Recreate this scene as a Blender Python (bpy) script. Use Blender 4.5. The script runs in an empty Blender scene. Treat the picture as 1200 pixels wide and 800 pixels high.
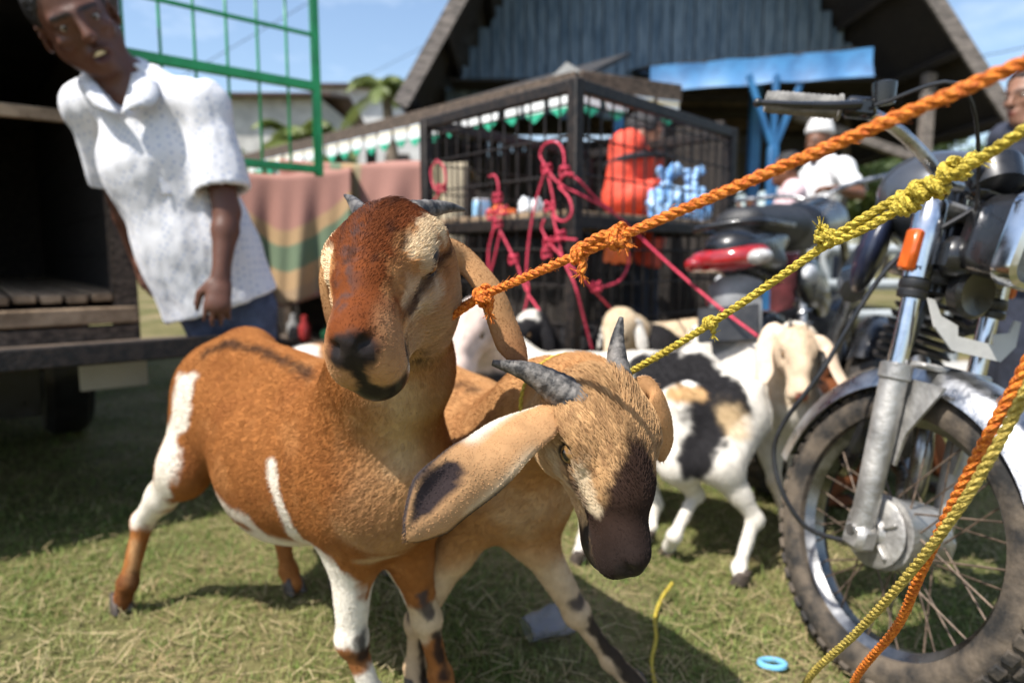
import bpy, math, random
import numpy as np
from mathutils import Vector, Matrix, noise as mnoise

SC = bpy.context.scene
COL = SC.collection
random.seed(7)
RNG = np.random.default_rng(7)

# ------------------------------------------------------------------ camera
CAM_H, PITCH, FPX = 0.80, math.radians(7.0), 800.0
cam_d = bpy.data.cameras.new("camera")
cam_d.sensor_width = 36.0
cam_d.lens = 24.0
cam_d.clip_start = 0.05
cam_d.clip_end = 3000.0
cam_d.dof.use_dof = True
cam_d.dof.focus_distance = 0.69
cam_d.dof.aperture_fstop = 3.4
cam = bpy.data.objects.new("camera", cam_d)
COL.objects.link(cam)
cam.location = (0, 0, CAM_H)
cam.rotation_euler = (math.radians(90) - PITCH, 0, 0)
SC.camera = cam

# ------------------------------------------------------------------ light
SUN_TO = Vector((-0.50, -0.38, 1.0)).normalized()
w = bpy.data.worlds.new("World")
SC.world = w
w.use_nodes = True
nt = w.node_tree
nt.nodes.clear()
wo = nt.nodes.new("ShaderNodeOutputWorld")
bg = nt.nodes.new("ShaderNodeBackground")
sky = nt.nodes.new("ShaderNodeTexSky")
sky.sky_type = 'NISHITA'
sky.sun_disc = False
sky.sun_elevation = math.asin(SUN_TO.z)
sky.sun_rotation = math.atan2(SUN_TO.x, SUN_TO.y)
sky.altitude = 10.0
sky.air_density = 1.1
sky.dust_density = 1.3
sky.ozone_density = 1.6
# thin high cirrus over the whole dome
tc = nt.nodes.new("ShaderNodeTexCoord")
mp = nt.nodes.new("ShaderNodeMapping")
mp.inputs['Scale'].default_value = (1.4, 0.5, 4.0)
mp.inputs['Rotation'].default_value = (0.2, 0.5, 0.6)
cn = nt.nodes.new("ShaderNodeTexNoise")
cn.inputs['Scale'].default_value = 2.2
cn.inputs['Detail'].default_value = 7
cn.inputs['Roughness'].default_value = 0.62
cr = nt.nodes.new("ShaderNodeMapRange")
cr.inputs['From Min'].default_value = 0.48
cr.inputs['From Max'].default_value = 0.85
cr.inputs['To Max'].default_value = 0.55
mx = nt.nodes.new("ShaderNodeMix")
mx.data_type = 'RGBA'
mx.inputs['B'].default_value = (8.0, 8.4, 9.0, 1)
nt.links.new(tc.outputs['Generated'], mp.inputs['Vector'])
nt.links.new(mp.outputs['Vector'], cn.inputs['Vector'])
nt.links.new(cn.outputs['Fac'], cr.inputs['Value'])
nt.links.new(cr.outputs['Result'], mx.inputs['Factor'])
nt.links.new(sky.outputs['Color'], mx.inputs['A'])
nt.links.new(mx.outputs['Result'], bg.inputs['Color'])
bg.inputs['Strength'].default_value = 0.125
nt.links.new(bg.outputs['Background'], wo.inputs['Surface'])

sun_d = bpy.data.lights.new("sun", 'SUN')
sun_d.energy = 4.6
sun_d.angle = math.radians(0.53)
sun_d.color = (1.0, 0.955, 0.89)
sun = bpy.data.objects.new("sun", sun_d)
COL.objects.link(sun)
sun.rotation_euler = SUN_TO.to_track_quat('Z', 'Y').to_euler()
sun.location = (-5, -3, 9)

SC.view_settings.view_transform = 'Standard'
SC.view_settings.look = 'None'
SC.view_settings.exposure = 0.75
SC.view_settings.gamma = 1.0
SC.view_settings.use_curve_mapping = False

# ------------------------------------------------------------------ survey helpers
_cp, _sp = math.cos(PITCH), math.sin(PITCH)
def P(px, py, d):
    """world point seen at photo position px,py (1200x800) at d metres along the lens axis"""
    x = (px - 600) / FPX * d
    u = -(py - 400) / FPX * d
    return np.array((x, d * _cp + u * _sp, CAM_H + u * _cp - d * _sp))
def G(px, py, z=0.0):
    """point of height z on the ray through px,py"""
    k = (py - 400) / FPX * _cp + _sp
    return P(px, py, (CAM_H - z) / k)
def V3(*a): return np.array(a, float)
def nrm(v):
    v = np.asarray(v, float); n = np.linalg.norm(v)
    return v / n if n > 1e-12 else v
# ================================================================== library
def tag(o, label=None, cat=None, group=None, kind=None):
    if label: o['label'] = label
    if cat: o['category'] = cat
    if group: o['group'] = group
    if kind: o['kind'] = kind
    return o
def thing(name, label, cat, loc=(0, 0, 0), group=None):
    o = bpy.data.objects.new(name, None)
    o.empty_display_size = 0.1
    COL.objects.link(o)
    o.location = loc
    return tag(o, label, cat, group)
def wmat(o):
    M = o.matrix_basis.copy()
    return M if o.parent is None else wmat(o.parent) @ o.matrix_parent_inverse @ M
def link(name, me, parent=None):
    o = bpy.data.objects.new(name, me)
    COL.objects.link(o)
    if parent is not None:
        o.parent = parent
        o.matrix_parent_inverse = wmat(parent).inverted()
    return o
def np_mesh(name, V, F, smooth=True):
    """V (n,3); F list of arrays of faces (each array m x k)"""
    if not isinstance(F, (list, tuple)): F = [F]
    me = bpy.data.meshes.new(name)
    V = np.asarray(V, np.float32)
    me.vertices.add(len(V)); me.vertices.foreach_set('co', V.ravel())
    nl = sum(f.size for f in F); nf = sum(len(f) for f in F)
    me.loops.add(nl)
    me.loops.foreach_set('vertex_index', np.concatenate([f.ravel() for f in F]).astype(np.int32))
    me.polygons.add(nf)
    sizes = np.concatenate([np.full(len(f), f.shape[1]) for f in F])
    starts = np.concatenate([[0], np.cumsum(sizes)[:-1]]).astype(np.int32)
    me.polygons.foreach_set('loop_start', starts)
    me.update(calc_edges=True)
    me.validate()
    if smooth: me.polygons.foreach_set('use_smooth', np.ones(len(me.polygons), bool))
    return me
def set_attr(me, name, C):
    C = np.asarray(C, np.float32)
    if C.shape[1] == 3: C = np.hstack([C, np.ones((len(C), 1), np.float32)])
    a = me.attributes.new(name, 'FLOAT_COLOR', 'POINT')
    a.data.foreach_set('color', C.ravel())

class MB:
    """mesh buffer: collects simple shapes into ONE mesh"""
    def __init__(s): s.v = []; s.f = []
    def add(s, V, F):
        n = len(s.v)
        s.v.extend([tuple(map(float, p)) for p in V])
        s.f.extend([tuple(i + n for i in f) for f in F])
        return s
    def box(s, c, size, X=(1, 0, 0), Y=None, Z=(0, 0, 1), bev=0.0):
        c = np.asarray(c, float); X = nrm(X)
        if Y is None: Y = nrm(np.cross(Z, X)); Z = np.cross(X, Y)
        else: Y = nrm(Y); Z = nrm(np.cross(X, Y))
        hx, hy, hz = [q / 2 for q in size]
        b = min(bev, .45 * min(size))
        V = []
        if b <= 0:
            for k in (-1, 1):
                for j in (-1, 1):
                    for i in (-1, 1): V.append(c + X * hx * i + Y * hy * j + Z * hz * k)
            F = [(0, 2, 3, 1), (4, 5, 7, 6), (0, 1, 5, 4), (2, 6, 7, 3), (0, 4, 6, 2), (1, 3, 7, 5)]
            return s.add(V, F)
        idx = {}
        for k in (-1, 1):
            for j in (-1, 1):
                for i in (-1, 1):
                    for a in range(3):
                        q = [hx - b, hy - b, hz - b]; q[a] += b
                        idx[(i, j, k, a)] = len(V)
                        V.append(c + X * q[0] * i + Y * q[1] * j + Z * q[2] * k)
        F = []
        def quad(ks):
            F.append(tuple(idx[k] for k in ks))
        for g in (-1, 1):
            r = (lambda L: L if g > 0 else L[::-1])
            quad(r([(g, -1, -1, 0), (g, 1, -1, 0), (g, 1, 1, 0), (g, -1, 1, 0)]))
            quad(r([(-1, g, -1, 1), (-1, g, 1, 1), (1, g, 1, 1), (1, g, -1, 1)]))
            quad(r([(-1, -1, g, 2), (1, -1, g, 2), (1, 1, g, 2), (-1, 1, g, 2)]))
        for i in (-1, 1):
            for j in (-1, 1):
                q = [(i, j, -1, 0), (i, j, -1, 1), (i, j, 1, 1), (i, j, 1, 0)]
                quad(q if i * j > 0 else q[::-1])
                q = [(i, -1, j, 2), (i, -1, j, 0), (i, 1, j, 0), (i, 1, j, 2)]
                quad(q if i * j < 0 else q[::-1])
                q = [(-1, i, j, 1), (-1, i, j, 2), (1, i, j, 2), (1, i, j, 1)]
                quad(q if i * j > 0 else q[::-1])
        for i in (-1, 1):
            for j in (-1, 1):
                for k in (-1, 1):
                    q = [(i, j, k, 0), (i, j, k, 1), (i, j, k, 2)]
                    quad(q if i * j * k > 0 else q[::-1])
        return s.add(V, F)
    def beam(s, a, b, wd, th, up=(0, 0, 1), bev=0.004):
        a = np.asarray(a, float); b = np.asarray(b, float)
        X = nrm(b - a)
        Y = nrm(np.cross(up, X))
        return s.box((a + b) / 2, (np.linalg.norm(b - a), wd, th), X, Y, bev=bev)
    def tube(s, pts, r, n=10, cap=True, closed=False):
        pts = np.asarray(pts, float); m = len(pts)
        r = np.full(m, r) if np.isscalar(r) else np.asarray(r, float)
        T = np.gradient(pts, axis=0) if not closed else np.roll(pts, -1, 0) - np.roll(pts, 1, 0)
        T /= np.linalg.norm(T, axis=1)[:, None] + 1e-12
        N = frames(T)
        B = np.cross(T, N)
        a = np.linspace(0, 2 * np.pi, n, endpoint=False)
        V = pts[:, None] + r[:, None, None] * (np.cos(a)[None, :, None] * N[:, None] + np.sin(a)[None, :, None] * B[:, None])
        F = []
        for i in range(m if closed else m - 1):
            i2 = (i + 1) % m
            for j in range(n):
                j2 = (j + 1) % n
                F.append((i * n + j, i * n + j2, i2 * n + j2, i2 * n + j))
        if cap and not closed:
            F.append(tuple(range(n - 1, -1, -1))); F.append(tuple((m - 1) * n + j for j in range(n)))
        return s.add(V.reshape(-1, 3), F)
    def cyl(s, a, b, ra, rb=None, n=16, cap=True):
        rb = ra if rb is None else rb
        return s.tube([a, b], [ra, rb], n, cap)
    def lathe(s, o, axis, prof, n=24, closed=False):
        """prof: list of (along, radius); closed joins last to first (a ring)"""
        o = np.asarray(o, float); A = nrm(axis)
        N = nrm(np.cross(A, (0.3, 0.2, 0.9) if abs(A[2]) < .9 else (1, 0, 0))); B = np.cross(A, N)
        V = []; m = len(prof)
        for t, r in prof:
            for j in range(n):
                q = 2 * math.pi * j / n
                V.append(o + A * t + r * (math.cos(q) * N + math.sin(q) * B))
        F = []
        for i in range(m if closed else m - 1):
            i2 = (i + 1) % m
            for j in range(n):
                j2 = (j + 1) % n
                F.append((i * n + j, i * n + j2, i2 * n + j2, i2 * n + j))
        if not closed:
            F.append(tuple(range(n - 1, -1, -1))); F.append(tuple((m - 1) * n + j for j in range(n)))
        return s.add(V, F)
    def ball(s, c, r, n=12, X=(1, 0, 0), Z=(0, 0, 1)):
        r = (r, r, r) if np.isscalar(r) else r
        X = nrm(X); Y = nrm(np.cross(Z, X)); Z = np.cross(X, Y); c = np.asarray(c, float)
        V = [c - Z * r[2]]; F = []
        for i in range(1, n):
            f = math.pi * i / n - math.pi / 2
            for j in range(n * 2):
                q = math.pi * j / n
                V.append(c + X * r[0] * math.cos(f) * math.cos(q) + Y * r[1] * math.cos(f) * math.sin(q) + Z * r[2] * math.sin(f))
        V.append(c + Z * r[2]); k = n * 2
        for j in range(k):
            F.append((0, 1 + (j + 1) % k, 1 + j)); F.append((len(V) - 1, 1 + (n - 2) * k + j, 1 + (n - 2) * k + (j + 1) % k))
        for i in range(n - 2):
            for j in range(k):
                F.append((1 + i * k + j, 1 + i * k + (j + 1) % k, 1 + (i + 1) * k + (j + 1) % k, 1 + (i + 1) * k + j))
        return s.add(V, F)
    def prism(s, poly, off):
        """polygon (3d points, planar) pushed by vector off"""
        poly = [np.asarray(p, float) for p in poly]; n = len(poly); off = np.asarray(off, float)
        V = poly + [p + off for p in poly]
        F = [tuple(range(n - 1, -1, -1)), tuple(range(n, 2 * n))]
        for i in range(n): F.append((i, (i + 1) % n, n + (i + 1) % n, n + i))
        return s.add(V, F)
    def sheet(s, grid, th=0.0, nrm_dir=None):
        """grid (a,b,3) of points; th>0 gives it thickness along local normals"""
        g = np.asarray(grid, float); a, b = g.shape[:2]
        idx = np.arange(a * b).reshape(a, b)
        q = np.stack([idx[:-1, :-1], idx[1:, :-1], idx[1:, 1:], idx[:-1, 1:]], -1).reshape(-1, 4)
        if th <= 0: return s.add(g.reshape(-1, 3), q.tolist())
        du = np.gradient(g, axis=0); dv = np.gradient(g, axis=1)
        N = np.cross(du, dv); N /= np.linalg.norm(N, axis=2)[..., None] + 1e-12
        V = np.concatenate([(g + N * th / 2).reshape(-1, 3), (g - N * th / 2).reshape(-1, 3)])
        F = q.tolist() + (q[:, ::-1] + a * b).tolist()
        rim = list(idx[:, 0]) + list(idx[-1, 1:]) + list(idx[-2::-1, -1]) + list(idx[0, -2:0:-1])
        for i in range(len(rim)):
            p, r = rim[i], rim[(i + 1) % len(rim)]
            F.append((r, p, p + a * b, r + a * b))
        return s.add(V, F)
    def build(s, name, mat, parent=None, smooth=True, angle=40, fix=True):
        me = bpy.data.meshes.new(name)
        me.from_pydata(s.v, [], s.f)
        if fix:
            import bmesh
            bm = bmesh.new(); bm.from_mesh(me)
            bmesh.ops.recalc_face_normals(bm, faces=bm.faces)
            if smooth:
                ca = math.radians(angle)
                for f in bm.faces: f.smooth = True
                for e in bm.edges:
                    if len(e.link_faces) == 2: e.smooth = e.calc_face_angle(0) < ca
            bm.to_mesh(me); bm.free()
        me.materials.append(mat)
        return link(name, me, parent)

def frames(T):
    m = len(T); N = np.zeros_like(T)
    ref = V3(0, 0, 1) if abs(T[0][2]) < .9 else V3(1, 0, 0)
    N[0] = nrm(ref - T[0] * np.dot(ref, T[0]))
    for i in range(1, m):
        v = N[i - 1] - T[i] * np.dot(N[i - 1], T[i])
        N[i] = nrm(v)
    return N
def spline(pts, n=40, closed=False):
    """Catmull-Rom through pts, resampled at about even spacing"""
    p = np.asarray(pts, float)
    if closed: q = np.vstack([p[-1], p, p[0], p[1]])
    else: q = np.vstack([2 * p[0] - p[1], p, 2 * p[-1] - p[-2]])
    out = []
    for i in range(1, len(q) - 2):
        t = np.linspace(0, 1, 24, endpoint=False)[:, None]
        a, b, c, d = q[i - 1], q[i], q[i + 1], q[i + 2]
        out.append(.5 * ((2 * b) + (-a + c) * t + (2 * a - 5 * b + 4 * c - d) * t ** 2 + (-a + 3 * b - 3 * c + d) * t ** 3))
    out = np.vstack(out + [q[-2][None]])
    L = np.concatenate([[0], np.cumsum(np.linalg.norm(np.diff(out, axis=0), axis=1))])
    u = np.linspace(0, L[-1], n)
    return np.stack([np.interp(u, L, out[:, k]) for k in range(out.shape[1])], 1)
def plen(p): return float(np.linalg.norm(np.diff(np.asarray(p), axis=0), axis=1).sum())
def fbm(V, scale, oct=3, seed=0.0):
    V = np.asarray(V, float) * scale + seed
    out = np.zeros(len(V)); a = 1.0
    for o in range(oct):
        out += a * np.array([mnoise.noise(v) for v in (V * 2 ** o).tolist()]); a *= .5
    return out
def sstep(x, a, b):
    t = np.clip((x - a) / (b - a), 0, 1); return t * t * (3 - 2 * t)

# ------------------------------------------------------------------ implicit surfaces -> one continuous mesh
class SDF:
    def __init__(s): s.ops = []
    def cone(s, a, b, ra, rb=None, k=.02, flat=None, sub=False):
        s.ops.append(('c', np.asarray(a, float), np.asarray(b, float), ra, ra if rb is None else rb, k, flat, sub)); return s
    def chain(s, pts, rad, k=.02, flat=None):
        for i in range(len(pts) - 1): s.cone(pts[i], pts[i + 1], rad[i], rad[i + 1], k, flat)
        return s
    def ell(s, c, r, R=None, k=.02, sub=False):
        r = (r, r, r) if np.isscalar(r) else r
        s.ops.append(('e', np.asarray(c, float), np.asarray(r, float), np.eye(3) if R is None else np.asarray(R, float), k, sub)); return s
    def cut(s, p, n, rad):
        s.ops.append(('p', np.asarray(p, float), nrm(n), rad)); return s
    def mesh(s, h, smooth=2):
        lo, hi = [], []
        bb = []
        for o in s.ops:
            if o[0] == 'c':
                _, a, b, ra, rb, k, fl, sub = o
                w = max(1.0, 1.0 / fl[1]) if fl else 1.0
                l = np.minimum(a - ra * w, b - rb * w); u = np.maximum(a + ra * w, b + rb * w)
            elif o[0] == 'e':
                _, c, r, R, k, sub = o
                e = np.sqrt(((R * r[None]) ** 2).sum(1)); l, u = c - e, c + e
            else:
                l, u = o[1] - o[3], o[1] + o[3]; k, sub = 0, True
            bb.append((l, u, k))
            if not sub: lo.append(l); hi.append(u)
        lo = np.min(lo, 0) - 4 * h; hi = np.max(hi, 0) + 4 * h
        n = np.ceil((hi - lo) / h).astype(int) + 1
        g = np.full(n, 1.0, np.float32)
        ax = [(lo[i] + h * np.arange(n[i])).astype(np.float32) for i in range(3)]
        for o, (l, u, k) in zip(s.ops, bb):
            pad = k + 3 * h
            i0 = np.maximum(np.floor((l - pad - lo) / h).astype(int), 0)
            i1 = np.minimum(np.ceil((u + pad - lo) / h).astype(int) + 1, n)
            if np.any(i1 <= i0): continue
            sl = tuple(slice(i0[j], i1[j]) for j in range(3))
            x = ax[0][sl[0]][:, None, None]; y = ax[1][sl[1]][None, :, None]; z = ax[2][sl[2]][None, None, :]
            if o[0] == 'c':
                _, a, b, ra, rb, k, fl, sub = o
                ba = b - a; bl = float(ba @ ba) + 1e-12
                px, py, pz = x - a[0], y - a[1], z - a[2]
                t = np.clip((px * ba[0] + py * ba[1] + pz * ba[2]) / bl, 0, 1)
                px = px - t * ba[0]; py = py - t * ba[1]; pz = pz - t * ba[2]
                if fl:
                    A, f = nrm(fl[0]), fl[1] - 1
                    q = (px * A[0] + py * A[1] + pz * A[2]) * f
                    px = px + q * A[0]; py = py + q * A[1]; pz = pz + q * A[2]
                d = np.sqrt(px * px + py * py + pz * pz) - (ra + (rb - ra) * t)
            elif o[0] == 'e':
                _, c, r, R, k, sub = o
                px, py, pz = x - c[0], y - c[1], z - c[2]
                q = [px * R[0, j] + py * R[1, j] + pz * R[2, j] for j in range(3)]
                k0 = np.sqrt((q[0] / r[0]) ** 2 + (q[1] / r[1]) ** 2 + (q[2] / r[2]) ** 2)
                k1 = np.sqrt((q[0] / r[0] ** 2) ** 2 + (q[1] / r[1] ** 2) ** 2 + (q[2] / r[2] ** 2) ** 2) + 1e-9
                d = k0 * (k0 - 1) / k1
            else:
                _, p, nn, rad = o
                d = (x - p[0]) * nn[0] + (y - p[1]) * nn[1] + (z - p[2]) * nn[2]
                ins = (x - p[0]) ** 2 + (y - p[1]) ** 2 + (z - p[2]) ** 2 < rad * rad
                g[sl] = np.where(ins, np.maximum(g[sl], d), g[sl]); continue
            cur = g[sl]
            if sub:
                b2 = -d; hh = np.clip(.5 + .5 * (cur - b2) / k, 0, 1)
                g[sl] = b2 + (cur - b2) * hh + k * hh * (1 - hh)
            else:
                hh = np.clip(.5 + .5 * (d - cur) / k, 0, 1)
                g[sl] = d + (cur - d) * hh - k * hh * (1 - hh)
        return nets(g, lo, h, smooth)
def nets(g, lo, h, smooth):
    s = g < 0
    c = np.zeros(tuple(np.array(g.shape) - 1), np.uint8)
    offs = [(i, j, k) for i in (0, 1) for j in (0, 1) for k in (0, 1)]
    N = g.shape
    for i, j, k in offs: c += s[i:N[0] - 1 + i, j:N[1] - 1 + j, k:N[2] - 1 + k]
    I = np.argwhere((c > 0) & (c < 8))
    vals = np.stack([g[I[:, 0] + i, I[:, 1] + j, I[:, 2] + k] for i, j, k in offs], 1)
    acc = np.zeros((len(I), 3)); cnt = np.zeros(len(I))
    for a in range(8):
        for b in range(a + 1, 8):
            oa, ob = np.array(offs[a]), np.array(offs[b])
            if np.abs(oa - ob).sum() != 1: continue
            m = (vals[:, a] < 0) != (vals[:, b] < 0)
            t = vals[m, a] / (vals[m, a] - vals[m, b])
            acc[m] += oa + t[:, None] * (ob - oa); cnt[m] += 1
    V = lo + h * (I + acc / cnt[:, None])
    vid = np.full(c.shape, -1, np.int32); vid[I[:, 0], I[:, 1], I[:, 2]] = np.arange(len(I))
    F = []
    for axx in range(3):
        a1, a2 = (axx + 1) % 3, (axx + 2) % 3
        sl0 = [slice(1, -1)] * 3; sl0[axx] = slice(0, -1)
        sl1 = [slice(1, -1)] * 3; sl1[axx] = slice(1, None)
        A, B = s[tuple(sl0)], s[tuple(sl1)]
        E = np.argwhere(A != B)
        if not len(E): continue
        ins = A[E[:, 0], E[:, 1], E[:, 2]]
        base = E.copy()
        for q in range(3):
            if q != axx: base[:, q] += 1
        e1 = np.zeros(3, int); e1[a1] = 1; e2 = np.zeros(3, int); e2[a2] = 1
        def vv(p): return vid[p[:, 0], p[:, 1], p[:, 2]]
        q = np.stack([vv(base - e1 - e2), vv(base - e2), vv(base), vv(base - e1)], 1)
        q[~ins] = q[~ins][:, ::-1]
        F.append(q)
    F = np.vstack(F)
    F = F[(F >= 0).all(1)]
    for _ in range(smooth):
        E = np.vstack([F[:, [0, 1]], F[:, [1, 2]], F[:, [2, 3]], F[:, [3, 0]]])
        S = np.stack([np.bincount(E[:, 0], V[E[:, 1], q], len(V)) + np.bincount(E[:, 1], V[E[:, 0], q], len(V)) for q in range(3)], 1)
        n2 = np.bincount(E[:, 0], minlength=len(V)) + np.bincount(E[:, 1], minlength=len(V))
        V = V + .5 * (S / np.maximum(n2, 1)[:, None] - V)
    return V, F
def vnormals(V, F):
    n = np.cross(V[F[:, 2]] - V[F[:, 0]], V[F[:, 3]] - V[F[:, 1]])
    N = np.stack([sum(np.bincount(F[:, j], n[:, q], len(V)) for j in range(4)) for q in range(3)], 1)
    return N / (np.linalg.norm(N, axis=1)[:, None] + 1e-12)
def frame_of(X, Zhint):
    X = nrm(X); Z = nrm(np.asarray(Zhint, float) - X * np.dot(X, Zhint)); Y = np.cross(Z, X)
    return np.stack([X, Y, Z], 1)   # columns

# ------------------------------------------------------------------ materials
def _new(name):
    m = bpy.data.materials.new(name); m.use_nodes = True
    n = m.node_tree.nodes; l = m.node_tree.links
    return m, n, l, n['Principled BSDF']
def mat(name, col, rough=.6, metal=0.0, var=.15, scale=12.0, bump=.0, bscale=60.0, col2=None, spec=.5, stretch=None, coat=0.0, lo=.4, hi=.62, rvar=.0):
    m, n, l, p = _new(name)
    p.inputs['Roughness'].default_value = rough
    p.inputs['Metallic'].default_value = metal
    p.inputs['Specular IOR Level'].default_value = spec
    p.inputs['Coat Weight'].default_value = coat
    t = n.new('ShaderNodeTexCoord'); mpn = n.new('ShaderNodeMapping')
    l.new(t.outputs['Object'], mpn.inputs['Vector'])
    if stretch: mpn.inputs['Scale'].default_value = stretch
    ns = n.new('ShaderNodeTexNoise'); ns.inputs['Scale'].default_value = scale; ns.inputs['Detail'].default_value = 6
    ns.inputs['Roughness'].default_value = .6
    l.new(mpn.outputs['Vector'], ns.inputs['Vector'])
    rp = n.new('ShaderNodeMapRange'); rp.inputs['From Min'].default_value = lo; rp.inputs['From Max'].default_value = hi
    l.new(ns.outputs['Fac'], rp.inputs['Value'])
    mix = n.new('ShaderNodeMix'); mix.data_type = 'RGBA'
    a = tuple(c * (1 - var) for c in col)
    b = col2 if col2 else tuple(min(1, c * (1 + var)) for c in col)
    mix.inputs['A'].default_value = (*a, 1); mix.inputs['B'].default_value = (*b, 1)
    l.new(rp.outputs['Result'], mix.inputs['Factor'])
    l.new(mix.outputs['Result'], p.inputs['Base Color'])
    if rvar:
        r2 = n.new('ShaderNodeMapRange'); r2.inputs['From Min'].default_value = .3; r2.inputs['From Max'].default_value = .7
        r2.inputs['To Min'].default_value = max(0, rough - rvar); r2.inputs['To Max'].default_value = min(1, rough + rvar)
        l.new(ns.outputs['Fac'], r2.inputs['Value']); l.new(r2.outputs['Result'], p.inputs['Roughness'])
    if bump:
        nb = n.new('ShaderNodeTexNoise'); nb.inputs['Scale'].default_value = bscale; nb.inputs['Detail'].default_value = 4
        l.new(mpn.outputs['Vector'], nb.inputs['Vector'])
        bp = n.new('ShaderNodeBump'); bp.inputs['Strength'].default_value = bump; bp.inputs['Distance'].default_value = .01
        l.new(nb.outputs['Fac'], bp.inputs['Height']); l.new(bp.outputs['Normal'], p.inputs['Normal'])
    return m
def attr_mat(name, rough=.6, spec=.3, wet_rough=.25, bump=0, bscale=300, vscale=60, var=.12, sss=0.0, attr='coat'):
    m, n, l, p = _new(name)
    a = n.new('ShaderNodeAttribute'); a.attribute_name = attr
    t = n.new('ShaderNodeTexCoord')
    ns = n.new('ShaderNodeTexNoise'); ns.inputs['Scale'].default_value = vscale; ns.inputs['Detail'].default_value = 5
    l.new(t.outputs['Object'], ns.inputs['Vector'])
    mr = n.new('ShaderNodeMapRange'); mr.inputs['From Min'].default_value = .3; mr.inputs['From Max'].default_value = .7
    mr.inputs['To Min'].default_value = 1 - var; mr.inputs['To Max'].default_value = 1 + var
    l.new(ns.outputs['Fac'], mr.inputs['Value'])
    vm = n.new('ShaderNodeVectorMath'); vm.operation = 'SCALE'
    l.new(a.outputs['Color'], vm.inputs[0]); l.new(mr.outputs['Result'], vm.inputs['Scale'])
    l.new(vm.outputs['Vector'], p.inputs['Base Color'])
    r = n.new('ShaderNodeMapRange'); r.inputs['To Min'].default_value = wet_rough; r.inputs['To Max'].default_value = rough
    l.new(a.outputs['Alpha'], r.inputs['Value']); l.new(r.outputs['Result'], p.inputs['Roughness'])
    p.inputs['Specular IOR Level'].default_value = spec
    if sss:
        p.inputs['Subsurface Weight'].default_value = sss; p.inputs['Subsurface Radius'].default_value = (.012, .005, .003)
        p.inputs['Subsurface Scale'].default_value = .5
    if bump:
        nb = n.new('ShaderNodeTexNoise'); nb.inputs['Scale'].default_value = bscale; nb.inputs['Detail'].default_value = 3
        l.new(t.outputs['Object'], nb.inputs['Vector'])
        bp = n.new('ShaderNodeBump'); bp.inputs['Strength'].default_value = bump; bp.inputs['Distance'].default_value = .003
        l.new(nb.outputs['Fac'], bp.inputs['Height']); l.new(bp.outputs['Normal'], p.inputs['Normal'])
    return m
def rot_z(v, a):
    c, s_ = math.cos(a), math.sin(a); v = np.asarray(v, float)
    return np.array((v[0] * c - v[1] * s_, v[0] * s_ + v[1] * c, v[2]))
# ================================================================== goats
M_COAT = attr_mat('goat coat', rough=.8, spec=.10, wet_rough=.28, bump=.10, bscale=260, vscale=45, var=.14)
M_FUR = attr_mat('goat fur', rough=.7, spec=.12, wet_rough=.5, vscale=30, var=.1)
M_HORN = mat('horn', (.045, .043, .042), rough=.55, var=.5, scale=70, bump=.22, bscale=200, spec=.35, stretch=(1, 1, 1), col2=(.17, .155, .14))
M_HOOF = mat('hoof', (.06, .045, .035), rough=.6, var=.4, scale=50, bump=.3)
M_EYE = attr_mat('goat eye', rough=.06, spec=.6, wet_rough=.05, var=.02, vscale=200)

def canon(loc, heading, s, dz=0.0):
    """joints of a standing goat: +x forward, +y left, at heading (radians)"""
    j = {
        'pel': (-.26, 0, .49), 'mid': (0, 0, .435), 'che': (.21, 0, .44), 'wit': (.18, 0, .545), 'loin': (-.2, 0, .55),
        'bri': (.31, 0, .42), 'tail0': (-.365, 0, .52), 'tail1': (-.425, 0, .50),
        'neck0': (.27, 0, .49), 'neck1': (.38, 0, .60), 'neck2': (.45, 0, .72)}
    leg = {}
    for sd, sg in (('l', 1), ('r', -1)):
        leg['f' + sd] = [(.265, .075 * sg, .46), (.225, .08 * sg, .335), (.245, .07 * sg, .185), (.235, .07 * sg, .06), (.255, .07 * sg, .0)]
        leg['h' + sd] = [(-.255, .065 * sg, .475), (-.19, .085 * sg, .33), (-.345, .07 * sg, .215), (-.325, .07 * sg, .06), (-.305, .07 * sg, .0)]
    def T(p): return rot_z(np.array(p) * s, heading) + np.array((loc[0], loc[1], dz))
    J = {k: T(v) for k, v in j.items()}
    for k, v in leg.items(): J[k] = [T(p) for p in v]
    J['s'] = s
    J['fwd'] = rot_z((1, 0, 0), heading); J['lft'] = rot_z((0, 1, 0), heading)
    J['o'] = np.array((loc[0], loc[1], 0.0))
    return J

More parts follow.
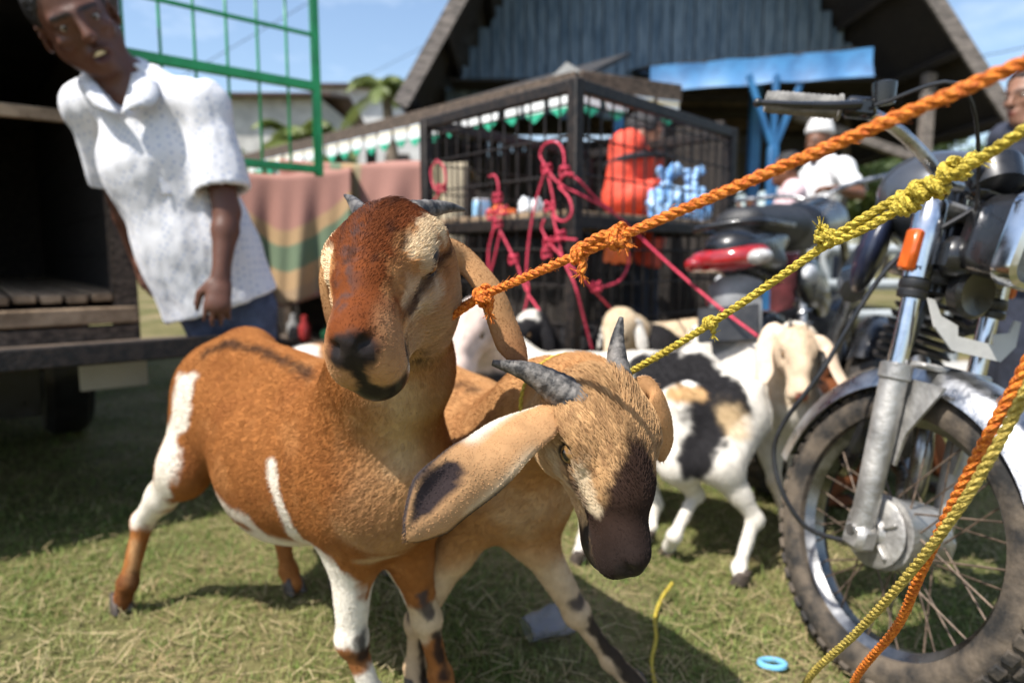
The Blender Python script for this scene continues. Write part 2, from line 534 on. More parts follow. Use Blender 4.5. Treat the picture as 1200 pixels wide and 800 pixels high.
def head_sdf(S, o, R, s, roman=1.0, jaw=1.0, wide=1.0, muz=1.0):
    def L(x, y, z): return o + R @ (np.array((x, y * (wide if x < .13 else muz), z)) * s)
    def e(c, r, k=.018, tilt=0, sub=False):
        Q = R
        if tilt:
            c_, s_ = math.cos(tilt), math.sin(tilt)
            Q = R @ np.array([[c_, 0, s_], [0, 1, 0], [-s_, 0, c_]])
        S.ell(L(*c), np.array((r[0], r[1] * (wide if c[0] < .13 else muz), r[2])) * s, Q, k * s, sub)
    e((.022, 0, -.034), (.052, .043, .046), .03)
    e((.048, 0, -.014), (.046, .041, .028), .03)
    S.cone(L(.055, 0, -.026), L(.165, 0, -.046), (.036 * roman) * s, .0235 * s * muz, .02 * s, (R[:, 1], 1.12 / wide))
    e((.10, 0, -.023 + .006 * roman), (.05, .026, .024), .03)
    e((.170, 0, -.061), (.032, .030, .036), .02)          # muzzle
    e((.191, 0, -.050), (.020, .024, .022), .014)         # nose pad
    for y in (-1, 1):
        e((.184, .015 * y, -.068), (.023, .017, .022), .010)   # upper lip lobes
        e((.040, .028 * y, -.062), (.048, .016, .042), .03)    # masseter
        e((.058, .034 * y, -.012), (.027, .013, .015), .014)   # brow
        S.cone(L(.040, .040 * y, -.016), L(.090, .033 * y, -.020), .0095 * s, .0065 * s, .012 * s)
        S.cone(L(.095, .030 * y, -.047), L(.135, .022 * y, -.058), .012 * s, .008 * s, .018 * s)  # cheek bone
        e((.076, .0455 * y, -.030), (.0145, .0105, .0105), .008, sub=True)     # orbit
        S.cone(L(.061, .0435 * y, -.0225), L(.092, .0375 * y, -.0235), .0048 * s, .0042 * s, .005 * s)  # lids
        S.cone(L(.064, .0425 * y, -.0395), L(.091, .037 * y, -.0375), .004 * s, .0035 * s, .006 * s)
    S.cone(L(.045, 0, -.085), L(.15, 0, -.092), .030 * s * jaw, .017 * s, .025 * s, (R[:, 1], 1.1))
    e((.163, 0, -.097), (.027, .0205, .017), .022)         # chin, lower lip
    # mouth line and nostrils
    for y in (-1, 1):
        S.cone(L(.197, .004 * y, -.0890), L(.128, .0265 * y, -.0820), 0.0008 * s, .0008 * s, .002 * s, sub=True)
        e((.2075, .0125 * y, -.0455), (.0085, .0055, .0042), .004, tilt=.5, sub=True)
        S.cone(L(.2085, .011 * y, -.0485), L(.197, .0215 * y, -.041), .0024 * s, .0018 * s, .004 * s, sub=True)
    S.cone(L(.212, 0, -.052), L(.203, 0, -.084), .0016 * s, .0016 * s, .005 * s, sub=True)   # philtrum
    return L

def leg_sdf(S, J, s, fat=1.0):
    for k in ('fl', 'fr'):
        p = J[k]
        S.cone(p[0], p[1], .066 * s, .042 * s * fat, .05 * s, (J['lft'], 1.25))
        S.cone(p[1], p[2], .037 * s * fat, .0215 * s, .03 * s)
        S.ell(p[2], .0245 * s, None, .015 * s)
        S.cone(p[2], p[3], .019 * s, .0155 * s, .012 * s)
        S.ell(p[3], .0195 * s, None, .012 * s)
        S.cone(p[3], p[4] + V3(0, 0, .016 * s), .017 * s, .021 * s, .012 * s)
    for k in ('hl', 'hr'):
        p = J[k]
        S.cone(p[0], p[1], .088 * s, .058 * s * fat, .06 * s, (J['lft'], 1.3))
        mid = p[1] * .45 + p[2] * .55
        S.cone(p[1], mid, .052 * s * fat, .031 * s, .035 * s, (J['lft'], 1.2))
        S.cone(mid, p[2], .030 * s, .021 * s, .02 * s)
        hk = p[2] + nrm(p[2] - p[1]) * .012 * s
        S.ell(hk, .0225 * s, None, .015 * s)
        S.cone(p[2], p[3], .0195 * s, .0165 * s, .012 * s)
        S.ell(p[3], .020 * s, None, .012 * s)
        S.cone(p[3], p[4] + V3(0, 0, .016 * s), .0175 * s, .021 * s, .012 * s)

def body_sdf(S, J, s, girth=1.0):
    fl = (J['lft'], 1.22)
    S.cone(J['che'], J['mid'], .128 * s * girth, .146 * s * girth, .05 * s, fl)
    S.cone(J['mid'], J['pel'] + V3(0, 0, -.012 * s), .146 * s * girth, .098 * s, .05 * s, fl)
    S.cone(J['wit'], J['loin'], .036 * s, .044 * s, .07 * s)
    S.cone(J['loin'], J['pel'] + V3(0, 0, .045 * s), .044 * s, .05 * s, .06 * s)
    S.cone(J['pel'], J['tail0'] - V3(0, 0, .03 * s), .088 * s, .045 * s, .05 * s)
    S.cone(J['che'], J['bri'], .11 * s, .072 * s, .06 * s, fl)
    for k in ('fl', 'fr'):
        sh = J[k][0]
        S.cone(sh, J['wit'] + (sh - J['wit']) * .35, .062 * s, .035 * s, .06 * s, (J['lft'], 1.7))
    for k in ('hl', 'hr'):
        S.ell(J[k][0] + V3(0, 0, .06 * s), .042 * s, None, .06 * s)
    S.cone(J['tail0'], J['tail1'], .024 * s, .012 * s, .03 * s, (J['lft'], .75))

def neck_sdf(S, J, s, o, R, hs):
    a, b, c = J['neck0'], J['neck1'], J['neck2']
    S.chain([a, b, c], [.092 * s, .068 * s, .056 * s], .05 * s)
    S.cone(J['bri'] + V3(0, 0, .03 * s), b * .6 + a * .4, .065 * s, .05 * s, .07 * s)
    S.cone(c, o + R @ (np.array((.02, 0, -.045)) * hs), .054 * s, .045 * hs, .045 * s)
    S.cone(c, o + R @ (np.array((.035, 0, -.082)) * hs), .045 * s, .034 * hs, .05 * s)

def ear_grid(line, w, normal, cup, nt=36, nu=13, tilt_end=None, dent=None):
    """curved leaf: returns front/back vertex grids along the line"""
    c = spline(line, nt)
    T = np.gradient(c, axis=0); T /= np.linalg.norm(T, axis=1)[:, None]
    t = np.linspace(0, 1, nt)
    prof = np.clip(.42 + .95 * np.sin(np.pi * np.clip(t * .93 + .03, 0, 1)) ** .8, .0, 1) * np.sqrt(np.clip(1 - (np.clip(t - .80, 0, 1) / .204) ** 2, 0, 1))
    prof = np.minimum(prof, 1.0); prof[-1] = .10
    u = np.linspace(-1, 1, nu)
    g = np.zeros((nt, nu, 3)); NN = np.zeros((nt, 3))
    for i in range(nt):
        nn = np.asarray(normal, float)
        if tilt_end is not None: nn = nn * (1 - t[i]) + np.asarray(tilt_end, float) * t[i]
        nn = nrm(nn - T[i] * np.dot(nn, T[i])); S_ = np.cross(T[i], nn); NN[i] = nn
        A = cup * (1.0 - .35 * t[i]) + 1e-3
        W = w * prof[i]
        g[i] = c[i] + S_ * (W * np.sin(u * A) / A)[:, None] + nn * (W * (np.cos(u * A) - 1) / A)[:, None]
        if dent: g[i] -= nn * (dent[4] * np.exp(-((t[i] - dent[0]) / dent[2]) ** 2 - ((u - dent[1]) / dent[3]) ** 2))[:, None]
    return g, T, NN

def fur(name, V, F, N, flow, length, dens, coat, count, parent, rad=.00031, lift=.11, jit=.13, seed=1):
    rng = np.random.default_rng(seed)
    tri = np.vstack([F[:, [0, 1, 2]], F[:, [0, 2, 3]]])
    a = np.linalg.norm(np.cross(V[tri[:, 1]] - V[tri[:, 0]], V[tri[:, 2]] - V[tri[:, 0]]), axis=1)
    wgt = a * dens[tri].mean(1)
    ids = rng.choice(len(tri), count, p=wgt / wgt.sum())
    r1, r2 = np.sqrt(rng.random(count)), rng.random(count)
    bc = np.stack([1 - r1, r1 * (1 - r2), r1 * r2], 1)
    def ip(A): return (A[tri[ids]] * bc[..., None]).sum(1)
    p, n, f, c = ip(V), ip(N), ip(flow), ip(coat)
    L = ip(length[:, None])[:, 0] * rng.uniform(.65, 1.3, count)
    # clumping: neighbouring hairs share a lean
    cl = np.stack([fbm(p, 55, 2, 3.1 + k * 9) for k in range(3)], 1) if count < 400000 else 0
    f = f + cl * .08 + rng.normal(0, jit, (count, 3))
    f = f - n * (f * n).sum(1)[:, None]
    f /= np.linalg.norm(f, axis=1)[:, None] + 1e-9
    li = lift * rng.uniform(.5, 1.5, count)[:, None]
    d0 = nrmr(f * .7 + n * (li + .35)); d1 = nrmr(f + n * li); d2 = nrmr(f * 1.15 + n * (li - .25))
    q0 = p - n * .0006
    q1 = q0 + d0 * (L * .34)[:, None]; q2 = q1 + d1 * (L * .33)[:, None]; q3 = q2 + d2 * (L * .33)[:, None]
    pos = np.stack([q0, q1, q2, q3], 1).astype(np.float32)
    hc = bpy.data.hair_curves.new(name)
    hc.add_curves([4] * count)
    hc.attributes['position'].data.foreach_set('vector', pos.ravel())
    ra = hc.attributes.get('radius') or hc.attributes.new('radius', 'FLOAT', 'POINT')
    ra.data.foreach_set('value', np.tile(np.array([1, .9, .65, .2], np.float32) * rad, count))
    tint = rng.uniform(.87, 1.13, count)[:, None]
    cc = np.clip(c[:, :3] * tint, 0, 1)
    cc = np.hstack([cc, np.ones((count, 1))]).astype(np.float32)
    at = hc.attributes.new('coat', 'FLOAT_COLOR', 'CURVE')
    at.data.foreach_set('color', cc.ravel())
    hc.materials.append(M_FUR)
    o = link(name, hc, parent)
    o['kind'] = 'stuff'
    return o
def nrmr(A): return A / (np.linalg.norm(A, axis=1)[:, None] + 1e-9)

def hoof_part(p, fwd, s, parent, lft):
    b = MB()
    for sg in (-1, 1):
        c = p + lft * .0115 * s * sg
        X = nrm(fwd + lft * .12 * sg)
        V = []
        for t, zz, r in ((0, .0, 1.0), (1, .018, .93), (2, .034, .72)):
            for q in range(10):
                a = 2 * math.pi * q / 10
                x = math.cos(a) * .021 * (1.25 if math.cos(a) > 0 else .9); y = math.sin(a) * .0115
                V.append(c + X * ((x * r) - .006 * t) * s + np.cross((0, 0, 1), X) * y * r * s + V3(0, 0, (zz + .002) * s))
        F = [(i * 10 + q, i * 10 + (q + 1) % 10, (i + 1) * 10 + (q + 1) % 10, (i + 1) * 10 + q) for i in range(2) for q in range(10)]
        F += [tuple(range(9, -1, -1)), tuple(range(20, 30))]
        b.add(V, F)
    b.build('hoof', M_HOOF, parent, angle=60)

def horn_part(line, r0, parent, rings=9, flat=.8):
    p = spline(line, 46); n = len(p); t = np.linspace(0, 1, n)
    rad = r0 * (1 - t ** 1.25 * .86) * (1 + .030 * np.sin(t * rings * 2 * np.pi) * (1 - t) + .035 * (np.mod(t * rings * 1.7, 1) < .25))
    rad = np.maximum(rad, .0012)
    return MB().tube(p, rad, 14).build('horn', M_HORN, parent, angle=180)

def eye_part(c, out, fwd, r, parent, closed=0):
    n = 20
    b = MB().ball(c, r, n, X=fwd, Z=nrm(np.cross(fwd, out)))
    o = b.build('eye', M_EYE, parent, angle=180)
    V = np.array(b.v); d = (V - c) / r
    up = nrm(np.cross(fwd, out))
    a, u, v = d @ nrm(out), d @ nrm(fwd), d @ up
    C = np.tile(np.array((.20, .11, .04, 0.0)), (len(V), 1))
    C[a < .55] = (.03, .02, .015, 0)
    C[(a > .6) & (np.abs(u) < .5) & (np.abs(v) < .2)] = (.004, .004, .004, 0)
    set_attr(o.data, 'coat', C)

def build_goat(name, label, J, head, coatfn, group='goats tied up for sale', h=.005, horns=(), ears=(), hairs=0, hair_len=(.012, .010), girth=1.0, eyes=True, roman=1.0, legs=True, fat=1.0, extra=None, wide=1.0, muz=1.0):
    s = J['s']; o, R, hs = head
    S = SDF()
    body_sdf(S, J, s, girth); leg_sdf(S, J, s, fat); neck_sdf(S, J, s, o, R, hs)
    L = head_sdf(S, o, R, hs, roman, 1.0, wide, muz)
    if extra: extra(S)
    V, F = S.mesh(h, 2)
    N = vnormals(V, F)
    H = ((V - o) @ R) / hs; H[:, 1] /= wide      # head coordinates
    B = np.stack([(V - J['o']) @ J['fwd'], (V - J['o']) @ J['lft'], V[:, 2]], 1) / s
    C = coatfn(V, H, B, N, J)
    # hair lie, length, density
    inh = sstep(np.minimum(H[:, 0] + .035, .13 - np.linalg.norm(H[:, 1:] - np.array((0, -.045)), axis=1)), 0, .03)
    nk = nrm(J['neck0'] - J['neck2'])
    dn = seg_dist(V, J['neck1'], J['neck2'])
    inn = (1 - sstep(dn, .07 * s, .13 * s)) * (1 - inh)
    flow = np.tile(-J['fwd'] + V3(0, 0, -.45), (len(V), 1))
    flow = flow * (1 - inn)[:, None] + nk * inn[:, None]
    leg = (1 - sstep(B[:, 2], .26, .36))[:, None]
    flow = flow * (1 - leg) + V3(0, 0, -1) * leg
    hf = -R[:, 0][None] + R[:, 1][None] * np.sign(H[:, 1])[:, None] * .35
    flow = flow * (1 - inh)[:, None] + hf * inh[:, None]
    ln = hair_len[0] * (1 - inh) + hair_len[1] * inh
    ln = ln * (1 - .45 * leg[:, 0])
    ln = ln * (1 - .65 * inh * sstep(H[:, 0], .08, .16))
    crest = np.exp(-((H[:, 0] - .015) / .03) ** 2 - (H[:, 1] / .022) ** 2) * (H[:, 2] > -.02)
    ln = ln * (1 + 2.0 * crest)
    dens = np.ones(len(V)) + 1.8 * inh
    dens *= np.where(C[:, 3] > .5, 1, 0.0)
    for y in (-1, 1):
        dens *= np.where(np.linalg.norm(H - np.array((.076, .0425 * y, -.031)), axis=1) < .0135, 0, 1)
    dens[B[:, 2] < .035] = 0
    for ea in ears:
        g, T, NN = ear_grid(ea['line'], ea['w'], ea['n'], ea.get('cup', .9), tilt_end=ea.get('n2'), dent=ea.get('dent'))
        b = MB().sheet(g, .0042 * s)
        ev = np.array(b.v); ef = np.array([f for f in b.f])
        nt_, nu_ = g.shape[:2]; half = nt_ * nu_
        t = np.repeat(np.linspace(0, 1, nt_), nu_); u = np.tile(np.linspace(-1, 1, nu_), nt_)
        co, ci = ea['coat'](t, u)
        # sheet's first half lies on the +normal side of (du x dv)
        du = g[1, nu_ // 2] - g[0, nu_ // 2]; dv = g[1, -1] - g[1, 0]
        first_out = np.dot(np.cross(du, dv), NN[1]) > 0
        cc = np.vstack([co, ci] if first_out else [ci, co])
        ve = np.zeros((len(ev), 3)); 
        if not first_out: ef = ef[:, ::-1].copy()
        en = vnormals(ev, ef)
        fl_ = np.vstack([np.repeat(T, nu_, 0)] * 2)
        F = np.vstack([F, ef + len(V)])
        V = np.vstack([V, ev]); N = np.vstack([N, en]); flow = np.vstack([flow, fl_])
        C = np.vstack([C, cc]); ln = np.concatenate([ln, np.full(len(ev), hair_len[1] * .55)])
        dens = np.concatenate([dens, np.where(cc[:, 3] > .5, 1.3, 0)])
    root = thing(name, label, 'goat', (J['o'][0], J['o'][1], 0), group)
    me = np_mesh('body', V, F)
    set_attr(me, 'coat', C)
    me.materials.append(M_COAT)
    link('body', me, root)
    if eyes:
        for y in (-1, 1):
            eye_part(L(.075, .0375 * y, -.031), R @ nrm((.25, y * .93, .1)), R @ nrm((.96, -.25 * y, 0)), .0128 * hs, root)
    for hn in horns: horn_part(hn['line'], hn['r'], root, hn.get('rings', 8))
    if legs:
        for k in ('fl', 'fr', 'hl', 'hr'): hoof_part(J[k][4], J['fwd'], s, root, J['lft'])
    if hairs:
        fur('fur', V, F, N, flow, ln, dens, C, hairs, root, seed=len(label))
    return root

def seg_dist(V, a, b):
    ba = b - a
    t = np.clip(((V - a) @ ba) / (ba @ ba + 1e-12), 0, 1)
    return np.linalg.norm(V - a - t[:, None] * ba, axis=1)
def poly_dist(V, pts):
    return np.min([seg_dist(V, np.asarray(pts[i]), np.asarray(pts[i + 1])) for i in range(len(pts) - 1)], axis=0)
def edge(V, d, r, soft=.006, amp=.012, sc=38, seed=0):
    """mask 1 inside distance r with a ragged hair-like edge"""
    return 1 - sstep(d + amp * fbm(V, sc, 3, seed), r - soft, r + soft)
def lay(C, m, col, a=1.0):
    m = (m * a)[:, None]
    C[:, :3] = C[:, :3] * (1 - m) + np.array(col[:3]) * m
def project(V):
    q = V - np.array((0, 0, CAM_H))
    d = q[:, 1] * _cp - q[:, 2] * _sp
    u = q[:, 1] * _sp + q[:, 2] * _cp
    return 600 + FPX * q[:, 0] / d, 400 - FPX * u / d, d
def surf(V, pts):
    """anchor marks on the nearest skin surface"""
    x, y, d = project(V); out = []
    for px, py in pts:
        m = (x - px) ** 2 + (y - py) ** 2
        c = np.where(m < max(m.min() * 1.01, 5 ** 2))[0]
        out.append(V[c[np.argmin(d[c])]])
    return out
def finish_head(C, H, V, nose=(.018, .014, .013), lip=(.02, .016, .014), tip=True):
    """bare dark nose leather and lips"""
    nz = edge(V, np.linalg.norm((H - np.array((.208, 0, -.050))) * np.array((1, .80, 1.0)), axis=1), .0168, .004, .003, 120)
    lay(C, nz, nose); C[:, 3] *= 1 - nz
    # lip line
    a = np.array((.205, 0, -.078))
    d = np.minimum(seg_dist(H, np.array((.20, 0, -.091)), np.array((.128, .028, -.084))), seg_dist(H, np.array((.20, 0, -.091)), np.array((.128, -.028, -.084))))
    lp = edge(V, d, .0095, .004, .003, 120)
    lay(C, lp, lip); C[:, 3] *= 1 - lp * .9
    low = sstep(H[:, 0], .122, .142) * (1 - sstep(H[:, 2], -.096, -.087)) * (np.linalg.norm(H, axis=1) < .26)
    lay(C, low, lip); C[:, 3] *= 1 - low
    ph = edge(V, np.abs(H[:, 1]), .006, .003, .003, 120) * sstep(H[:, 0], .185, .196) * (H[:, 2] < -.045) * (np.linalg.norm(H, axis=1) < .26)
    lay(C, ph, lip); C[:, 3] *= 1 - ph * .9
    for y in (-1, 1):
        ey = 1 - sstep(np.linalg.norm(H - np.array((.076, .0415 * y, -.031)), axis=1), .0125, .0165)
        lay(C, ey, (.025, .018, .014)); C[:, 3] *= 1 - ey
        tr = edge(V, seg_dist(H, np.array((.089, .040 * y, -.034)), np.array((.112, .031 * y, -.047))), .003, .003, .002, 90)
        lay(C, tr, (.05, .03, .02), .7)
# ------------------------------------------------------------------ goat in front: brown, small horns, head raised to the lens
def hero_one():
    pel, che = P(266, 462, 1.50), P(437, 548, 1.10)
    hd = math.atan2(che[1] - pel[1], che[0] - pel[0])
    s = 1.06
    f = V3(math.cos(hd), math.sin(hd), 0)
    mid = (pel + che) / 2
    J = canon((mid[0] + f[0] * .02, mid[1] + f[1] * .02), hd, s, 0)
    J['pel'], J['che'] = pel, che
    J['mid'] = mid + V3(0, 0, -.058)
    up = V3(0, 0, 1)
    J['wit'] = P(368, 452, 1.20); J['loin'] = P(290, 418, 1.46)
    J['tail0'] = P(240, 438, 1.60); J['tail1'] = P(226, 462, 1.66)
    J['bri'] = P(452, 575, 1.01)
    lf = J['lft']
    J['fr'] = [P(405, 555, 1.08), P(413, 640, 1.13), P(412, 748, 1.15), P(437, 815, 1.165), G(452, 862)]
    J['fl'] = [P(478, 560, 1.10), P(478, 645, 1.18), P(500, 725, 1.22), P(516, 790, 1.235), G(524, 832)]
    J['hr'] = [P(252, 482, 1.50), P(216, 548, 1.46), P(169, 608, 1.56), P(150, 682, 1.55), G(143, 714)]
    J['hl'] = [P(292, 480, 1.52), P(322, 545, 1.50), P(322, 590, 1.66), P(338, 668, 1.66), G(345, 692)]
    J['neck0'] = P(428, 505, 1.10); J['neck1'] = P(460, 432, .93); J['neck2'] = P(468, 350, .83)
    o, n = P(456, 256, .765), P(388, 344, .565)
    R = frame_of(n - o, (-.22, -.80, .62))
    hs = np.linalg.norm(n - o) / .205
    HM = lambda x, y, z: o + R @ (np.array((x, y * 1.12, z)) * hs)
    brown = (.30, .115, .032); red = (.135, .035, .008); tan = (.46, .27, .125); pale = (.60, .45, .27); white = (.74, .68, .58); black = (.018, .015, .014)
    def coat(V, H, B, N, J):
        C = np.tile(np.array((*brown, 1.0)), (len(V), 1))
        n1 = fbm(V, 9, 3, 5)
        lay(C, sstep(n1, .1, .7), (.24, .085, .024), .7)
        lay(C, sstep(fbm(V, 16, 3, 8), .2, .7), (.40, .18, .062), .5)
        # chest, throat and neck lighter
        lay(C, edge(V, poly_dist(V, surf(V, [(480, 470), (470, 520), (455, 590), (440, 640)])), .058, .035, .02, 22), tan, .85)
        lay(C, edge(V, poly_dist(V, surf(V, [(470, 470), (476, 540)])), .022, .025, .012, 30), pale, .75)
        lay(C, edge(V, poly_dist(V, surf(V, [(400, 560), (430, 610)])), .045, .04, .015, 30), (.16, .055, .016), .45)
        # topline
        top = surf(V, [(238, 410), (268, 398), (300, 404), (330, 418), (360, 432), (385, 440)])
        lay(C, edge(V, poly_dist(V, top), .010, .010, .010, 60), (.035, .018, .011), .85)
        # white rear of the thigh and hind leg
        lay(C, edge(V, poly_dist(V, surf(V, [(209, 455), (207, 480), (196, 510), (186, 545), (186, 580)])), .034, .010, .02, 26), white)
        lay(C, edge(V, seg_dist(V, J['hr'][1] * .55 + J['hr'][2] * .45, J['hr'][1] * .18 + J['hr'][2] * .82), .046, .010, .018, 30), white)
        lay(C, edge(V, poly_dist(V, surf(V, [(164, 640), (157, 680)])), .012, .010, .010, 40), tan, .7)
        lay(C, edge(V, seg_dist(V, J['hr'][3], J['hr'][4]), .03, .012, .015, 40), (.10, .035, .014), .8)
        # white stroke behind the shoulder running into the foreleg
        st = surf(V, [(315, 545), (319, 575), (328, 600), (337, 620), (350, 638), (366, 654), (380, 668)])
        w_ = .010
        lay(C, edge(V, poly_dist(V, st), .0155, .005, .006, 34), white, .95)
        lay(C, edge(V, poly_dist(V, surf(V, [(250, 590), (285, 612), (330, 642)])), .018, .010, .010, 34), white, .85)
        # belly
        lay(C, (1 - sstep(B[:, 2] + .02 * n1, .285, .315)) * (B[:, 0] > -.2) * (np.abs(B[:, 0]) < .24), white, .9)
        lay(C, edge(V, poly_dist(V, surf(V, [(380, 672), (392, 715), (400, 745)])), .048, .010, .018, 30) * (N[:, 1] < .6), white)
        k = J['fr'][2]
        lay(C, edge(V, np.linalg.norm(V - (k + V3(0, 0, -.035)), axis=1), .042, .008, .016, 36), (.30, .12, .04))
        lay(C, edge(V, poly_dist(V, surf(V, [(425, 748), (432, 765)])), .014, .008, .012, 36), black, .9)
        lay(C, edge(V, seg_dist(V, J['fr'][3] + V3(0, 0, .03), J['fr'][4]), .034, .008, .014, 36), white)
        k = J['fl'][2]
        lay(C, edge(V, np.linalg.norm(V - (k + V3(0, 0, .01)), axis=1), .045, .008, .016, 36), (.58, .44, .28))
        lay(C, edge(V, poly_dist(V, surf(V, [(498, 700), (508, 722)])), .010, .006, .010, 40), (.06, .05, .05), .9)
        lay(C, edge(V, poly_dist(V, surf(V, [(518, 745), (524, 790)])), .011, .006, .010, 40), black, .9)
        lay(C, edge(V, poly_dist(V, surf(V, [(460, 655), (440, 660)])), .022, .02, .015, 30), pale, .8)
        # ---- head
        ih = (H[:, 0] > -.05)
        face = sstep(H[:, 0], -.05, -.01) * (1 - sstep(np.linalg.norm(H[:, 1:] - np.array((0, -.045)), axis=1), .11, .14))
        lay(C, face, (.40, .19, .07))
        lay(C, face * sstep(-H[:, 2], .045, .10), (.48, .30, .15), .9)
        # red brown forehead running down the nose
        wdt = .047 - .022 * sstep(H[:, 0], .045, .11)
        blz = 1 - sstep(np.abs(H[:, 1]) + .008 * fbm(V, 60, 3, 2), wdt - .006, wdt + .006)
        lay(C, blz * face * (H[:, 2] > -.055), red)
        lay(C, edge(V, np.linalg.norm((H - np.array((.0, 0, -.01))) * np.array((1, .75, .8)), axis=1), .046, .008, .012, 50), red)
        lay(C, np.exp(-((H[:, 1] + .006) / .010) ** 2) * face * sstep(fbm(V, 110, 2, 4), -.25, .3) * (1 - sstep(H[:, 0], .17, .195)), (.06, .036, .032), .8)
        lay(C, edge(V, np.linalg.norm((H - np.array((.005, .0, .012))) * np.array((.7, 1, 1)), axis=1), .016, .010, .012, 80), (.025, .016, .013), .7)
        lay(C, face * sstep(fbm(H * np.array((26, 120, 60)), 1.0, 3, 4), .1, .6) * (H[:, 0] < .15) * (np.abs(H[:, 1]) < .035) * (H[:, 2] > -.045), (.045, .016, .008), .75)
        # pale rings round the eyes, pale cheeks
        for y in (-1, 1):
            lay(C, edge(V, seg_dist(H, np.array((.044, .040 * y, -.011)), np.array((.086, .034 * y, -.017))), .0175, .003, .007, 60), (.68, .52, .32))
            lay(C, edge(V, seg_dist(H, np.array((.086, .038 * y, -.030)), np.array((.13, .032 * y, -.046))), .009, .006, .007, 60), (.55, .38, .22), .8)
            lay(C, edge(V, seg_dist(H, np.array((.085, .036 * y, -.058)), np.array((.125, .03 * y, -.066))), .014, .010, .008, 60), (.60, .47, .31), .75)
            lay(C, edge(V, seg_dist(H, np.array((.085, .030 * y, -.036)), np.array((.15, .026 * y, -.056))), .0035, .004, .004, 60), (.09, .035, .015), .8)
        lay(C, edge(V, poly_dist(H, [np.array((.036, .050, -.036)), np.array((.076, .0445, -.036)), np.array((.108, .035, -.047)), np.array((.152, .028, -.063))]), .0045, .003, .004, 70), (.055, .022, .012), .9)  # crease of the shut eye, its shade put into the coat colour
        muz = edge(V, np.linalg.norm(H - np.array((.18, 0, -.055)), axis=1), .036, .012, .006, 60)
        lay(C, muz * np.clip(sstep(np.abs(H[:, 1]), .012, .024) + sstep(-H[:, 2], .058, .070), 0, 1), (.33, .17, .08), .8)
        lay(C, edge(V, np.linalg.norm((H - np.array((.168, 0, -.108))) * np.array((1, .9, 1.2)), axis=1), .024, .006, .005, 60), (.03, .02, .016), .9)
        finish_head(C, H, V)
        return C
    def ec(t, u):
        out = np.tile(np.array((.40, .215, .095, 1.0)), (len(t), 1)); inn = np.tile(np.array((.30, .17, .10, 1.0)), (len(t), 1))
        m = sstep(t, .55, 1)[:, None]; out[:, :3] = out[:, :3] * (1 - m) + np.array((.20, .085, .035)) * m
        m = sstep(np.abs(u), .8, 1)[:, None] * .6; inn[:, :3] = inn[:, :3] * (1 - m) + np.array((.55, .42, .28)) * m
        return out, inn
    ears = [dict(line=[HM(.012, .040, -.032), P(548, 300, .80), P(578, 335, .795), P(597, 385, .79), P(613, 432, .775)], w=.023, n=(.75, -.45, .35), n2=(.5, -.8, .1), cup=1.25, coat=ec),
            dict(line=[HM(.012, -.040, -.032), P(385, 300, .835), P(376, 325, .85), P(381, 362, .86), P(392, 400, .86)], w=.021, n=(-.8, -.3, .3), cup=1.1, coat=ec)]
    def hl(b, t, up): b, t = np.asarray(b), np.asarray(t); return [b, b * .66 + t * .34 + V3(0, 0, up * .8), b * .33 + t * .67 + V3(0, 0, up), t]
    horns = [dict(line=hl(HM(-.004, .022, .000), P(545, 246, .84), .004), r=.0135, rings=5),
             dict(line=hl(HM(-.004, -.022, .000), P(404, 229, .86), .004), r=.0125, rings=5)]
    def lid(S):
        S.ell(HM(.074, .0415, -.029), np.array((.019, .0105, .0125)) * hs, R, .006 * hs)
        S.cone(HM(.048, .0500, -.0365), HM(.100, .0405, -.0395), .0040 * hs, .0032 * hs, .006 * hs, sub=True)
        S.cone(HM(.100, .0375, -.0430), HM(.148, .0290, -.0610), .0032 * hs, .0015 * hs, .010 * hs, sub=True)
        S.cone(HM(.040, .043, -.016), HM(.092, .035, -.020), .0125 * hs, .009 * hs, .010 * hs)
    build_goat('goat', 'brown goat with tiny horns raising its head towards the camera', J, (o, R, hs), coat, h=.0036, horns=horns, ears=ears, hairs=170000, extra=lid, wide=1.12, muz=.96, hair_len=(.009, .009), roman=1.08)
    return J, (o, R, hs), HM
H1 = hero_one()

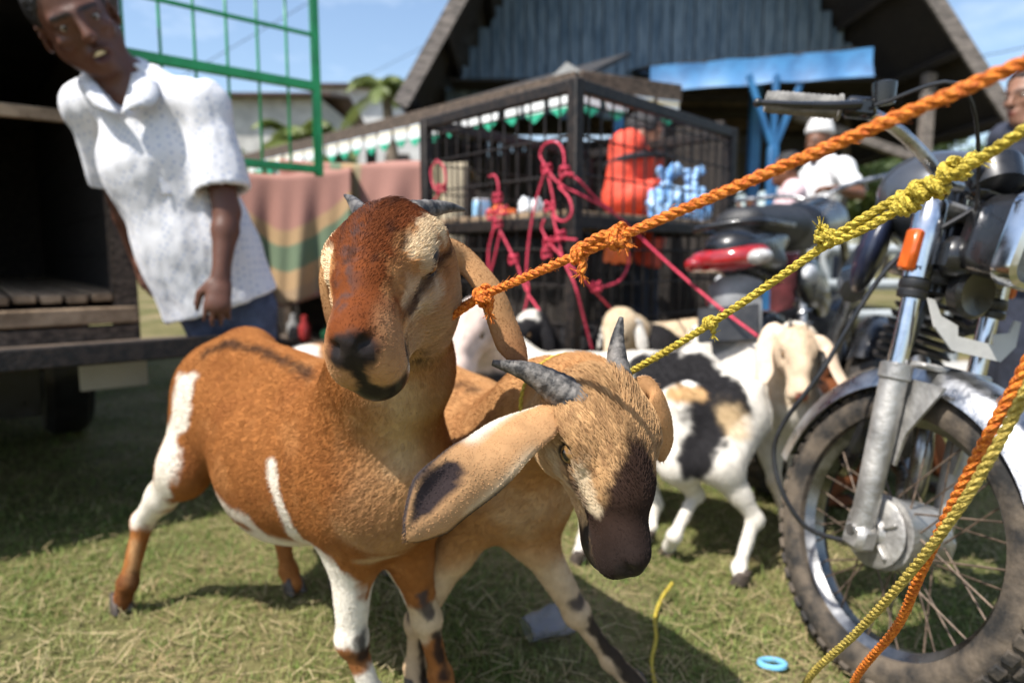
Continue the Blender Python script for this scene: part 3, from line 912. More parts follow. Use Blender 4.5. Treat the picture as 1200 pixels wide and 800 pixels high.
# ------------------------------------------------------------------ horned tan goat lowering its head
def hero_two():
    pel, che = P(418, 455, 1.66), P(596, 552, 1.23)
    hd = math.atan2(che[1] - pel[1], che[0] - pel[0])
    s = .98
    f = V3(math.cos(hd), math.sin(hd), 0)
    mid = (pel + che) / 2
    J = canon((mid[0] + f[0] * .02, mid[1] + f[1] * .02), hd, s, 0)
    J['pel'], J['che'], J['mid'] = pel, che, mid + V3(0, 0, -.035)
    J['wit'] = P(560, 470, 1.30); J['loin'] = P(455, 425, 1.62)
    J['bri'] = P(612, 562, 1.15)
    J['fr'] = [P(560, 570, 1.16), P(532, 640, 1.21), P(490, 728, 1.25), P(486, 780, 1.27), G(488, 812)]
    J['fl'] = [P(624, 560, 1.20), P(625, 628, 1.22), P(676, 718, 1.25), P(716, 772, 1.26), G(745, 812)]
    J['neck0'] = P(608, 510, 1.16); J['neck1'] = P(645, 480, 1.0); J['neck2'] = P(678, 476, .87)
    o, n = P(707, 446, .77), P(777, 652, .675)
    R = frame_of(n - o, (.60, -1.0, .30))
    hs = np.linalg.norm(n - o) / .205
    HM = lambda x, y, z: o + R @ (np.array((x, y * 1.34, z)) * hs)
    tan = (.40, .205, .082); pale = (.58, .44, .28); white = (.70, .63, .52); dark = (.020, .014, .011)
    def coat(V, H, B, N, J):
        C = np.tile(np.array((*tan, 1.0)), (len(V), 1))
        lay(C, sstep(fbm(V, 14, 3, 1), 0, .8), (.33, .15, .055), .7)
        lay(C, 1 - sstep(B[:, 2] + .03 * fbm(V, 12, 2, 3), .24, .32), pale, .75)
        lay(C, edge(V, np.linalg.norm(V - J['bri'], axis=1), .085, .03, .02, 20), pale, .6)
        lay(C, edge(V, poly_dist(V, surf(V, [(430, 432), (500, 440), (560, 452)])), .010, .012, .010, 50), (.04, .02, .012), .7)
        for k in ('fl', 'fr'):
            p = J[k]
            lay(C, edge(V, seg_dist(V, p[1] * .6 + p[2] * .4, p[2]), .035, .010, .012, 30), (.52, .38, .24), .8)
            lay(C, edge(V, seg_dist(V, p[2] + V3(.019, -.008, -.01), p[4] + V3(.022, -.010, 0)), .015, .004, .006, 40), dark, .95)
            lay(C, edge(V, np.linalg.norm(V - (p[2] + V3(-.006, -.014, .03)), axis=1), .017, .006, .008, 40), (.05, .04, .04), .9)
        face = sstep(H[:, 0], -.05, -.005) * (1 - sstep(np.linalg.norm(H[:, 1:] - np.array((0, -.045)), axis=1), .11, .14))
        lay(C, face, (.47, .28, .13))
        lay(C, face * sstep(fbm(V, 120, 2, 3), .0, .5) * sstep(H[:, 2], -.05, -.02), (.16, .075, .032), .55)
        lay(C, face * sstep(fbm(H * np.array((26, 120, 60)), 1.0, 3, 4), .05, .55) * sstep(H[:, 2], -.05, -.02), (.13, .06, .028), .42)
        lay(C, face * sstep(-H[:, 2], .05, .10), (.50, .33, .18), .8)
        # dark saddle of the nose
        w_ = .003 + .024 * sstep(H[:, 0], .06, .15)
        nd = 1 - sstep(np.abs(H[:, 1]) + .009 * fbm(V, 60, 3, 2), w_ - .004, w_ + .008)
        hd_ = np.linalg.norm(H, axis=1) < .27
        lay(C, hd_ * nd * sstep(H[:, 0], .05, .095) * (H[:, 2] > -.08), (.030, .016, .011))
        lay(C, hd_ * sstep(H[:, 0] + .006 * fbm(V, 40, 3, 6), .135, .18), (.022, .013, .010), .95)
        lay(C, hd_ * sstep(H[:, 0], .17, .195), (.02, .013, .011), .85)
        for y in (-1, 1):
            lay(C, edge(V, seg_dist(H, np.array((.080, .032 * y, -.018)), np.array((.135, .025 * y, -.046))), .010, .004, .006, 60), (.62, .49, .33), .95)
            lay(C, edge(V, seg_dist(H, np.array((.091, .038 * y, -.040)), np.array((.13, .030 * y, -.056))), .0045, .004, .005, 60), (.07, .03, .018), .85)
            lay(C, edge(V, seg_dist(H, np.array((.07, .040 * y, -.055)), np.array((.12, .031 * y, -.066))), .010, .008, .006, 60), (.56, .42, .27), .8)
        finish_head(C, H, V)
        return C
    def ec(t, u):
        out = np.tile(np.array((.44, .245, .112, 1.0)), (len(t), 1)); inn = np.tile(np.array((.055, .038, .036, 1.0)), (len(t), 1))
        m = (sstep(u, .35, .8) * (1 - sstep(t, .45, .6)))[:, None]
        out[:, :3] = out[:, :3] * (1 - m) + np.array((.62, .55, .46)) * m
        m = (sstep(-u, .55, .9) * sstep(t, .25, .4) * (1 - sstep(t, .7, .8)))[:, None]
        out[:, :3] = out[:, :3] * (1 - m) + np.array((.56, .40, .24)) * m
        q = ((t - .81) / .15) ** 2 + ((u - .36) / .52) ** 2; m = (1 - sstep(q, .75, 1.05))[:, None]
        out[:, :3] = out[:, :3] * (1 - m) + np.array((.040, .028, .027)) * m
        m = sstep(np.abs(u), .90, 1.0)[:, None] * sstep(t, .4, .6)[:, None]
        out[:, :3] = out[:, :3] * (1 - m) + np.array((.03, .025, .025)) * m
        inn[:, 3] = .6
        return out, inn
    def ec2(t, u):
        o_, i_ = ec(t * 0, u * 0); o_[:, :3] = (.40, .21, .09); i_[:, :3] = (.5, .42, .36); return o_, i_
    ears = [dict(line=[HM(.014, -.042, -.034), P(602, 505, .69), P(563, 545, .63), P(520, 585, .585), P(476, 630, .555)], w=.0315, n=(-.35, -.72, .62), n2=(.15, -.9, -.25), cup=.8, coat=ec, dent=(.81, .36, .12, .5, .010)),
            dict(line=[HM(.012, .040, -.034), P(766, 458, .80), P(779, 484, .80), P(781, 512, .805), P(775, 540, .81)], w=.021, n=(.75, -.5, .4), n2=(.5, -.8, .1), cup=1.1, coat=ec2)]
    def hl(b, t, up): b, t = np.asarray(b), np.asarray(t); up = np.asarray(up); return [b, b * .66 + t * .34 + up * .8, b * .33 + t * .67 + up, t]
    horns = [dict(line=hl(HM(.034, -.019, -.012), P(577, 425, .76), (.004, 0, .008)), r=.0245, rings=11),
             dict(line=hl(HM(.034, .019, -.012), P(728, 372, .81), (-.006, 0, .002)), r=.0205, rings=11)]
    build_goat('goat', 'horned tan goat with a dark nose lowering its head on a yellow rope', J, (o, R, hs), coat, h=.0036, horns=horns, ears=ears, hairs=110000, wide=1.34, muz=.80, hair_len=(.0095, .0095), roman=1.05)
    return J, (o, R, hs), HM
H2 = hero_two()

# ------------------------------------------------------------------ goats behind
def aim_head(J, base, nose_dir, up=(0, 0, 1), hs=1.0):
    R = frame_of(nose_dir, up)
    return (np.asarray(base, float), R, hs)
def std_ears(o, R, hs, coat, droop=.10, w=.026, out=.055):
    E = []
    for y in (-1, 1):
        L = lambda x, yy, z: o + R @ (np.array((x, yy * y, z)) * hs)
        a = L(.012, .040, -.032)
        b = L(.012, .040 + out * .6, -.034)
        c = b + (R[:, 1] * y * out * .35) * hs + V3(0, 0, -droop * .5) * hs
        d = b + (R[:, 1] * y * out * .45) * hs + V3(0, 0, -droop) * hs
        E.append(dict(line=[a, b, c, d], w=w * hs, n=R[:, 1] * y + R[:, 0] * .5, n2=R[:, 1] * y * .6 + R[:, 0], cup=1.0, coat=coat))
    return E
def ear_plain(out, inn):
    def f(t, u): return np.tile(np.array((*out, 1.0)), (len(t), 1)), np.tile(np.array((*inn, 1.0)), (len(t), 1))
    return f
CREAM = (.62, .52, .39); WHITE = (.66, .62, .55); BLACK = (.016, .015, .016)

def saddle_goat():
    pel, che = P(855, 478, 1.86), P(672, 462, 2.15)
    hd = math.atan2(che[1] - pel[1], che[0] - pel[0]); s = .92
    f = V3(math.cos(hd), math.sin(hd), 0); mid = (pel + che) / 2
    J = canon((mid[0], mid[1]), hd, s)
    J['pel'] = pel; J['che'] = che; J['mid'] = mid + V3(0, 0, -.02)
    J['wit'] = P(660, 432, 2.15); J['loin'] = P(815, 430, 1.93)
    J['tail0'] = P(873, 468, 1.80); J['tail1'] = P(890, 452, 1.77)
    J['hl'] = [P(862, 492, 1.80), P(845, 545, 1.74), P(884, 606, 1.74), P(866, 665, 1.72), G(868, 684)]
    J['hr'] = [P(800, 490, 1.84), P(795, 545, 1.80), P(815, 578, 1.85), P(790, 628, 1.80), G(783, 648)]
    J['fl'] = [P(690, 480, 2.10), P(700, 545, 2.05), P(688, 590, 2.0), P(684, 632, 1.88), G(678, 658)]
    J['fr'] = [P(735, 480, 2.15), P(752, 540, 2.1), P(768, 590, 2.08), P(764, 620, 2.05), G(757, 636)]
    J['neck0'] = P(628, 450, 2.2); J['neck1'] = P(600, 420, 2.3); J['neck2'] = P(590, 400, 2.4)
    h = aim_head(J, P(585, 400, 2.45), (-.5, .75, -.35), hs=.92)
    def coat(V, H, B, N, J):
        C = np.tile(np.array((*WHITE, 1.0)), (len(V), 1))
        lay(C, sstep(fbm(V, 8, 2, 4), .1, .8), CREAM, .6)
        lay(C, edge(V, poly_dist(V, surf(V, [(765, 428), (800, 430), (830, 455), (842, 470)])), .068, .010, .03, 16), BLACK)
        lay(C, edge(V, poly_dist(V, surf(V, [(825, 480), (820, 510), (812, 535)])), .048, .010, .025, 18), BLACK)
        lay(C, edge(V, poly_dist(V, surf(V, [(785, 460), (815, 456)])), .022, .010, .015, 25), (.45, .28, .13))
        lay(C, edge(V, poly_dist(V, surf(V, [(806, 444)])* 2), .016, .006, .01, 30), (.8, .76, .7))
        lay(C, edge(V, poly_dist(V, surf(V, [(850, 480), (862, 500)])), .03, .02, .02, 22), (.56, .40, .22), .7)
        return C
    root = build_goat('goat', 'white goat with a black saddle patch turning its rump to the camera', J, h, coat, h=.0065, ears=std_ears(*h, ear_plain(WHITE, CREAM)), hairs=26000, hair_len=(.017, .010), eyes=True, fat=1.0)
saddle_goat()

def cream_kid():
    hd = math.radians(-72); s = .84
    c = P(868, 470, 2.25)
    J = canon((c[0], c[1]), hd, s)
    J['che'] = P(918, 478, 1.98); J['bri'] = P(925, 478, 1.90); J['wit'] = P(895, 410, 2.05)
    J['pel'] = P(845, 400, 2.42); J['loin'] = P(850, 378, 2.36); J['mid'] = P(872, 435, 2.2)
    J['tail0'] = P(818, 388, 2.5); J['tail1'] = P(810, 398, 2.52)
    J['fl'] = [P(945, 480, 1.98), P(935, 520, 2.0), P(930, 560, 1.98), P(930, 600, 1.97), G(932, 618)]
    J['fr'] = [P(900, 480, 1.98), P(903, 530, 1.96), P(908, 565, 1.93), P(920, 605, 1.90), G(926, 640)]
    J['neck0'] = P(916, 462, 1.96); J['neck1'] = P(925, 432, 1.88); J['neck2'] = P(932, 402, 1.84)
    o, n = P(936, 386, 1.76), P(948, 454, 1.655)
    R = frame_of(n - o, (.02, -.8, .6)); hs = np.linalg.norm(n - o) / .205
    def coat(V, H, B, N, J):
        C = np.tile(np.array((*WHITE, 1.0)), (len(V), 1))
        face = sstep(H[:, 0], -.06, 0) * (np.linalg.norm(H, axis=1) < .25)
        lay(C, face, (.60, .46, .32))
        lay(C, edge(V, np.linalg.norm(V - J['neck1'], axis=1), .12, .05, .02, 12), CREAM, .8)
        nz = edge(V, np.linalg.norm(H - np.array((.207, 0, -.05)), axis=1), .020, .004, .003, 100)
        lay(C, nz, (.36, .13, .09)); C[:, 3] *= 1 - nz
        for y in (-1, 1):
            ey = 1 - sstep(np.linalg.norm(H - np.array((.076, .0415 * y, -.031)), axis=1), .011, .016)
            lay(C, ey, (.10, .06, .045), .9); C[:, 3] *= 1 - ey
        d = np.minimum(seg_dist(H, np.array((.20, 0, -.078)), np.array((.125, .030, -.073))), seg_dist(H, np.array((.20, 0, -.078)), np.array((.125, -.030, -.073))))
        lay(C, edge(V, d, .004, .003, .002, 100), (.30, .16, .11), .8)
        lay(C, edge(V, poly_dist(V, surf(V, [(905, 560), (918, 610)])), .02, .02, .02, 20), (.62, .46, .28), .5)
        return C
    pink = ear_plain((.72, .56, .42), (.62, .38, .29))
    ears = [dict(line=[o + R @ (np.array((.012, -.042, -.03)) * hs), P(902, 388, 1.80), P(893, 412, 1.80), P(895, 450, 1.78)], w=.028, n=(-.7, -.6, .2), cup=1.1, coat=pink),
            dict(line=[o + R @ (np.array((.012, .042, -.03)) * hs), P(972, 405, 1.77), P(982, 432, 1.75), P(999, 462, 1.72)], w=.024, n=(.5, -.8, .3), cup=.8, coat=pink)]
    L = lambda x, y, z: o + R @ (np.array((x, y, z)) * hs)
    horns = [dict(line=[L(-.004, .022 * y, .0), L(-.016, .026 * y, .010), L(-.026, .029 * y, .016)], r=.007, rings=2) for y in (-1, 1)]
    build_goat('goat', 'cream white kid with drooping ears facing the camera beside the motorcycle wheel', J, (o, R, hs), coat, h=.0055, ears=ears, horns=horns, hairs=26000, hair_len=(.012, .008))
cream_kid()

def plain_goat(label, loc, hd, s, coatf, head_at, nose, lie=0, hairs=9000, earc=None, neck=None, h=.008, tweak=None):
    J = canon(loc, hd, s, -lie)
    if lie:
        for k in ('fl', 'fr', 'hl', 'hr'):
            a = J[k]; sg = 1 if k[1] == 'l' else -1
            q = a[0] + J['lft'] * .08 * s * sg; q[2] = .10
            if k[0] == 'f':
                J[k] = [a[0], q + J['fwd'] * .05 * s, q + J['fwd'] * .19 * s + V3(0, 0, -.05), q + J['fwd'] * .08 * s + V3(0, 0, -.07), q + J['fwd'] * .03 * s + V3(0, 0, -.095)]
            else:
                J[k] = [a[0], q + J['fwd'] * .20 * s + V3(0, 0, .03), q - J['fwd'] * .02 * s + V3(0, 0, -.06), q + J['fwd'] * .12 * s + V3(0, 0, -.075), q + J['fwd'] * .17 * s + V3(0, 0, -.095)]
    o = np.asarray(head_at, float)
    J['neck2'] = o - nrm(nose) * .03 + V3(0, 0, -.055 * s)
    J['neck1'] = J['neck0'] * .45 + J['neck2'] * .55 + V3(0, 0, .01)
    if tweak: tweak(J)
    R = frame_of(nose, (0, 0, 1)); hs = s * 1.0
    return build_goat('goat', label, J, (o, R, hs), coatf, h=h, ears=std_ears(o, R, hs, earc or ear_plain(WHITE, (.6, .45, .36))), hairs=hairs, hair_len=(.016, .010))
def flat_coat(base, var=None, marks=()):
    def f(V, H, B, N, J):
        C = np.tile(np.array((*base, 1.0)), (len(V), 1))
        if var: lay(C, sstep(fbm(V, 10, 2, 4), .1, .7), var, .8)
        for sp, c, r, col in marks:
            Q = H if sp == 'H' else B
            lay(C, edge(V, np.linalg.norm(Q - np.array(c), axis=1), r, .010, .02, 24), col)
        finish_head(C, H, V) if base[0] < .5 else None
        return C
    return f
p = P(790, 430, 2.62)
plain_goat('cream goat bending its neck in front of the black cage post', (p[0] + .12, p[1] + .14), math.radians(196), .92, flat_coat((.58, .45, .30), CREAM), P(725, 372, 2.42), (-.35, -.5, -.75))
p = P(668, 430, 2.62)
plain_goat('black goat with a white poll standing under the red ropes', (p[0] + .1, p[1] + .02), math.radians(172), .90, flat_coat(BLACK, None, [('H', (.0, 0, .0), .05, WHITE), ('H', (.05, 0, -.01), .03, WHITE)]), P(620, 372, 2.42), (-.55, -.65, -.45), earc=ear_plain(BLACK, (.1, .07, .06)))
p = P(560, 430, 2.30)
plain_goat('pinkish white goat with dark legs behind the brown goat in front', (p[0] - .02, p[1] + .22), math.radians(-80), .95, flat_coat((.64, .50, .43), WHITE, [('B', (.3, 0, .36), .14, (.05, .045, .045)), ('B', (.2, .1, .4), .1, (.20, .12, .07))]), P(556, 362, 2.0), (-.35, -.6, -.8))
p = P(968, 520, 2.35)
plain_goat('dark brown goat resting in the shade behind the cream kid', (p[0] + .05, p[1]), math.radians(20), .95, flat_coat((.16, .055, .022), (.10, .035, .016)), P(1035, 500, 2.45), (.8, .3, -.5), lie=.18, earc=ear_plain((.14, .05, .02), (.2, .1, .07)))
p = P(372, 430, 2.15)
plain_goat('white goat with a brown patch half hidden behind the brown goat in front', (p[0] + .16, p[1] + .06), math.radians(8), .86, flat_coat(WHITE, CREAM, [('B', (-.12, 0, .56), .10, (.38, .19, .08)), ('B', (.15, 0, .5), .18, (.38, .19, .08))]), P(470, 420, 2.2), (.7, -.2, -.65))
# ================================================================== people
M_SKIN = attr_mat('skin', rough=.48, spec=.35, wet_rough=.25, bump=.12, bscale=220, vscale=35, var=.10, sss=.08)
M_HAIR = mat('black hair', (.012, .010, .010), rough=.45, var=.4, scale=90, bump=.5, bscale=300)
M_SOLE = mat('rubber sandal', (.03, .028, .03), rough=.7)
M_TEETH = mat('teeth', (.72, .60, .36), rough=.25, var=.25, scale=120)
def eyeball(c, fwd, r, parent):
    b = MB().ball(c, r, 12, X=fwd)
    o = b.build('eye', M_EYE, parent, angle=180)
    V = np.array(b.v); a = ((V - c) / r) @ nrm(fwd)
    C = np.tile(np.array((.26, .21, .17, 0)), (len(V), 1)); C[a > .84] = (.03, .016, .01, 0)
    set_attr(o.data, 'coat', C)
def canon_person(loc, hd, k=1.0):
    f = rot_z((1, 0, 0), hd); l = rot_z((0, 1, 0), hd); o = V3(*loc)
    T = lambda x, y, z: o + (f * x + l * y + V3(0, 0, z)) * k
    J = dict(pel=T(0, 0, .90), bel=T(.015, 0, 1.03), che=T(0, 0, 1.22), nek=T(-.02, 0, 1.385), f=f, l=l, k=k, o=o)
    J['head'] = (T(.025, 0, 1.535), frame_of(f, (0, 0, 1)), k)
    for sd, sg in (('l', 1), ('r', -1)):
        J['a' + sd] = [T(-.01, .175 * sg, 1.345), T(-.03, .225 * sg, 1.08), T(.05, .225 * sg, .85)]
        J['h' + sd] = (T(.08, .215 * sg, .76) - T(.05, .225 * sg, .85), l * -sg)
        J['l' + sd] = [T(0, .085 * sg, .87), T(.02, .095 * sg, .47), T(-.02, .10 * sg, .085), T(.11, .11 * sg, .03)]
    return J
def hand_sdf(S, w, d, n, k, curl=.5, side=1):
    """wrist w, direction d, palm normal n (the side the fingers curl to)"""
    d = nrm(d); n = nrm(np.asarray(n) - d * np.dot(n, d)); s_ = np.cross(d, n) * side
    kn = w + d * .082 * k
    S.cone(w, w + d * .045 * k, .026 * k, .034 * k, .015 * k, (n, 1.7))
    S.cone(w + d * .04 * k, kn, .034 * k, .038 * k, .012 * k, (n, 2.2))
    for i, (off, L, r) in enumerate(((-.030, .068, .0088), (-.010, .078, .0092), (.010, .074, .0090), (.029, .060, .0080))):
        p = kn + s_ * off * k - d * abs(off) * .25 * k
        dd = nrm(d + s_ * off * 3); pts = [p]
        c = curl * (1 + .12 * i)
        for q, fr in enumerate((.42, .32, .26)):
            a = c * (.35 + .75 * q) 
            v = nrm(dd * math.cos(a) + n * math.sin(a))
            pts.append(pts[-1] + v * L * fr * k)
        S.chain(pts, [r * k, r * .95 * k, r * .86 * k, r * .7 * k], .004 * k)
        S.ell(pts[1], r * 1.03 * k, None, .003 * k)
    t0 = w + d * .028 * k - s_ * .026 * k
    t1 = t0 + nrm(d * .7 - s_ * .65 + n * .3) * .042 * k
    t2 = t1 + nrm(d * .95 - s_ * .2 + n * .4) * .030 * k
    t3 = t2 + nrm(d + n * .35) * .022 * k
    S.chain([t0, t1, t2, t3], [.015 * k, .0115 * k, .010 * k, .0075 * k], .008 * k)
def human(name, label, J, skin=(.17, .075, .042), shirt=None, sleeve=.62, hem=.0, trousers=None, hair=True, cap=None, h=.009, mouth_open=False, cat='person', fine=False, vneck=0, eyes=True, hairline=.055, curl=.45, shirt_parts=None, legs=True, feet=True, belly=1.0, loose=.0):
    k = J['k']; o, R, hk = J['head']
    L = lambda x, y, z: o + R @ (np.array((x, y, z)) * hk)
    S = SDF()
    # head
    def e(c, r, kk=.018, sub=False): S.ell(L(*c), np.array(r) * hk, R, kk * hk, sub)
    e((-.014, 0, .036), (.094, .074, .080), .03)
    e((.028, 0, -.026), (.060, .058, .080), .03)
    for y in (-1, 1):
        S.cone(L(.010, .050 * y, -.045), L(.070, .016 * y, -.098), .020 * hk, .015 * hk, .03 * hk)
        S.cone(L(.084, .010 * y, .021), L(.069, .046 * y, .019), .0095 * hk, .008 * hk, .014 * hk)
        e((.062, .044 * y, -.024), (.021, .017, .014), .016)
        e((.0925, .031 * y, .001), (.013, .0165, .0095), .008, True)
        S.cone(L(.084, .018 * y, .0062), L(.078, .045 * y, .0062), .0048 * hk, .004 * hk, .004 * hk)
        S.cone(L(.084, .019 * y, -.0050), L(.078, .044 * y, -.0046), .0048 * hk, .0035 * hk, .004 * hk)
        e((.100, .0115 * y, -.034), (.0095, .0075, .0075), .008)
        e((.105, .0075 * y, -.0415), (.005, .0038, .003), .003, True)
        S.cone(L(.102, .014 * y, -.036), L(.086, .034 * y, -.064), .0022 * hk, .002 * hk, .008 * hk, sub=True)
        c = (-.006, .077 * y, -.008)
        Q = R @ np.array(Matrix.Rotation(.35 * y, 3, 'Z'))
        S.ell(L(*c), np.array((.021, .0075, .032)) * hk, Q, .008 * hk)
        S.ell(L(-.001, .085 * y, -.004), np.array((.011, .006, .019)) * hk, Q, .004 * hk, True)
    S.cone(L(.088, 0, .014), L(.111, 0, -.027), .0085 * hk, .0115 * hk, .012 * hk)
    e((.111, 0, -.030), (.0105, .0105, .009), .008)
    e((.079, 0, -.100), (.017, .020, .014), .016)
    e((.086, 0, -.067), (.014, .027, .017), .015)
    dz = .012 if mouth_open else .0
    e((.0965, 0, -.0605 + dz * .3), (.0085, .0215 + dz * .4, .0052), .005)
    e((.0940, 0, -.0755 - dz * .7), (.0090, .0185, .0056), .005)
    e((.106, 0, -.0685), (.018, .022 + dz * .4, .0022 + dz * .85), .003, True)
    S.cone(L(-.025, 0, -.045), J['nek'], .050 * hk, .056 * k, .03 * k)
    S.cone(L(.01, 0, -.08), J['nek'] + (J['f'] * .02) * k, .035 * hk, .045 * k, .03 * k)
    # trunk and limbs
    fl = (J['f'], 1.35)
    S.cone(J['nek'], J['che'], .075 * k, .125 * k, .06 * k, fl)
    S.cone(J['che'], J['bel'], .128 * k, .118 * k * belly, .05 * k, fl)
    S.cone(J['bel'], J['pel'], .118 * k * belly, .125 * k, .05 * k, fl)
    for sd in 'lr':
        a = J['a' + sd]
        S.cone(J['nek'] - V3(0, 0, .02) * k, a[0], .06 * k, .058 * k, .05 * k)
        S.cone(a[0], a[1], .050 * k, .038 * k, .03 * k)
        m = a[1] * .7 + a[2] * .3
        S.cone(a[1], m, .037 * k, .037 * k, .02 * k); S.cone(m, a[2], .037 * k, .0245 * k, .02 * k)
        d, n = J['h' + sd]
        hand_sdf(S, a[2], d, n, k, J.get('curl', curl), 1 if sd == 'l' else -1)
        g = J['l' + sd]
        if legs:
            S.cone(g[0], g[1], .080 * k, .050 * k, .05 * k)
            m = g[1] * .65 + g[2] * .35
            S.cone(g[1], m, .049 * k, .050 * k, .03 * k); S.cone(m, g[2], .050 * k, .034 * k, .03 * k)
            if feet:
                S.cone(g[2] + V3(0, 0, -.03) * k, g[3], .036 * k, .030 * k, .03 * k)
                S.cone(g[3], g[3] + nrm(g[3] - g[2]) * V3(1, 1, 0) * .08 * k, .03 * k, .018 * k, .02 * k, (V3(0, 0, 1), 1.3))
    V, F = S.mesh(h, 2)
    H = ((V - o) @ R) / hk
    C = np.tile(np.array((*skin, 1.0)), (len(V), 1))
    lay(C, sstep(fbm(V, 22, 3, 2), .0, .7), tuple(c * .8 for c in skin), .7)
    inh = (np.linalg.norm(H, axis=1) < .17)
    lip = edge(V, np.linalg.norm((H - np.array((.098, 0, -.069))) * np.array((.8, .75, 1.5)), axis=1), .0165, .004, .003, 60) * inh
    lay(C, lip, (skin[0] * .95, skin[1] * .62, skin[2] * .7), .9)
    lay(C, inh * (1 - sstep(np.linalg.norm(H - np.array((.105, 0, -.03)), axis=1), .01, .03)), tuple(min(1, c * 1.25) for c in skin), .6)
    for y in (-1, 1):
        br = edge(V, seg_dist(H, np.array((.092, .012 * y, .021)), np.array((.078, .046 * y, .022))), .0055, .003, .003, 120) * inh
        lay(C, br, (.012, .010, .010), .9)
        lay(C, edge(V, seg_dist(H, np.array((.085, .018 * y, .004)), np.array((.080, .045 * y, .004))), .0026, .0015, .001, 120) * inh, (.02, .012, .01), .8)
    if mouth_open:
        lay(C, edge(V, np.linalg.norm((H - np.array((.092, 0, -.0685))) * np.array((.7, .62, 1.3)), axis=1), .0125, .002, .0, 60) * inh, (.05, .015, .012))
        lay(C, edge(V, np.linalg.norm((H - np.array((.098, 0, -.053))) * np.array((.8, .7, 1.2)), axis=1), .012, .004, .006, 120) * inh, (.04, .025, .02), .45)
    root = thing(name, label, cat, (J['pel'][0], J['pel'][1], 0), None)
    me = np_mesh('body', V, F); set_attr(me, 'coat', C); me.materials.append(M_SKIN)
    link('body', me, root)
    if eyes:
        for y in (-1, 1): eyeball(L(.0735, .031 * y, .0005), R @ nrm((1, .0, -.15)), .0118 * hk, root)
    if mouth_open:
        for y in range(-3, 4):
            b = MB().box(L(.0935 - .0009 * y * y, y * .0062, -.0635 + .0003 * y * y), np.array((.005, .0057, .0095)) * hk, R[:, 0], R[:, 1], bev=.0012)
            b.build('tooth', M_TEETH, root, angle=80)
    if hair:
        Sh = SDF()
        Sh.ell(L(-.018, 0, .042), np.array((.101, .081, .085)) * hk, R, .01)
        Sh.cut(L(.062, 0, hairline + .012), R @ np.array((.86, 0, -.5)), .4)
        Sh.cut(L(.02, 0, -.045), R @ np.array((.30, 0, -.95)), .4)
        for y in (-1, 1):
            Sh.ell(L(.082, .055 * y, hairline + .01), np.array((.030, .030, .040)) * hk, R, .01, True)
            Sh.ell(L(-.002, .080 * y, -.012), np.array((.024, .02, .034)) * hk, R, .006, True)
        Vh, Fh = Sh.mesh(min(h, .007), 2)
        Vh = Vh + vnormals(Vh, Fh) * (fbm(Vh, 70, 2, 3) * .0035 * hk)[:, None]
        me = np_mesh('hair', Vh, Fh); me.materials.append(M_HAIR); link('hair', me, root)
    if cap is not None:
        Sc = SDF(); Sc.cone(L(-.012, 0, .075), L(-.016, 0, .095), .094 * hk, .084 * hk, .02)
        Sc.cut(L(0, 0, .052), R @ np.array((.15, 0, -1.0)), .4)
        Vc, Fc = Sc.mesh(min(h, .008), 3)
        me = np_mesh('cap', Vc, Fc); me.materials.append(cap); link('cap', me, root)
    sh = None
    if shirt is not None:
        G_ = (.017 + loose) * k
        T = SDF()
        for sd in 'lr':
            a = J['a' + sd]
            T.cone(J['nek'] - V3(0, 0, .02) * k, a[0], .064 * k + .010 * k, .060 * k + .017 * k, .05 * k)
            if sleeve <= 1:
                q = a[0] + (a[1] - a[0]) * sleeve; q2 = a[0] + (a[1] - a[0]) * (sleeve + .12)
                T.cone(a[0], q2, .052 * k + .016 * k, .058 * k + .6 * G_, .035 * k)
                T.cut(q, a[1] - a[0], .16 * k)
                T.cone(q2, a[0] + (a[1] - a[0]) * sleeve * .55, .057 * k + G_ * .35, .046 * k + G_ * .2, .005, sub=True)
            else:
                T.cone(a[0], a[1], .054 * k + G_, .044 * k + G_, .035 * k)
                T.cone(a[1], a[2], .044 * k + G_, .030 * k + G_, .03 * k)
                T.cut(a[2], a[2] - a[1], .07 * k)
        T.cone(J['nek'] - nrm(J['nek'] - J['che']) * .005, J['che'], .078 * k + .017 * k, .128 * k + G_, .06 * k, fl)
        T.cone(J['che'], J['bel'], .130 * k + G_, .128 * k * belly + G_, .05 * k, fl)
        end = J['pel'] + (J['pel'] - J['bel']) * (hem + .3)
        T.cone(J['bel'], end, .128 * k * belly + G_, .148 * k + G_, .05 * k, (J['f'], 1.28))
        ax = nrm(J['pel'] - J['bel'])
        T.cut(J['pel'] + ax * hem * .13 * k, ax, .34 * k)
        T.cone(end + ax * .12 * k, J['pel'] - ax * .02 * k, .142 * k + G_, .128 * k, .01, (J['f'], 1.28), sub=True)
        up = nrm(J['nek'] - J['che'])
        T.cone(J['nek'] - up * .02 * k, J['nek'] + up * .2 * k, .056 * k, .062 * k, .01, sub=True)
        if isinstance(vneck, list):
            for va, vb, ra_, rb_ in vneck: T.cone(va, vb, ra_, rb_, .004, sub=True)
        elif vneck: T.cone(J['nek'] + J['f'] * .10 * k + up * .02, J['nek'] + J['f'] * .125 * k - up * vneck, .044 * k, .006 * k, .004, sub=True)
        Vt, Ft = T.mesh(h * .85, 2)
        Nt = vnormals(Vt, Ft)
        wr = np.array(Vt); rel = (Vt - J['bel'])
        a = rel @ J['l']; b = rel @ np.array((0, 0, 1.0)); c_ = rel @ J['f']
        D = fbm(np.stack([a * 9 + b * 2.2, b * 3.2 - a * 1.5, c_ * 5], 1), 1.6, 3, 2.7)
        Vt = Vt + Nt * (D * .0085 * k)[:, None]
        me = np_mesh('shirt', Vt, Ft); me.materials.append(shirt); sh = link('shirt', me, root)
        if shirt_parts: shirt_parts(sh, L, up)
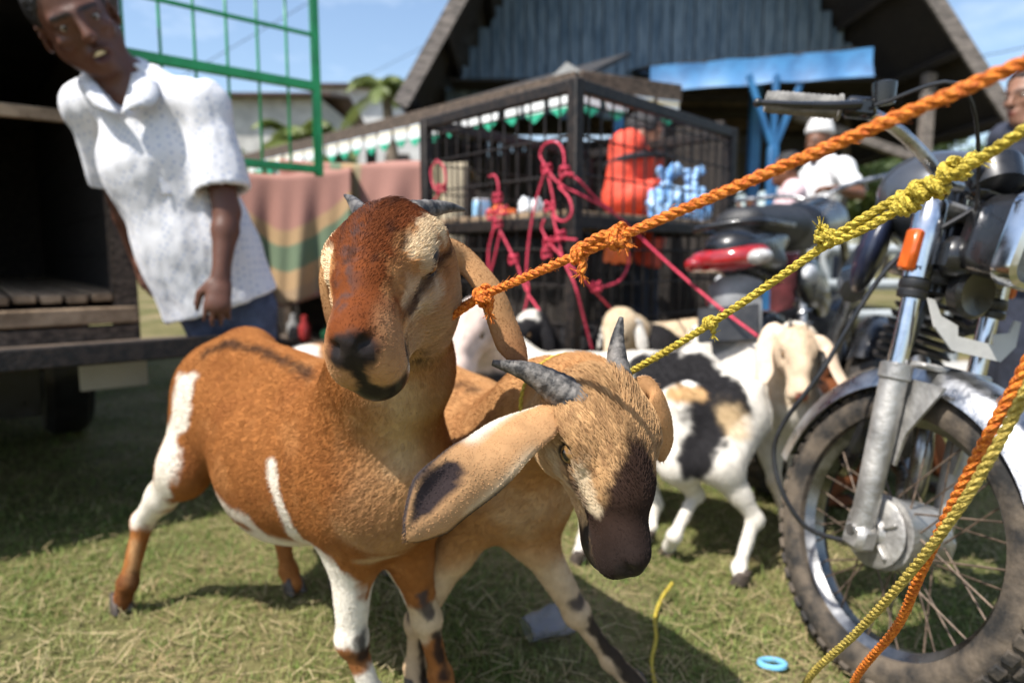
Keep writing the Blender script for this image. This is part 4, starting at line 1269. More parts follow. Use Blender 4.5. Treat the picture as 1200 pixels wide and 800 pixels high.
    if trousers is not None and legs:
        T = SDF(); G_ = .014 * k
        T.cone(J['pel'] + nrm(J['bel'] - J['pel']) * .05 * k, J['pel'], .118 * k, .128 * k + G_ * .6, .04 * k, fl)
        for sd in 'lr':
            g = J['l' + sd]
            T.cone(g[0], g[1], .084 * k + G_, .056 * k + G_, .05 * k); T.cone(g[1], g[2], .056 * k + G_, .050 * k + G_, .03 * k)
            T.cut(g[2], g[2] - g[1], .13 * k)
        Vt, Ft = T.mesh(h, 2)
        Vt = Vt + vnormals(Vt, Ft) * (fbm(Vt * np.array((1, 1, .45)), 16, 3, 9) * .008 * k)[:, None]
        me = np_mesh('trousers', Vt, Ft); me.materials.append(trousers); link('trousers', me, root)
    return root, sh

M_DENIM = mat('dark denim', (.035, .05, .095), rough=.85, var=.25, scale=18, bump=.25, bscale=300, col2=(.055, .075, .13))
def patterned_white():
    m, n, l, p = _new('white patterned cotton')
    t = n.new('ShaderNodeTexCoord'); mp_ = n.new('ShaderNodeMapping'); mp_.inputs['Rotation'].default_value = (.4, .9, .5)
    l.new(t.outputs['Object'], mp_.inputs['Vector'])
    v = n.new('ShaderNodeTexVoronoi'); v.inputs['Scale'].default_value = 58; v.inputs['Randomness'].default_value = .25
    l.new(mp_.outputs['Vector'], v.inputs['Vector'])
    r = n.new('ShaderNodeMapRange'); r.inputs['From Min'].default_value = .22; r.inputs['From Max'].default_value = .34
    l.new(v.outputs['Distance'], r.inputs['Value'])
    mx_ = n.new('ShaderNodeMix'); mx_.data_type = 'RGBA'
    mx_.inputs['A'].default_value = (.40, .44, .54, 1); mx_.inputs['B'].default_value = (.64, .64, .66, 1)
    l.new(r.outputs['Result'], mx_.inputs['Factor']); l.new(mx_.outputs['Result'], p.inputs['Base Color'])
    p.inputs['Roughness'].default_value = .85; p.inputs['Specular IOR Level'].default_value = .2
    nb = n.new('ShaderNodeTexNoise'); nb.inputs['Scale'].default_value = 14; nb.inputs['Detail'].default_value = 4
    l.new(t.outputs['Object'], nb.inputs['Vector'])
    bp = n.new('ShaderNodeBump'); bp.inputs['Strength'].default_value = .18; bp.inputs['Distance'].default_value = .02
    l.new(nb.outputs['Fac'], bp.inputs['Height']); l.new(bp.outputs['Normal'], p.inputs['Normal'])
    return m
M_WSHIRT = patterned_white()
M_BUTTON = mat('dark button', (.02, .02, .03), rough=.3)
M_PEARL = mat('pale button', (.6, .6, .62), rough=.3)

def seller():
    J = canon_person((-.95, 2.25, 0), math.radians(-45))
    J['k'] = 1.0
    J['f'] = nrm((.16, -.95, -.25)); J['l'] = nrm(np.cross((0, 0, 1), J['f']))
    J['nek'] = P(160, 108, 2.08); J['che'] = P(188, 190, 2.12); J['bel'] = P(232, 290, 2.20); J['pel'] = P(256, 346, 2.25)
    J['f'] = nrm(J['f'] - nrm(J['nek'] - J['pel']) * np.dot(J['f'], nrm(J['nek'] - J['pel'])))
    J['al'] = [P(240, 126, 2.06), P(266, 248, 2.06), P(259, 322, 2.02)]
    J['hl'] = (P(252, 385, 1.98) - P(259, 322, 2.02), V3(-.25, .95, .0))
    J['curl'] = .30
    J['ar'] = [P(104, 124, 2.14), P(141, 232, 2.32), P(161, 302, 2.42)]
    J['hr'] = (P(172, 345, 2.42) - P(161, 302, 2.42), V3(.8, .3, 0))
    J['ll'] = [P(288, 362, 2.28), V3(-.87, 2.28, .42), V3(-.88, 2.50, .085), V3(-.80, 2.40, .03)]
    J['lr'] = [P(254, 368, 2.26), V3(-1.00, 2.28, .42), V3(-1.08, 2.50, .085), V3(-1.00, 2.40, .03)]
    o = P(90, 26, 1.98)
    J['head'] = (o, frame_of((.55, -.78, -.27), (-.52, -.05, .86)), 1.32)
    def parts(sh, L, up):
        k = 1.0; f, l = J['f'], J['l']
        # collar: two folded flaps either side of the open neck
        for up_, lo_ in ((((157, 68, 2.09), (155, 92, 2.00), (149, 116, 1.955), (143, 137, 1.945)), ((173, 72, 2.11), (186, 98, 2.01), (181, 122, 1.955), (157, 129, 1.945))),
                         (((103, 84, 2.10), (112, 99, 2.00), (126, 119, 1.955), (140, 137, 1.945)), ((95, 90, 2.12), (97, 108, 2.02), (110, 125, 1.955), (129, 133, 1.945)))):
            A_, B_ = spline([P(*q) for q in up_], 14), spline([P(*q) for q in lo_], 14)
            rows = np.stack([A_ + V3(0, .012, .004), A_ + V3(0, -.006, .002), A_ * .5 + B_ * .5 + V3(0, -.012, .003), B_], 1)
            MB().sheet(rows, .003).build('collar', M_WSHIRT, sh, angle=180)
        for i, t in enumerate((.16, .38, .58, .78, .95)):
            q = J['nek'] * (1 - t) + J['pel'] * t
            c = q + f * (.104 + .016 * min(1, t * 2.0)) * 1.0
            MB().lathe(c - f * .0, f, [(0, .0065), (.003, .0065), (.0045, .004)], 12).build('button', M_BUTTON if i == 0 else M_PEARL, sh)
        # chest pocket on his left
        c = J['che'] * .86 + J['bel'] * .14 + f * .106 + l * .072
        ux = nrm(l - f * .45)
        MB().box(c, (.105, .006, .115), ux, nrm(np.cross(up, ux)), up, bev=.002).build('pocket', M_WSHIRT, sh)
    human('person', 'man in a white short-sleeved shirt and jeans leaning beside the open truck', J, skin=(.105, .043, .026), shirt=M_WSHIRT, sleeve=.80, hem=.25, trousers=M_DENIM, h=.0075, mouth_open=True, vneck=[(P(138, 92, 1.99), P(142, 134, 1.975), .062, .012), (P(142, 110, 1.99), P(142, 134, 1.975), .045, .012)], shirt_parts=parts, hairline=.06, belly=1.05, loose=.024)
seller()

M_ORANGE = mat('orange vest cloth', (.74, .072, .032), rough=.7, var=.2, scale=14, bump=.4, bscale=30)
M_BAND = mat('dark strap', (.02, .02, .025), rough=.7)
M_WHITE = mat('white cloth', (.74, .74, .74), rough=.85, var=.08, scale=10, bump=.3, bscale=25)
M_PINK = mat('pale pink cloth', (.66, .48, .50), rough=.85, var=.1, bump=.3, bscale=25)
M_DARKCL = mat('dark blue cloth', (.02, .024, .04), rough=.85, var=.3, bump=.3)
M_CAP = mat('white knit cap', (.62, .60, .58), rough=.9, var=.1, bump=.4, bscale=120)
M_MAROON = mat('maroon sarong', (.10, .018, .02), rough=.9, var=.3)
def bystanders():
    p = P(750, 160, 3.72)
    J = canon_person((p[0], p[1], 0), math.radians(-28), 1.02)
    J['head'] = (P(757, 160, 3.70), frame_of((.9, -.25, -.1), (0, 0, 1)), 1.05)
    for sd, sg in (('l', 1), ('r', -1)):
        a = J['a' + sd]; a[2] = a[1] + J['f'] * .22 + V3(0, 0, .03); J['h' + sd] = (J['f'], V3(0, 0, -1))
    root, sh = human('person', 'person in an orange jacket with a black strap seen through the black cage', J, shirt=M_ORANGE, sleeve=2, hem=1.2, trousers=M_DARKCL, h=.012, eyes=True, belly=1.15, loose=.02)
    c = J['che'] + V3(0, 0, .06)
    ring = [c + J['f'] * .165 * math.cos(a) + J['l'] * .278 * math.sin(a) + V3(0, 0, .03 * math.cos(a)) for a in np.linspace(0, 2 * math.pi, 30, endpoint=False)]
    b = MB(); b.tube(ring, .017, 6, closed=True); b.build('strap', M_BAND, sh)
    # white cap
    p = P(962, 190, 4.7)
    J = canon_person((p[0], p[1], 0), math.radians(200), 1.03)
    J['head'] = (J['head'][0], frame_of((-.8, -.55, -.1), (0, 0, 1)), 1.03)
    J['al'][1] = J['al'][0] + V3(.02, -.2, -.18); J['al'][2] = J['al'][1] + V3(-.2, -.1, .02); J['hl'] = (V3(-1, -.3, 0), V3(0, 0, -1))
    human('person', 'man in a white shirt and white cap standing under the porch', J, shirt=M_WHITE, sleeve=.9, hem=1.0, trousers=M_DARKCL, h=.014, cap=M_CAP, hair=False)
    # pale pink shirt, back half turned, smaller
    p = P(925, 225, 4.3)
    J = canon_person((p[0], p[1], 0), math.radians(165), .88)
    J['ar'][1] = J['ar'][0] + V3(-.12, .02, -.22); J['ar'][2] = J['ar'][1] + V3(-.16, -.05, .10); J['hr'] = (V3(-.5, 0, .8), V3(1, 0, 0))
    J['al'][1] = J['al'][0] + V3(-.10, -.05, -.22); J['al'][2] = J['al'][1] + V3(-.16, -.05, .08); J['hl'] = (V3(-.5, 0, .8), V3(1, 0, 0))
    human('person', 'short person in a pale pink shirt and maroon sarong beside the blue post', J, shirt=M_PINK, sleeve=.7, hem=.9, trousers=M_MAROON, h=.014)
    # man at the right edge behind the motorcycle
    p = P(1203, 150, 3.0)
    J = canon_person((p[0], p[1], 0), math.radians(170), 1.0)
    d = P(1203, 112, 3.0) - J['head'][0]
    for q in ('pel', 'bel', 'che', 'nek'): J[q] = J[q] + d * .5
    J['head'] = (P(1206, 112, 3.0), frame_of((-.92, -.28, -.12), (0, 0, 1)), 1.06)
    J['nek'] = J['head'][0] + V3(.04, .02, -.15)
    human('person', 'dark-haired man in dark clothes behind the headlamp of the motorcycle', J, skin=(.24, .12, .075), shirt=M_DARKCL, sleeve=2, hem=1.0, trousers=M_DARKCL, h=.011)
bystanders()
# ================================================================== the place
M_IRON = mat('black iron', (.016, .015, .015), rough=.55, metal=.0, var=.5, scale=40, bump=.3, bscale=150, col2=(.030, .022, .018), spec=.3)
M_GREEN = mat('green paint', (.018, .34, .10), rough=.35, var=.15, scale=8, bump=.08, bscale=60, spec=.5)
M_RUST = mat('rusty steel', (.13, .075, .05), rough=.8, var=.4, scale=30, bump=.4)
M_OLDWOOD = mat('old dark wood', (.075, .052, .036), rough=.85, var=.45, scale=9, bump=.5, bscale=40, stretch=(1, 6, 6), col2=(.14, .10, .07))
M_SHADEWOOD = mat('shade-dark wood', (.022, .017, .014), rough=.85, var=.4, scale=9, bump=.4, bscale=40, stretch=(1, 6, 6), col2=(.045, .034, .027))  # darker copy of the old wood, shade of dim interiors put into its colour
M_PALEWOOD = mat('worn pale wood', (.27, .18, .105), rough=.85, var=.35, scale=9, bump=.5, bscale=40, col2=(.38, .27, .17))
M_GREYWOOD = mat('weathered grey wood', (.15, .13, .115), rough=.9, var=.3, scale=10, bump=.5, bscale=50, col2=(.26, .22, .19), stretch=(1, 1, 5))
M_BLUEBOARD = mat('weathered blue boards', (.125, .20, .28), rough=.85, var=.3, scale=4, bump=.4, bscale=35, stretch=(6, 6, .7), col2=(.22, .29, .35))
M_BLUE = mat('bright blue paint', (.028, .145, .34), rough=.5, var=.2, scale=5, bump=.1, col2=(.04, .19, .40))
M_TIN = mat('weathered tin roof', (.15, .145, .14), rough=.5, metal=.5, var=.4, scale=3, bump=.2, rvar=.15)
M_DARKTIN = mat('dark roof sheet', (.035, .033, .033), rough=.6, var=.4, scale=3)
M_CONC = mat('pale concrete', (.46, .45, .42), rough=.9, var=.15, scale=3, bump=.3, bscale=20)
M_WALLW = mat('white render', (.58, .57, .54), rough=.9, var=.12, scale=2.5, bump=.2, bscale=20)
M_BLACKP = mat('black plastic', (.014, .014, .015), rough=.38, var=.3, scale=20, rvar=.12)

# ------------------------------------------------------------------ blue gabled house
def solve_z(px, py, z):
    k = (py - 400) / FPX * _cp + _sp
    return P(px, py, (CAM_H - z) / k)
def house():
    root = thing('wooden_house', 'steep gabled wooden house with weathered blue boards and an open dark porch', 'house', (1.6, 10, 0))
    YF, YW, YB = 7.0, 8.5, 15.0
    ex0, ez0, ex1, ez1 = -1.10, 2.30, 5.00, 2.10
    rx, rz = 1.52, 6.72
    def roof(a, b, nm):
        d = nrm(V3(b[0] - a[0], 0, b[1] - a[1])); n = nrm(V3(-d[2], 0, d[0])); n = n if n[2] > 0 else -n
        m = MB(); L = math.hypot(b[0] - a[0], b[1] - a[1])
        # corrugated sheet as geometry
        nx, ny = 2, 160
        g = np.zeros((nx, ny, 3))
        for i in range(nx):
            for j in range(ny):
                y = YF + (YB - YF) * j / (ny - 1)
                g[i, j] = V3(a[0], y, a[1]) + d * L * i + n * (.02 * math.sin(j * 1.9) + .05)
        m.sheet(g, .006)
        m.build(nm, M_TIN, root)
        MB().sheet(g[:, ::8] - n * .045, .006).build('roof_shade_sheet', M_SHADEWOOD, root)  # added dark sheet, puts shade into the colour of the roof's underside
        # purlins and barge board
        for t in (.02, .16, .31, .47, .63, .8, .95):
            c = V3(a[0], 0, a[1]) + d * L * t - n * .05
            MB().beam((c[0], YF + .03, c[2]), (c[0], YB, c[2]), .07, .10, up=n).build('purlin', M_SHADEWOOD, root)
        p0, p1 = V3(a[0], YF, a[1]), V3(b[0], YF, b[1])
        MB().box((p0 + p1) / 2 + n * .0 - V3(0, .02, 0), (L, .035, .15), d, (0, 1, 0)).build('barge_board', M_GREYWOOD, root)
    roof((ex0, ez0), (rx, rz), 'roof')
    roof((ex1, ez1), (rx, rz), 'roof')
    # boards of the gable wall, one by one
    x = -.80; i = 0
    while x < 4.22:
        w_ = .135 + .02 * math.sin(i * 2.3)
        xc = x + w_ / 2
        zt = (ez0 + (xc - ex0) * (rz - ez0) / (rx - ex0) if xc < rx else ez1 + (ex1 - xc) * (rz - ez1) / (ex1 - rx)) - .10
        zb = 2.50 + .05 * math.sin(i * 1.7) if xc < 1.4 else 2.93
        if zt > zb + .1:
            MB().box((xc, YW + .012 * math.sin(i * 3.1), (zt + zb) / 2), (w_ - .012, .025, zt - zb), bev=.003).build('board', M_BLUEBOARD, root, smooth=False)
        x += w_; i += 1
    MB().prism([V3(-.9, YW + .03, 2.45), V3(4.1, YW + .03, 2.80), V3(4.2, YW + .03, 2.95), V3(rx, YW + .03, rz - .16)], V3(0, .02, 0)).build('wall_light_stop', M_OLDWOOD, root, smooth=False)  # added sheet, stops light leaking between the boards
    MB().box((1.6, YW + .12, 2.72), (4.9, .08, .16), bev=.004).build('tie_beam', M_OLDWOOD, root)
    # porch: plank back wall, shade put into its colour, with a door gap, side wall, floor, beams, posts
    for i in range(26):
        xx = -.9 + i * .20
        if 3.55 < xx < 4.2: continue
        MB().box((xx, 11.5 + .01 * (i % 3), 1.35), (.19, .03, 2.7), bev=.003).build('back_board', M_SHADEWOOD, root, smooth=False)
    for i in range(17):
        MB().box((-.95, 8.2 + i * .20, 1.3), (.03, .19, 2.6), bev=.003).build('side_board', M_SHADEWOOD, root, smooth=False)
    for (x_, y_) in ((2.62, 7.6), (4.35, 7.4), (4.55, 9.6), (3.1, 9.8), (1.2, 7.9)):
        MB().box((x_, y_, 1.35), (.11, .11, 2.7), bev=.006).build('post', M_BLUE if x_ in (2.62, 1.2) else M_GREYWOOD, root)
    MB().beam((1.1, 9.7, 2.62), (4.75, 9.7, 2.62), .09, .14).build('porch_beam', M_OLDWOOD, root)
    MB().beam((3.0, 7.5, 2.30), (4.95, 7.45, 1.62), .10, .09).build('brace_beam', M_GREYWOOD, root)
    for y_ in (8.3, 9.0, 10.4): MB().beam((1.4, y_, 2.68), (4.6, y_, 2.62), .06, .10).build('ceiling_joist', M_SHADEWOOD, root)
    MB().box((1.9, 9.8, 2.80), (5.2, 3.5, .03)).build('ceiling', M_SHADEWOOD, root)
    # bright blue fascia of the porch
    a, b = P(762, 90, 6.9), P(1022, 70, 6.2)
    m = MB(); g = np.zeros((24, 3, 3))
    for i in range(24):
        t = i / 23; c = a * (1 - t) + b * t
        for j in range(3): g[i, j] = c + V3(0, -.05 * (j == 2) + .01 * math.sin(i * 1.3), .10 - .13 * j + .005 * math.sin(i * .9 + j))
    m.sheet(g, .012); m.build('blue_fascia', M_BLUE, root)
    g2 = np.zeros((24, 4, 3))
    for i in range(24):
        t = i / 23; c = a * (1 - t) + b * t + V3(0, 0, .105)
        for j in range(4): g2[i, j] = c + V3(0, .45 * j, .10 * j + .012 * math.sin(i * 1.9))
    MB().sheet(g2, .012).build('porch_roof', M_DARKTIN, root)
    # Y shaped post under the fascia
    f = P(906, 172, 6.5)
    MB().box((f[0], f[1], f[2] / 2), (.085, .085, f[2]), bev=.006).build('porch_post', M_BLUE, root)
    for s_ in (-1, 0, 1):
        q = V3(f[0] + .26 * s_, f[1], f[2] + .66)
        MB().beam(f + V3(0, .003 * s_, -.04), q, .05, .05, up=(0, 1, 0)).build('brace', M_BLUE, root)
house()

# ------------------------------------------------------------------ stall with a scalloped awning in front of the house
M_SCAL = None
def scallop_mat():
    m, n, l, p = _new('white scallop with a green edge')
    t = n.new('ShaderNodeTexCoord'); sx = n.new('ShaderNodeSeparateXYZ'); l.new(t.outputs['Object'], sx.inputs[0])
    r = n.new('ShaderNodeValToRGB'); r.color_ramp.interpolation = 'CONSTANT'
    r.color_ramp.elements[0].color = (.02, .35, .20, 1)
    e = r.color_ramp.elements.new(.36); e.color = (.72, .74, .72, 1)
    e = r.color_ramp.elements.new(.80); e.color = (.72, .58, .28, 1)
    r.color_ramp.elements[-1].color = (.50, .56, .60, 1); r.color_ramp.elements[-1].position = .9
    mr = n.new('ShaderNodeMapRange'); mr.inputs['From Min'].default_value = -.17; mr.inputs['From Max'].default_value = .0
    l.new(sx.outputs['Z'], mr.inputs['Value']); l.new(mr.outputs['Result'], r.inputs['Fac'])
    l.new(r.outputs['Color'], p.inputs['Base Color']); p.inputs['Roughness'].default_value = .7
    return m
def stall():
    root = thing('market_stall', 'low dark-roofed stall with a white and green scalloped awning edge', 'stall', (-.6, 6.5, 0))
    m_s = scallop_mat()
    z = 1.78
    A, C, B = V3(.36, 3.98, z), V3(-2.9, 7.3, z), V3(1.02, 4.3, z)
    d1 = nrm(C - A); d2 = nrm(B - A)
    back = V3(.75, .66, 0)
    # roof
    m = MB(); q = .55
    R0, R1 = V3(.9, 5.4, z + q), V3(-2.0, 8.6, z + q)
    g = np.array([[C, A], [R1, R0]]); m.sheet(g, .03)
    m.build('roof', M_DARKTIN, root, smooth=False)
    MB().beam(A + V3(0, 0, .0), C, .04, .11).build('eave_beam', M_OLDWOOD, root)
    MB().beam(A + V3(.02, 0, .002), B, .04, .11).build('eave_beam', M_OLDWOOD, root)
    me = None
    def run(p, d, L, n):
        nonlocal me
        step = L / n
        for i in range(n):
            c = p + d * step * (i + .5) - V3(0, 0, .045)
            if me is None:
                b = MB(); pts = []
                w_ = .5
                prof = [(-.5, 0), (-.5, -.08), (-.42, -.115), (-.25, -.14), (0, -.172), (.25, -.14), (.42, -.115), (.5, -.08), (.5, 0)]
                b.prism([V3(x_ * .19, -.004, z_) for x_, z_ in prof], V3(0, .008, 0))
                o = b.build('scallop', m_s, root, smooth=False); me = o.data
            else: o = link('scallop', me, root)
            # children with a transform of their own
            s_ = .85 + .05 * math.sin(i * 2.1)
            o.matrix_basis = Matrix.Translation(Vector(c)) @ Matrix.Rotation(math.atan2(d[1], d[0]) + .06 * math.sin(i * 1.7), 4, 'Z') @ Matrix.Rotation(.08 * math.sin(i * 2.9), 4, 'X') @ Matrix.Diagonal((step / .2 * s_, 1, s_, 1))
    n_ = nrm(np.cross(d1, (0, 0, 1)))
    run(A + V3(-.02, -.03, 0), d1, np.linalg.norm(C - A), 24)
    run(A + V3(0, -.03, 0), d2, np.linalg.norm(B - A), 4)
    for p in (A + d1 * .05 + V3(.05, .1, 0), C - d1 * .1, B + V3(-.05, .05, 0), A + d1 * 2.2 + V3(.05, .08, 0), V3(.85, 5.4, 0), V3(-1.9, 8.4, 0)):
        MB().box((p[0], p[1], z / 2), (.07, .07, z), bev=.004).build('post', M_SHADEWOOD, root)
    # counter and back wall, the stall's shade put into their colour
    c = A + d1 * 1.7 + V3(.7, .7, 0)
    MB().box((c[0], c[1], .45), (2.6, .6, .9), X=d1, bev=.01).build('counter', M_SHADEWOOD, root)
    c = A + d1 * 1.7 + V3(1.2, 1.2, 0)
    MB().box((c[0], c[1], .9), (3.4, .05, 1.8), X=d1, bev=.01).build('back_wall', M_SHADEWOOD, root)
    # pale ridge cap seen over the cage corner
    c = P(664, 84, 4.1)
    MB().prism([c + V3(-.11, 0, -.05), c + V3(.13, 0, -.04), c + V3(.06, 0, .02), c + V3(.0, 0, .055)], V3(0, .06, 0)).build('ridge_cap', M_CONC, root, smooth=False)
stall()

# ------------------------------------------------------------------ black wire cage
def cage():
    C0 = P(675, 92, 2.35); zt = C0[2]
    a1, a2 = math.radians(131), math.radians(48)
    u, v = V3(math.cos(a1), math.sin(a1), 0), V3(math.cos(a2), math.sin(a2), 0)
    LU, LV = .92, 1.24
    o = V3(C0[0], C0[1], 0)
    root = thing('wire_cage', 'large black two-tier wire cage with red ropes hanging from it', 'cage', tuple(o + u * LU / 2 + v * LV / 2))
    cor = [o, o + u * LU, o + u * LU + v * LV, o + v * LV]
    zs = .955; z0 = .28
    for i, c in enumerate(cor):
        MB().box((c[0], c[1], (zt - .0) / 2), (.045, .045, zt), X=u, bev=.004).build('post', M_IRON, root)
    for i in range(4):
        p, q = cor[i], cor[(i + 1) % 4]; d = nrm(q - p)
        p2, q2 = p + d * .0226, q - d * .0226
        for z in (zt - .022, zs - .03, z0):
            MB().beam(p2 + V3(0, 0, z), q2 + V3(0, 0, z), .035, .044).build('rail', M_IRON, root)
    bar = {}
    def rod(p, q):
        L = round(float(np.linalg.norm(q - p)), 3)
        if L not in bar:
            b = MB().tube([(0, 0, -L / 2), (0, 0, L / 2)], .0042, 6)
            ob = b.build('bar', M_IRON, root); bar[L] = ob.data
        else: ob = link('bar', bar[L], root)
        d = Vector(q - p).normalized()
        ob.matrix_basis = Matrix.Translation(Vector((p + q) / 2)) @ d.to_track_quat('Z', 'Y').to_matrix().to_4x4()
    for i in range(4):
        p, q = cor[i], cor[(i + 1) % 4]; L = np.linalg.norm(q - p); d = nrm(q - p)
        nv = int(round(L / .078)); nn = V3(-d[1], d[0], 0)
        for j in range(1, nv):
            x = p + d * L * j / nv
            rod(x + V3(0, 0, z0 + .02), x + V3(0, 0, zt - .044))
        for z in (.42, .56, .70, .83, 1.09, 1.22, 1.33):
            rod(p + d * .022 + nn * .0085 + V3(0, 0, z), q - d * .022 + nn * .0085 + V3(0, 0, z))
    # upper deck of boards
    n = 9
    for j in range(n):
        w_ = LV / n
        c = o + u * LU / 2 + v * (w_ * (j + .5)) + V3(0, 0, zs + .004)
        MB().box(c, (LU - .06, w_ - .014, .022), X=u, Y=nrm(np.cross((0, 0, 1), u)), bev=.003).build('board', M_PALEWOOD, root, smooth=False)
    return o, u, v, LU, LV, zs, zt
CG = cage()

# things lying in the cage
def cloth_bag(name, label, cat, c, size, m, seed, knot=True, parent=None):
    """a knotted plastic bag: crumpled body and twisted ears"""
    S = SDF(); c = np.asarray(c, float)
    S.ell(c + V3(0, 0, size[2] * .38), np.array(size) * np.array((.5, .42, .42)), None, .03)
    S.ell(c + V3(.0, 0, size[2] * .16), np.array(size) * np.array((.46, .40, .18)), None, .03)
    if knot:
        S.cone(c + V3(0, 0, size[2] * .7), c + V3(0, 0, size[2] * .86), size[0] * .16, size[0] * .07, .03)
        S.cone(c + V3(0, 0, size[2] * .86), c + V3(size[0] * .2, .0, size[2] * 1.12), size[0] * .05, size[0] * .12, .02)
        S.cone(c + V3(0, 0, size[2] * .86), c + V3(-size[0] * .22, .0, size[2] * 1.08), size[0] * .05, size[0] * .12, .02)
    V, F = S.mesh(.008, 1)
    N = vnormals(V, F)
    V = V + N * (np.abs(fbm(V * np.array((1, 1, .5)), 26, 3, seed)) * .03 - .006)[:, None]
    V[:, 2] = np.maximum(V[:, 2], c[2] + .001)
    me = np_mesh(name, V, F); me.materials.append(m)
    return tag(link(name, me), label, cat)
M_BLUEBAG = mat('thin blue plastic', (.16, .40, .80), rough=.25, var=.25, scale=12, bump=.6, bscale=40, col2=(.42, .62, .88))
M_WHITEBAG = mat('white plastic', (.70, .72, .74), rough=.3, var=.1, bump=.5, bscale=40)
M_ORBAG = mat('orange plastic', (.80, .16, .03), rough=.4, var=.2, bump=.5, bscale=40)
M_CYAN = mat('pale blue wrapper', (.30, .55, .80), rough=.3, var=.2)
o_, u_, v_, LU_, LV_, zs_, zt_ = CG
zz = zs_ + .016
def on_deck(px, py):
    q = solve_z(px, py, zz); return V3(q[0], q[1], zz)
def deck(a, b): return o_ + u_ * a + v_ * b + V3(0, 0, zz)
cloth_bag('plastic_bag', 'pale blue knotted plastic bag inside the cage, nearer the orange jacket', 'bag', deck(.16, .90), (.17, .15, .21), M_BLUEBAG, 3)
cloth_bag('plastic_bag', 'pale blue knotted plastic bag inside the cage, at its right end', 'bag', deck(.15, 1.13), (.19, .16, .22), M_BLUEBAG, 8)
cloth_bag('plastic_bag', 'white plastic bundle on the cage deck left of the front post', 'bag', deck(.34, .12), (.11, .10, .075), M_WHITEBAG, 5, False)
cloth_bag('plastic_bag', 'small orange bundle on the cage deck behind the red ropes', 'bag', deck(.52, .12), (.11, .09, .05), M_ORBAG, 6, False)
t = thing('packet', 'pale blue and white packet on the cage deck at its left end', 'packet', tuple(deck(.64, .10)))
c = deck(.64, .10)
MB().box(c + V3(0, 0, .035), (.07, .045, .07), X=(.8, .5, 0), bev=.006).build('carton', M_CYAN, t)
MB().box(c + V3(0, 0, .0755), (.062, .04, .010), X=(.8, .5, 0), bev=.003).build('lid', M_WHITEBAG, t)
# orange cloth on the right side of the cage
c = o_ + v_ * .30 + V3(0, 0, .85) - nrm(np.cross(v_, (0, 0, 1))) * -.02
g = np.zeros((12, 8, 3))
nout = nrm(np.cross(v_, (0, 0, 1)))
for i in range(12):
    for j in range(8):
        g[i, j] = o_ + v_ * (.16 + .17 * i / 11) + nout * (.022 + .006 * math.sin(i * 1.4 + j * .8)) + V3(0, 0, .875 - .095 * j / 7 + .005 * math.sin(i * 1.1))
tag(MB().sheet(g, .004).build('cloth', M_ORBAG), 'orange rag hung on the right side of the black cage', 'cloth')

# ------------------------------------------------------------------ green lattice gate
def gate():
    root = thing('lattice_gate', 'green metal lattice gate swung open from the truck', 'gate', (-1.2, 2.9, 1.1))
    Rp, Lp = V3(-.875, 3.165, 0), V3(-1.53, 2.58, 0)
    d = nrm(Rp - Lp); L = np.linalg.norm(Rp - Lp)
    def at(t, z): return Lp + d * L * t + V3(0, 0, z)
    MB().beam(at(1, 1.165), at(1, 2.06), .030, .035, up=d).build('frame_bar', M_GREEN, root)
    MB().beam(at(0, 1.165), at(0, 2.06), .030, .035, up=d).build('frame_bar', M_GREEN, root)
    MB().beam(at(.015, 1.195), at(.985, 1.195), .028, .034).build('frame_bar', M_GREEN, root)
    MB().beam(at(.015, 1.555), at(.985, 1.555), .028, .040).build('frame_bar', M_GREEN, root)
    MB().beam(at(.015, 2.045), at(.985, 2.045), .028, .034).build('frame_bar', M_RUST, root)
    MB().beam(at(.018, 1.775), at(.982, 1.775), .012, .018).build('bar', M_GREEN, root)
    nn = V3(-d[1], d[0], 0)
    for i in range(1, 7):
        t = 1 - i / 6.7 * .97
        MB().beam(at(t, 1.213) + nn * .009, at(t, 2.027) + nn * .009, .011, .011, up=d).build('bar', M_GREEN, root)
    for z in (1.3, 1.9): MB().cyl(at(0, z) - d * .02 + V3(0, 0, -.05), at(0, z) - d * .02 + V3(0, 0, .05), .014).build('hinge', M_RUST, root)
gate()

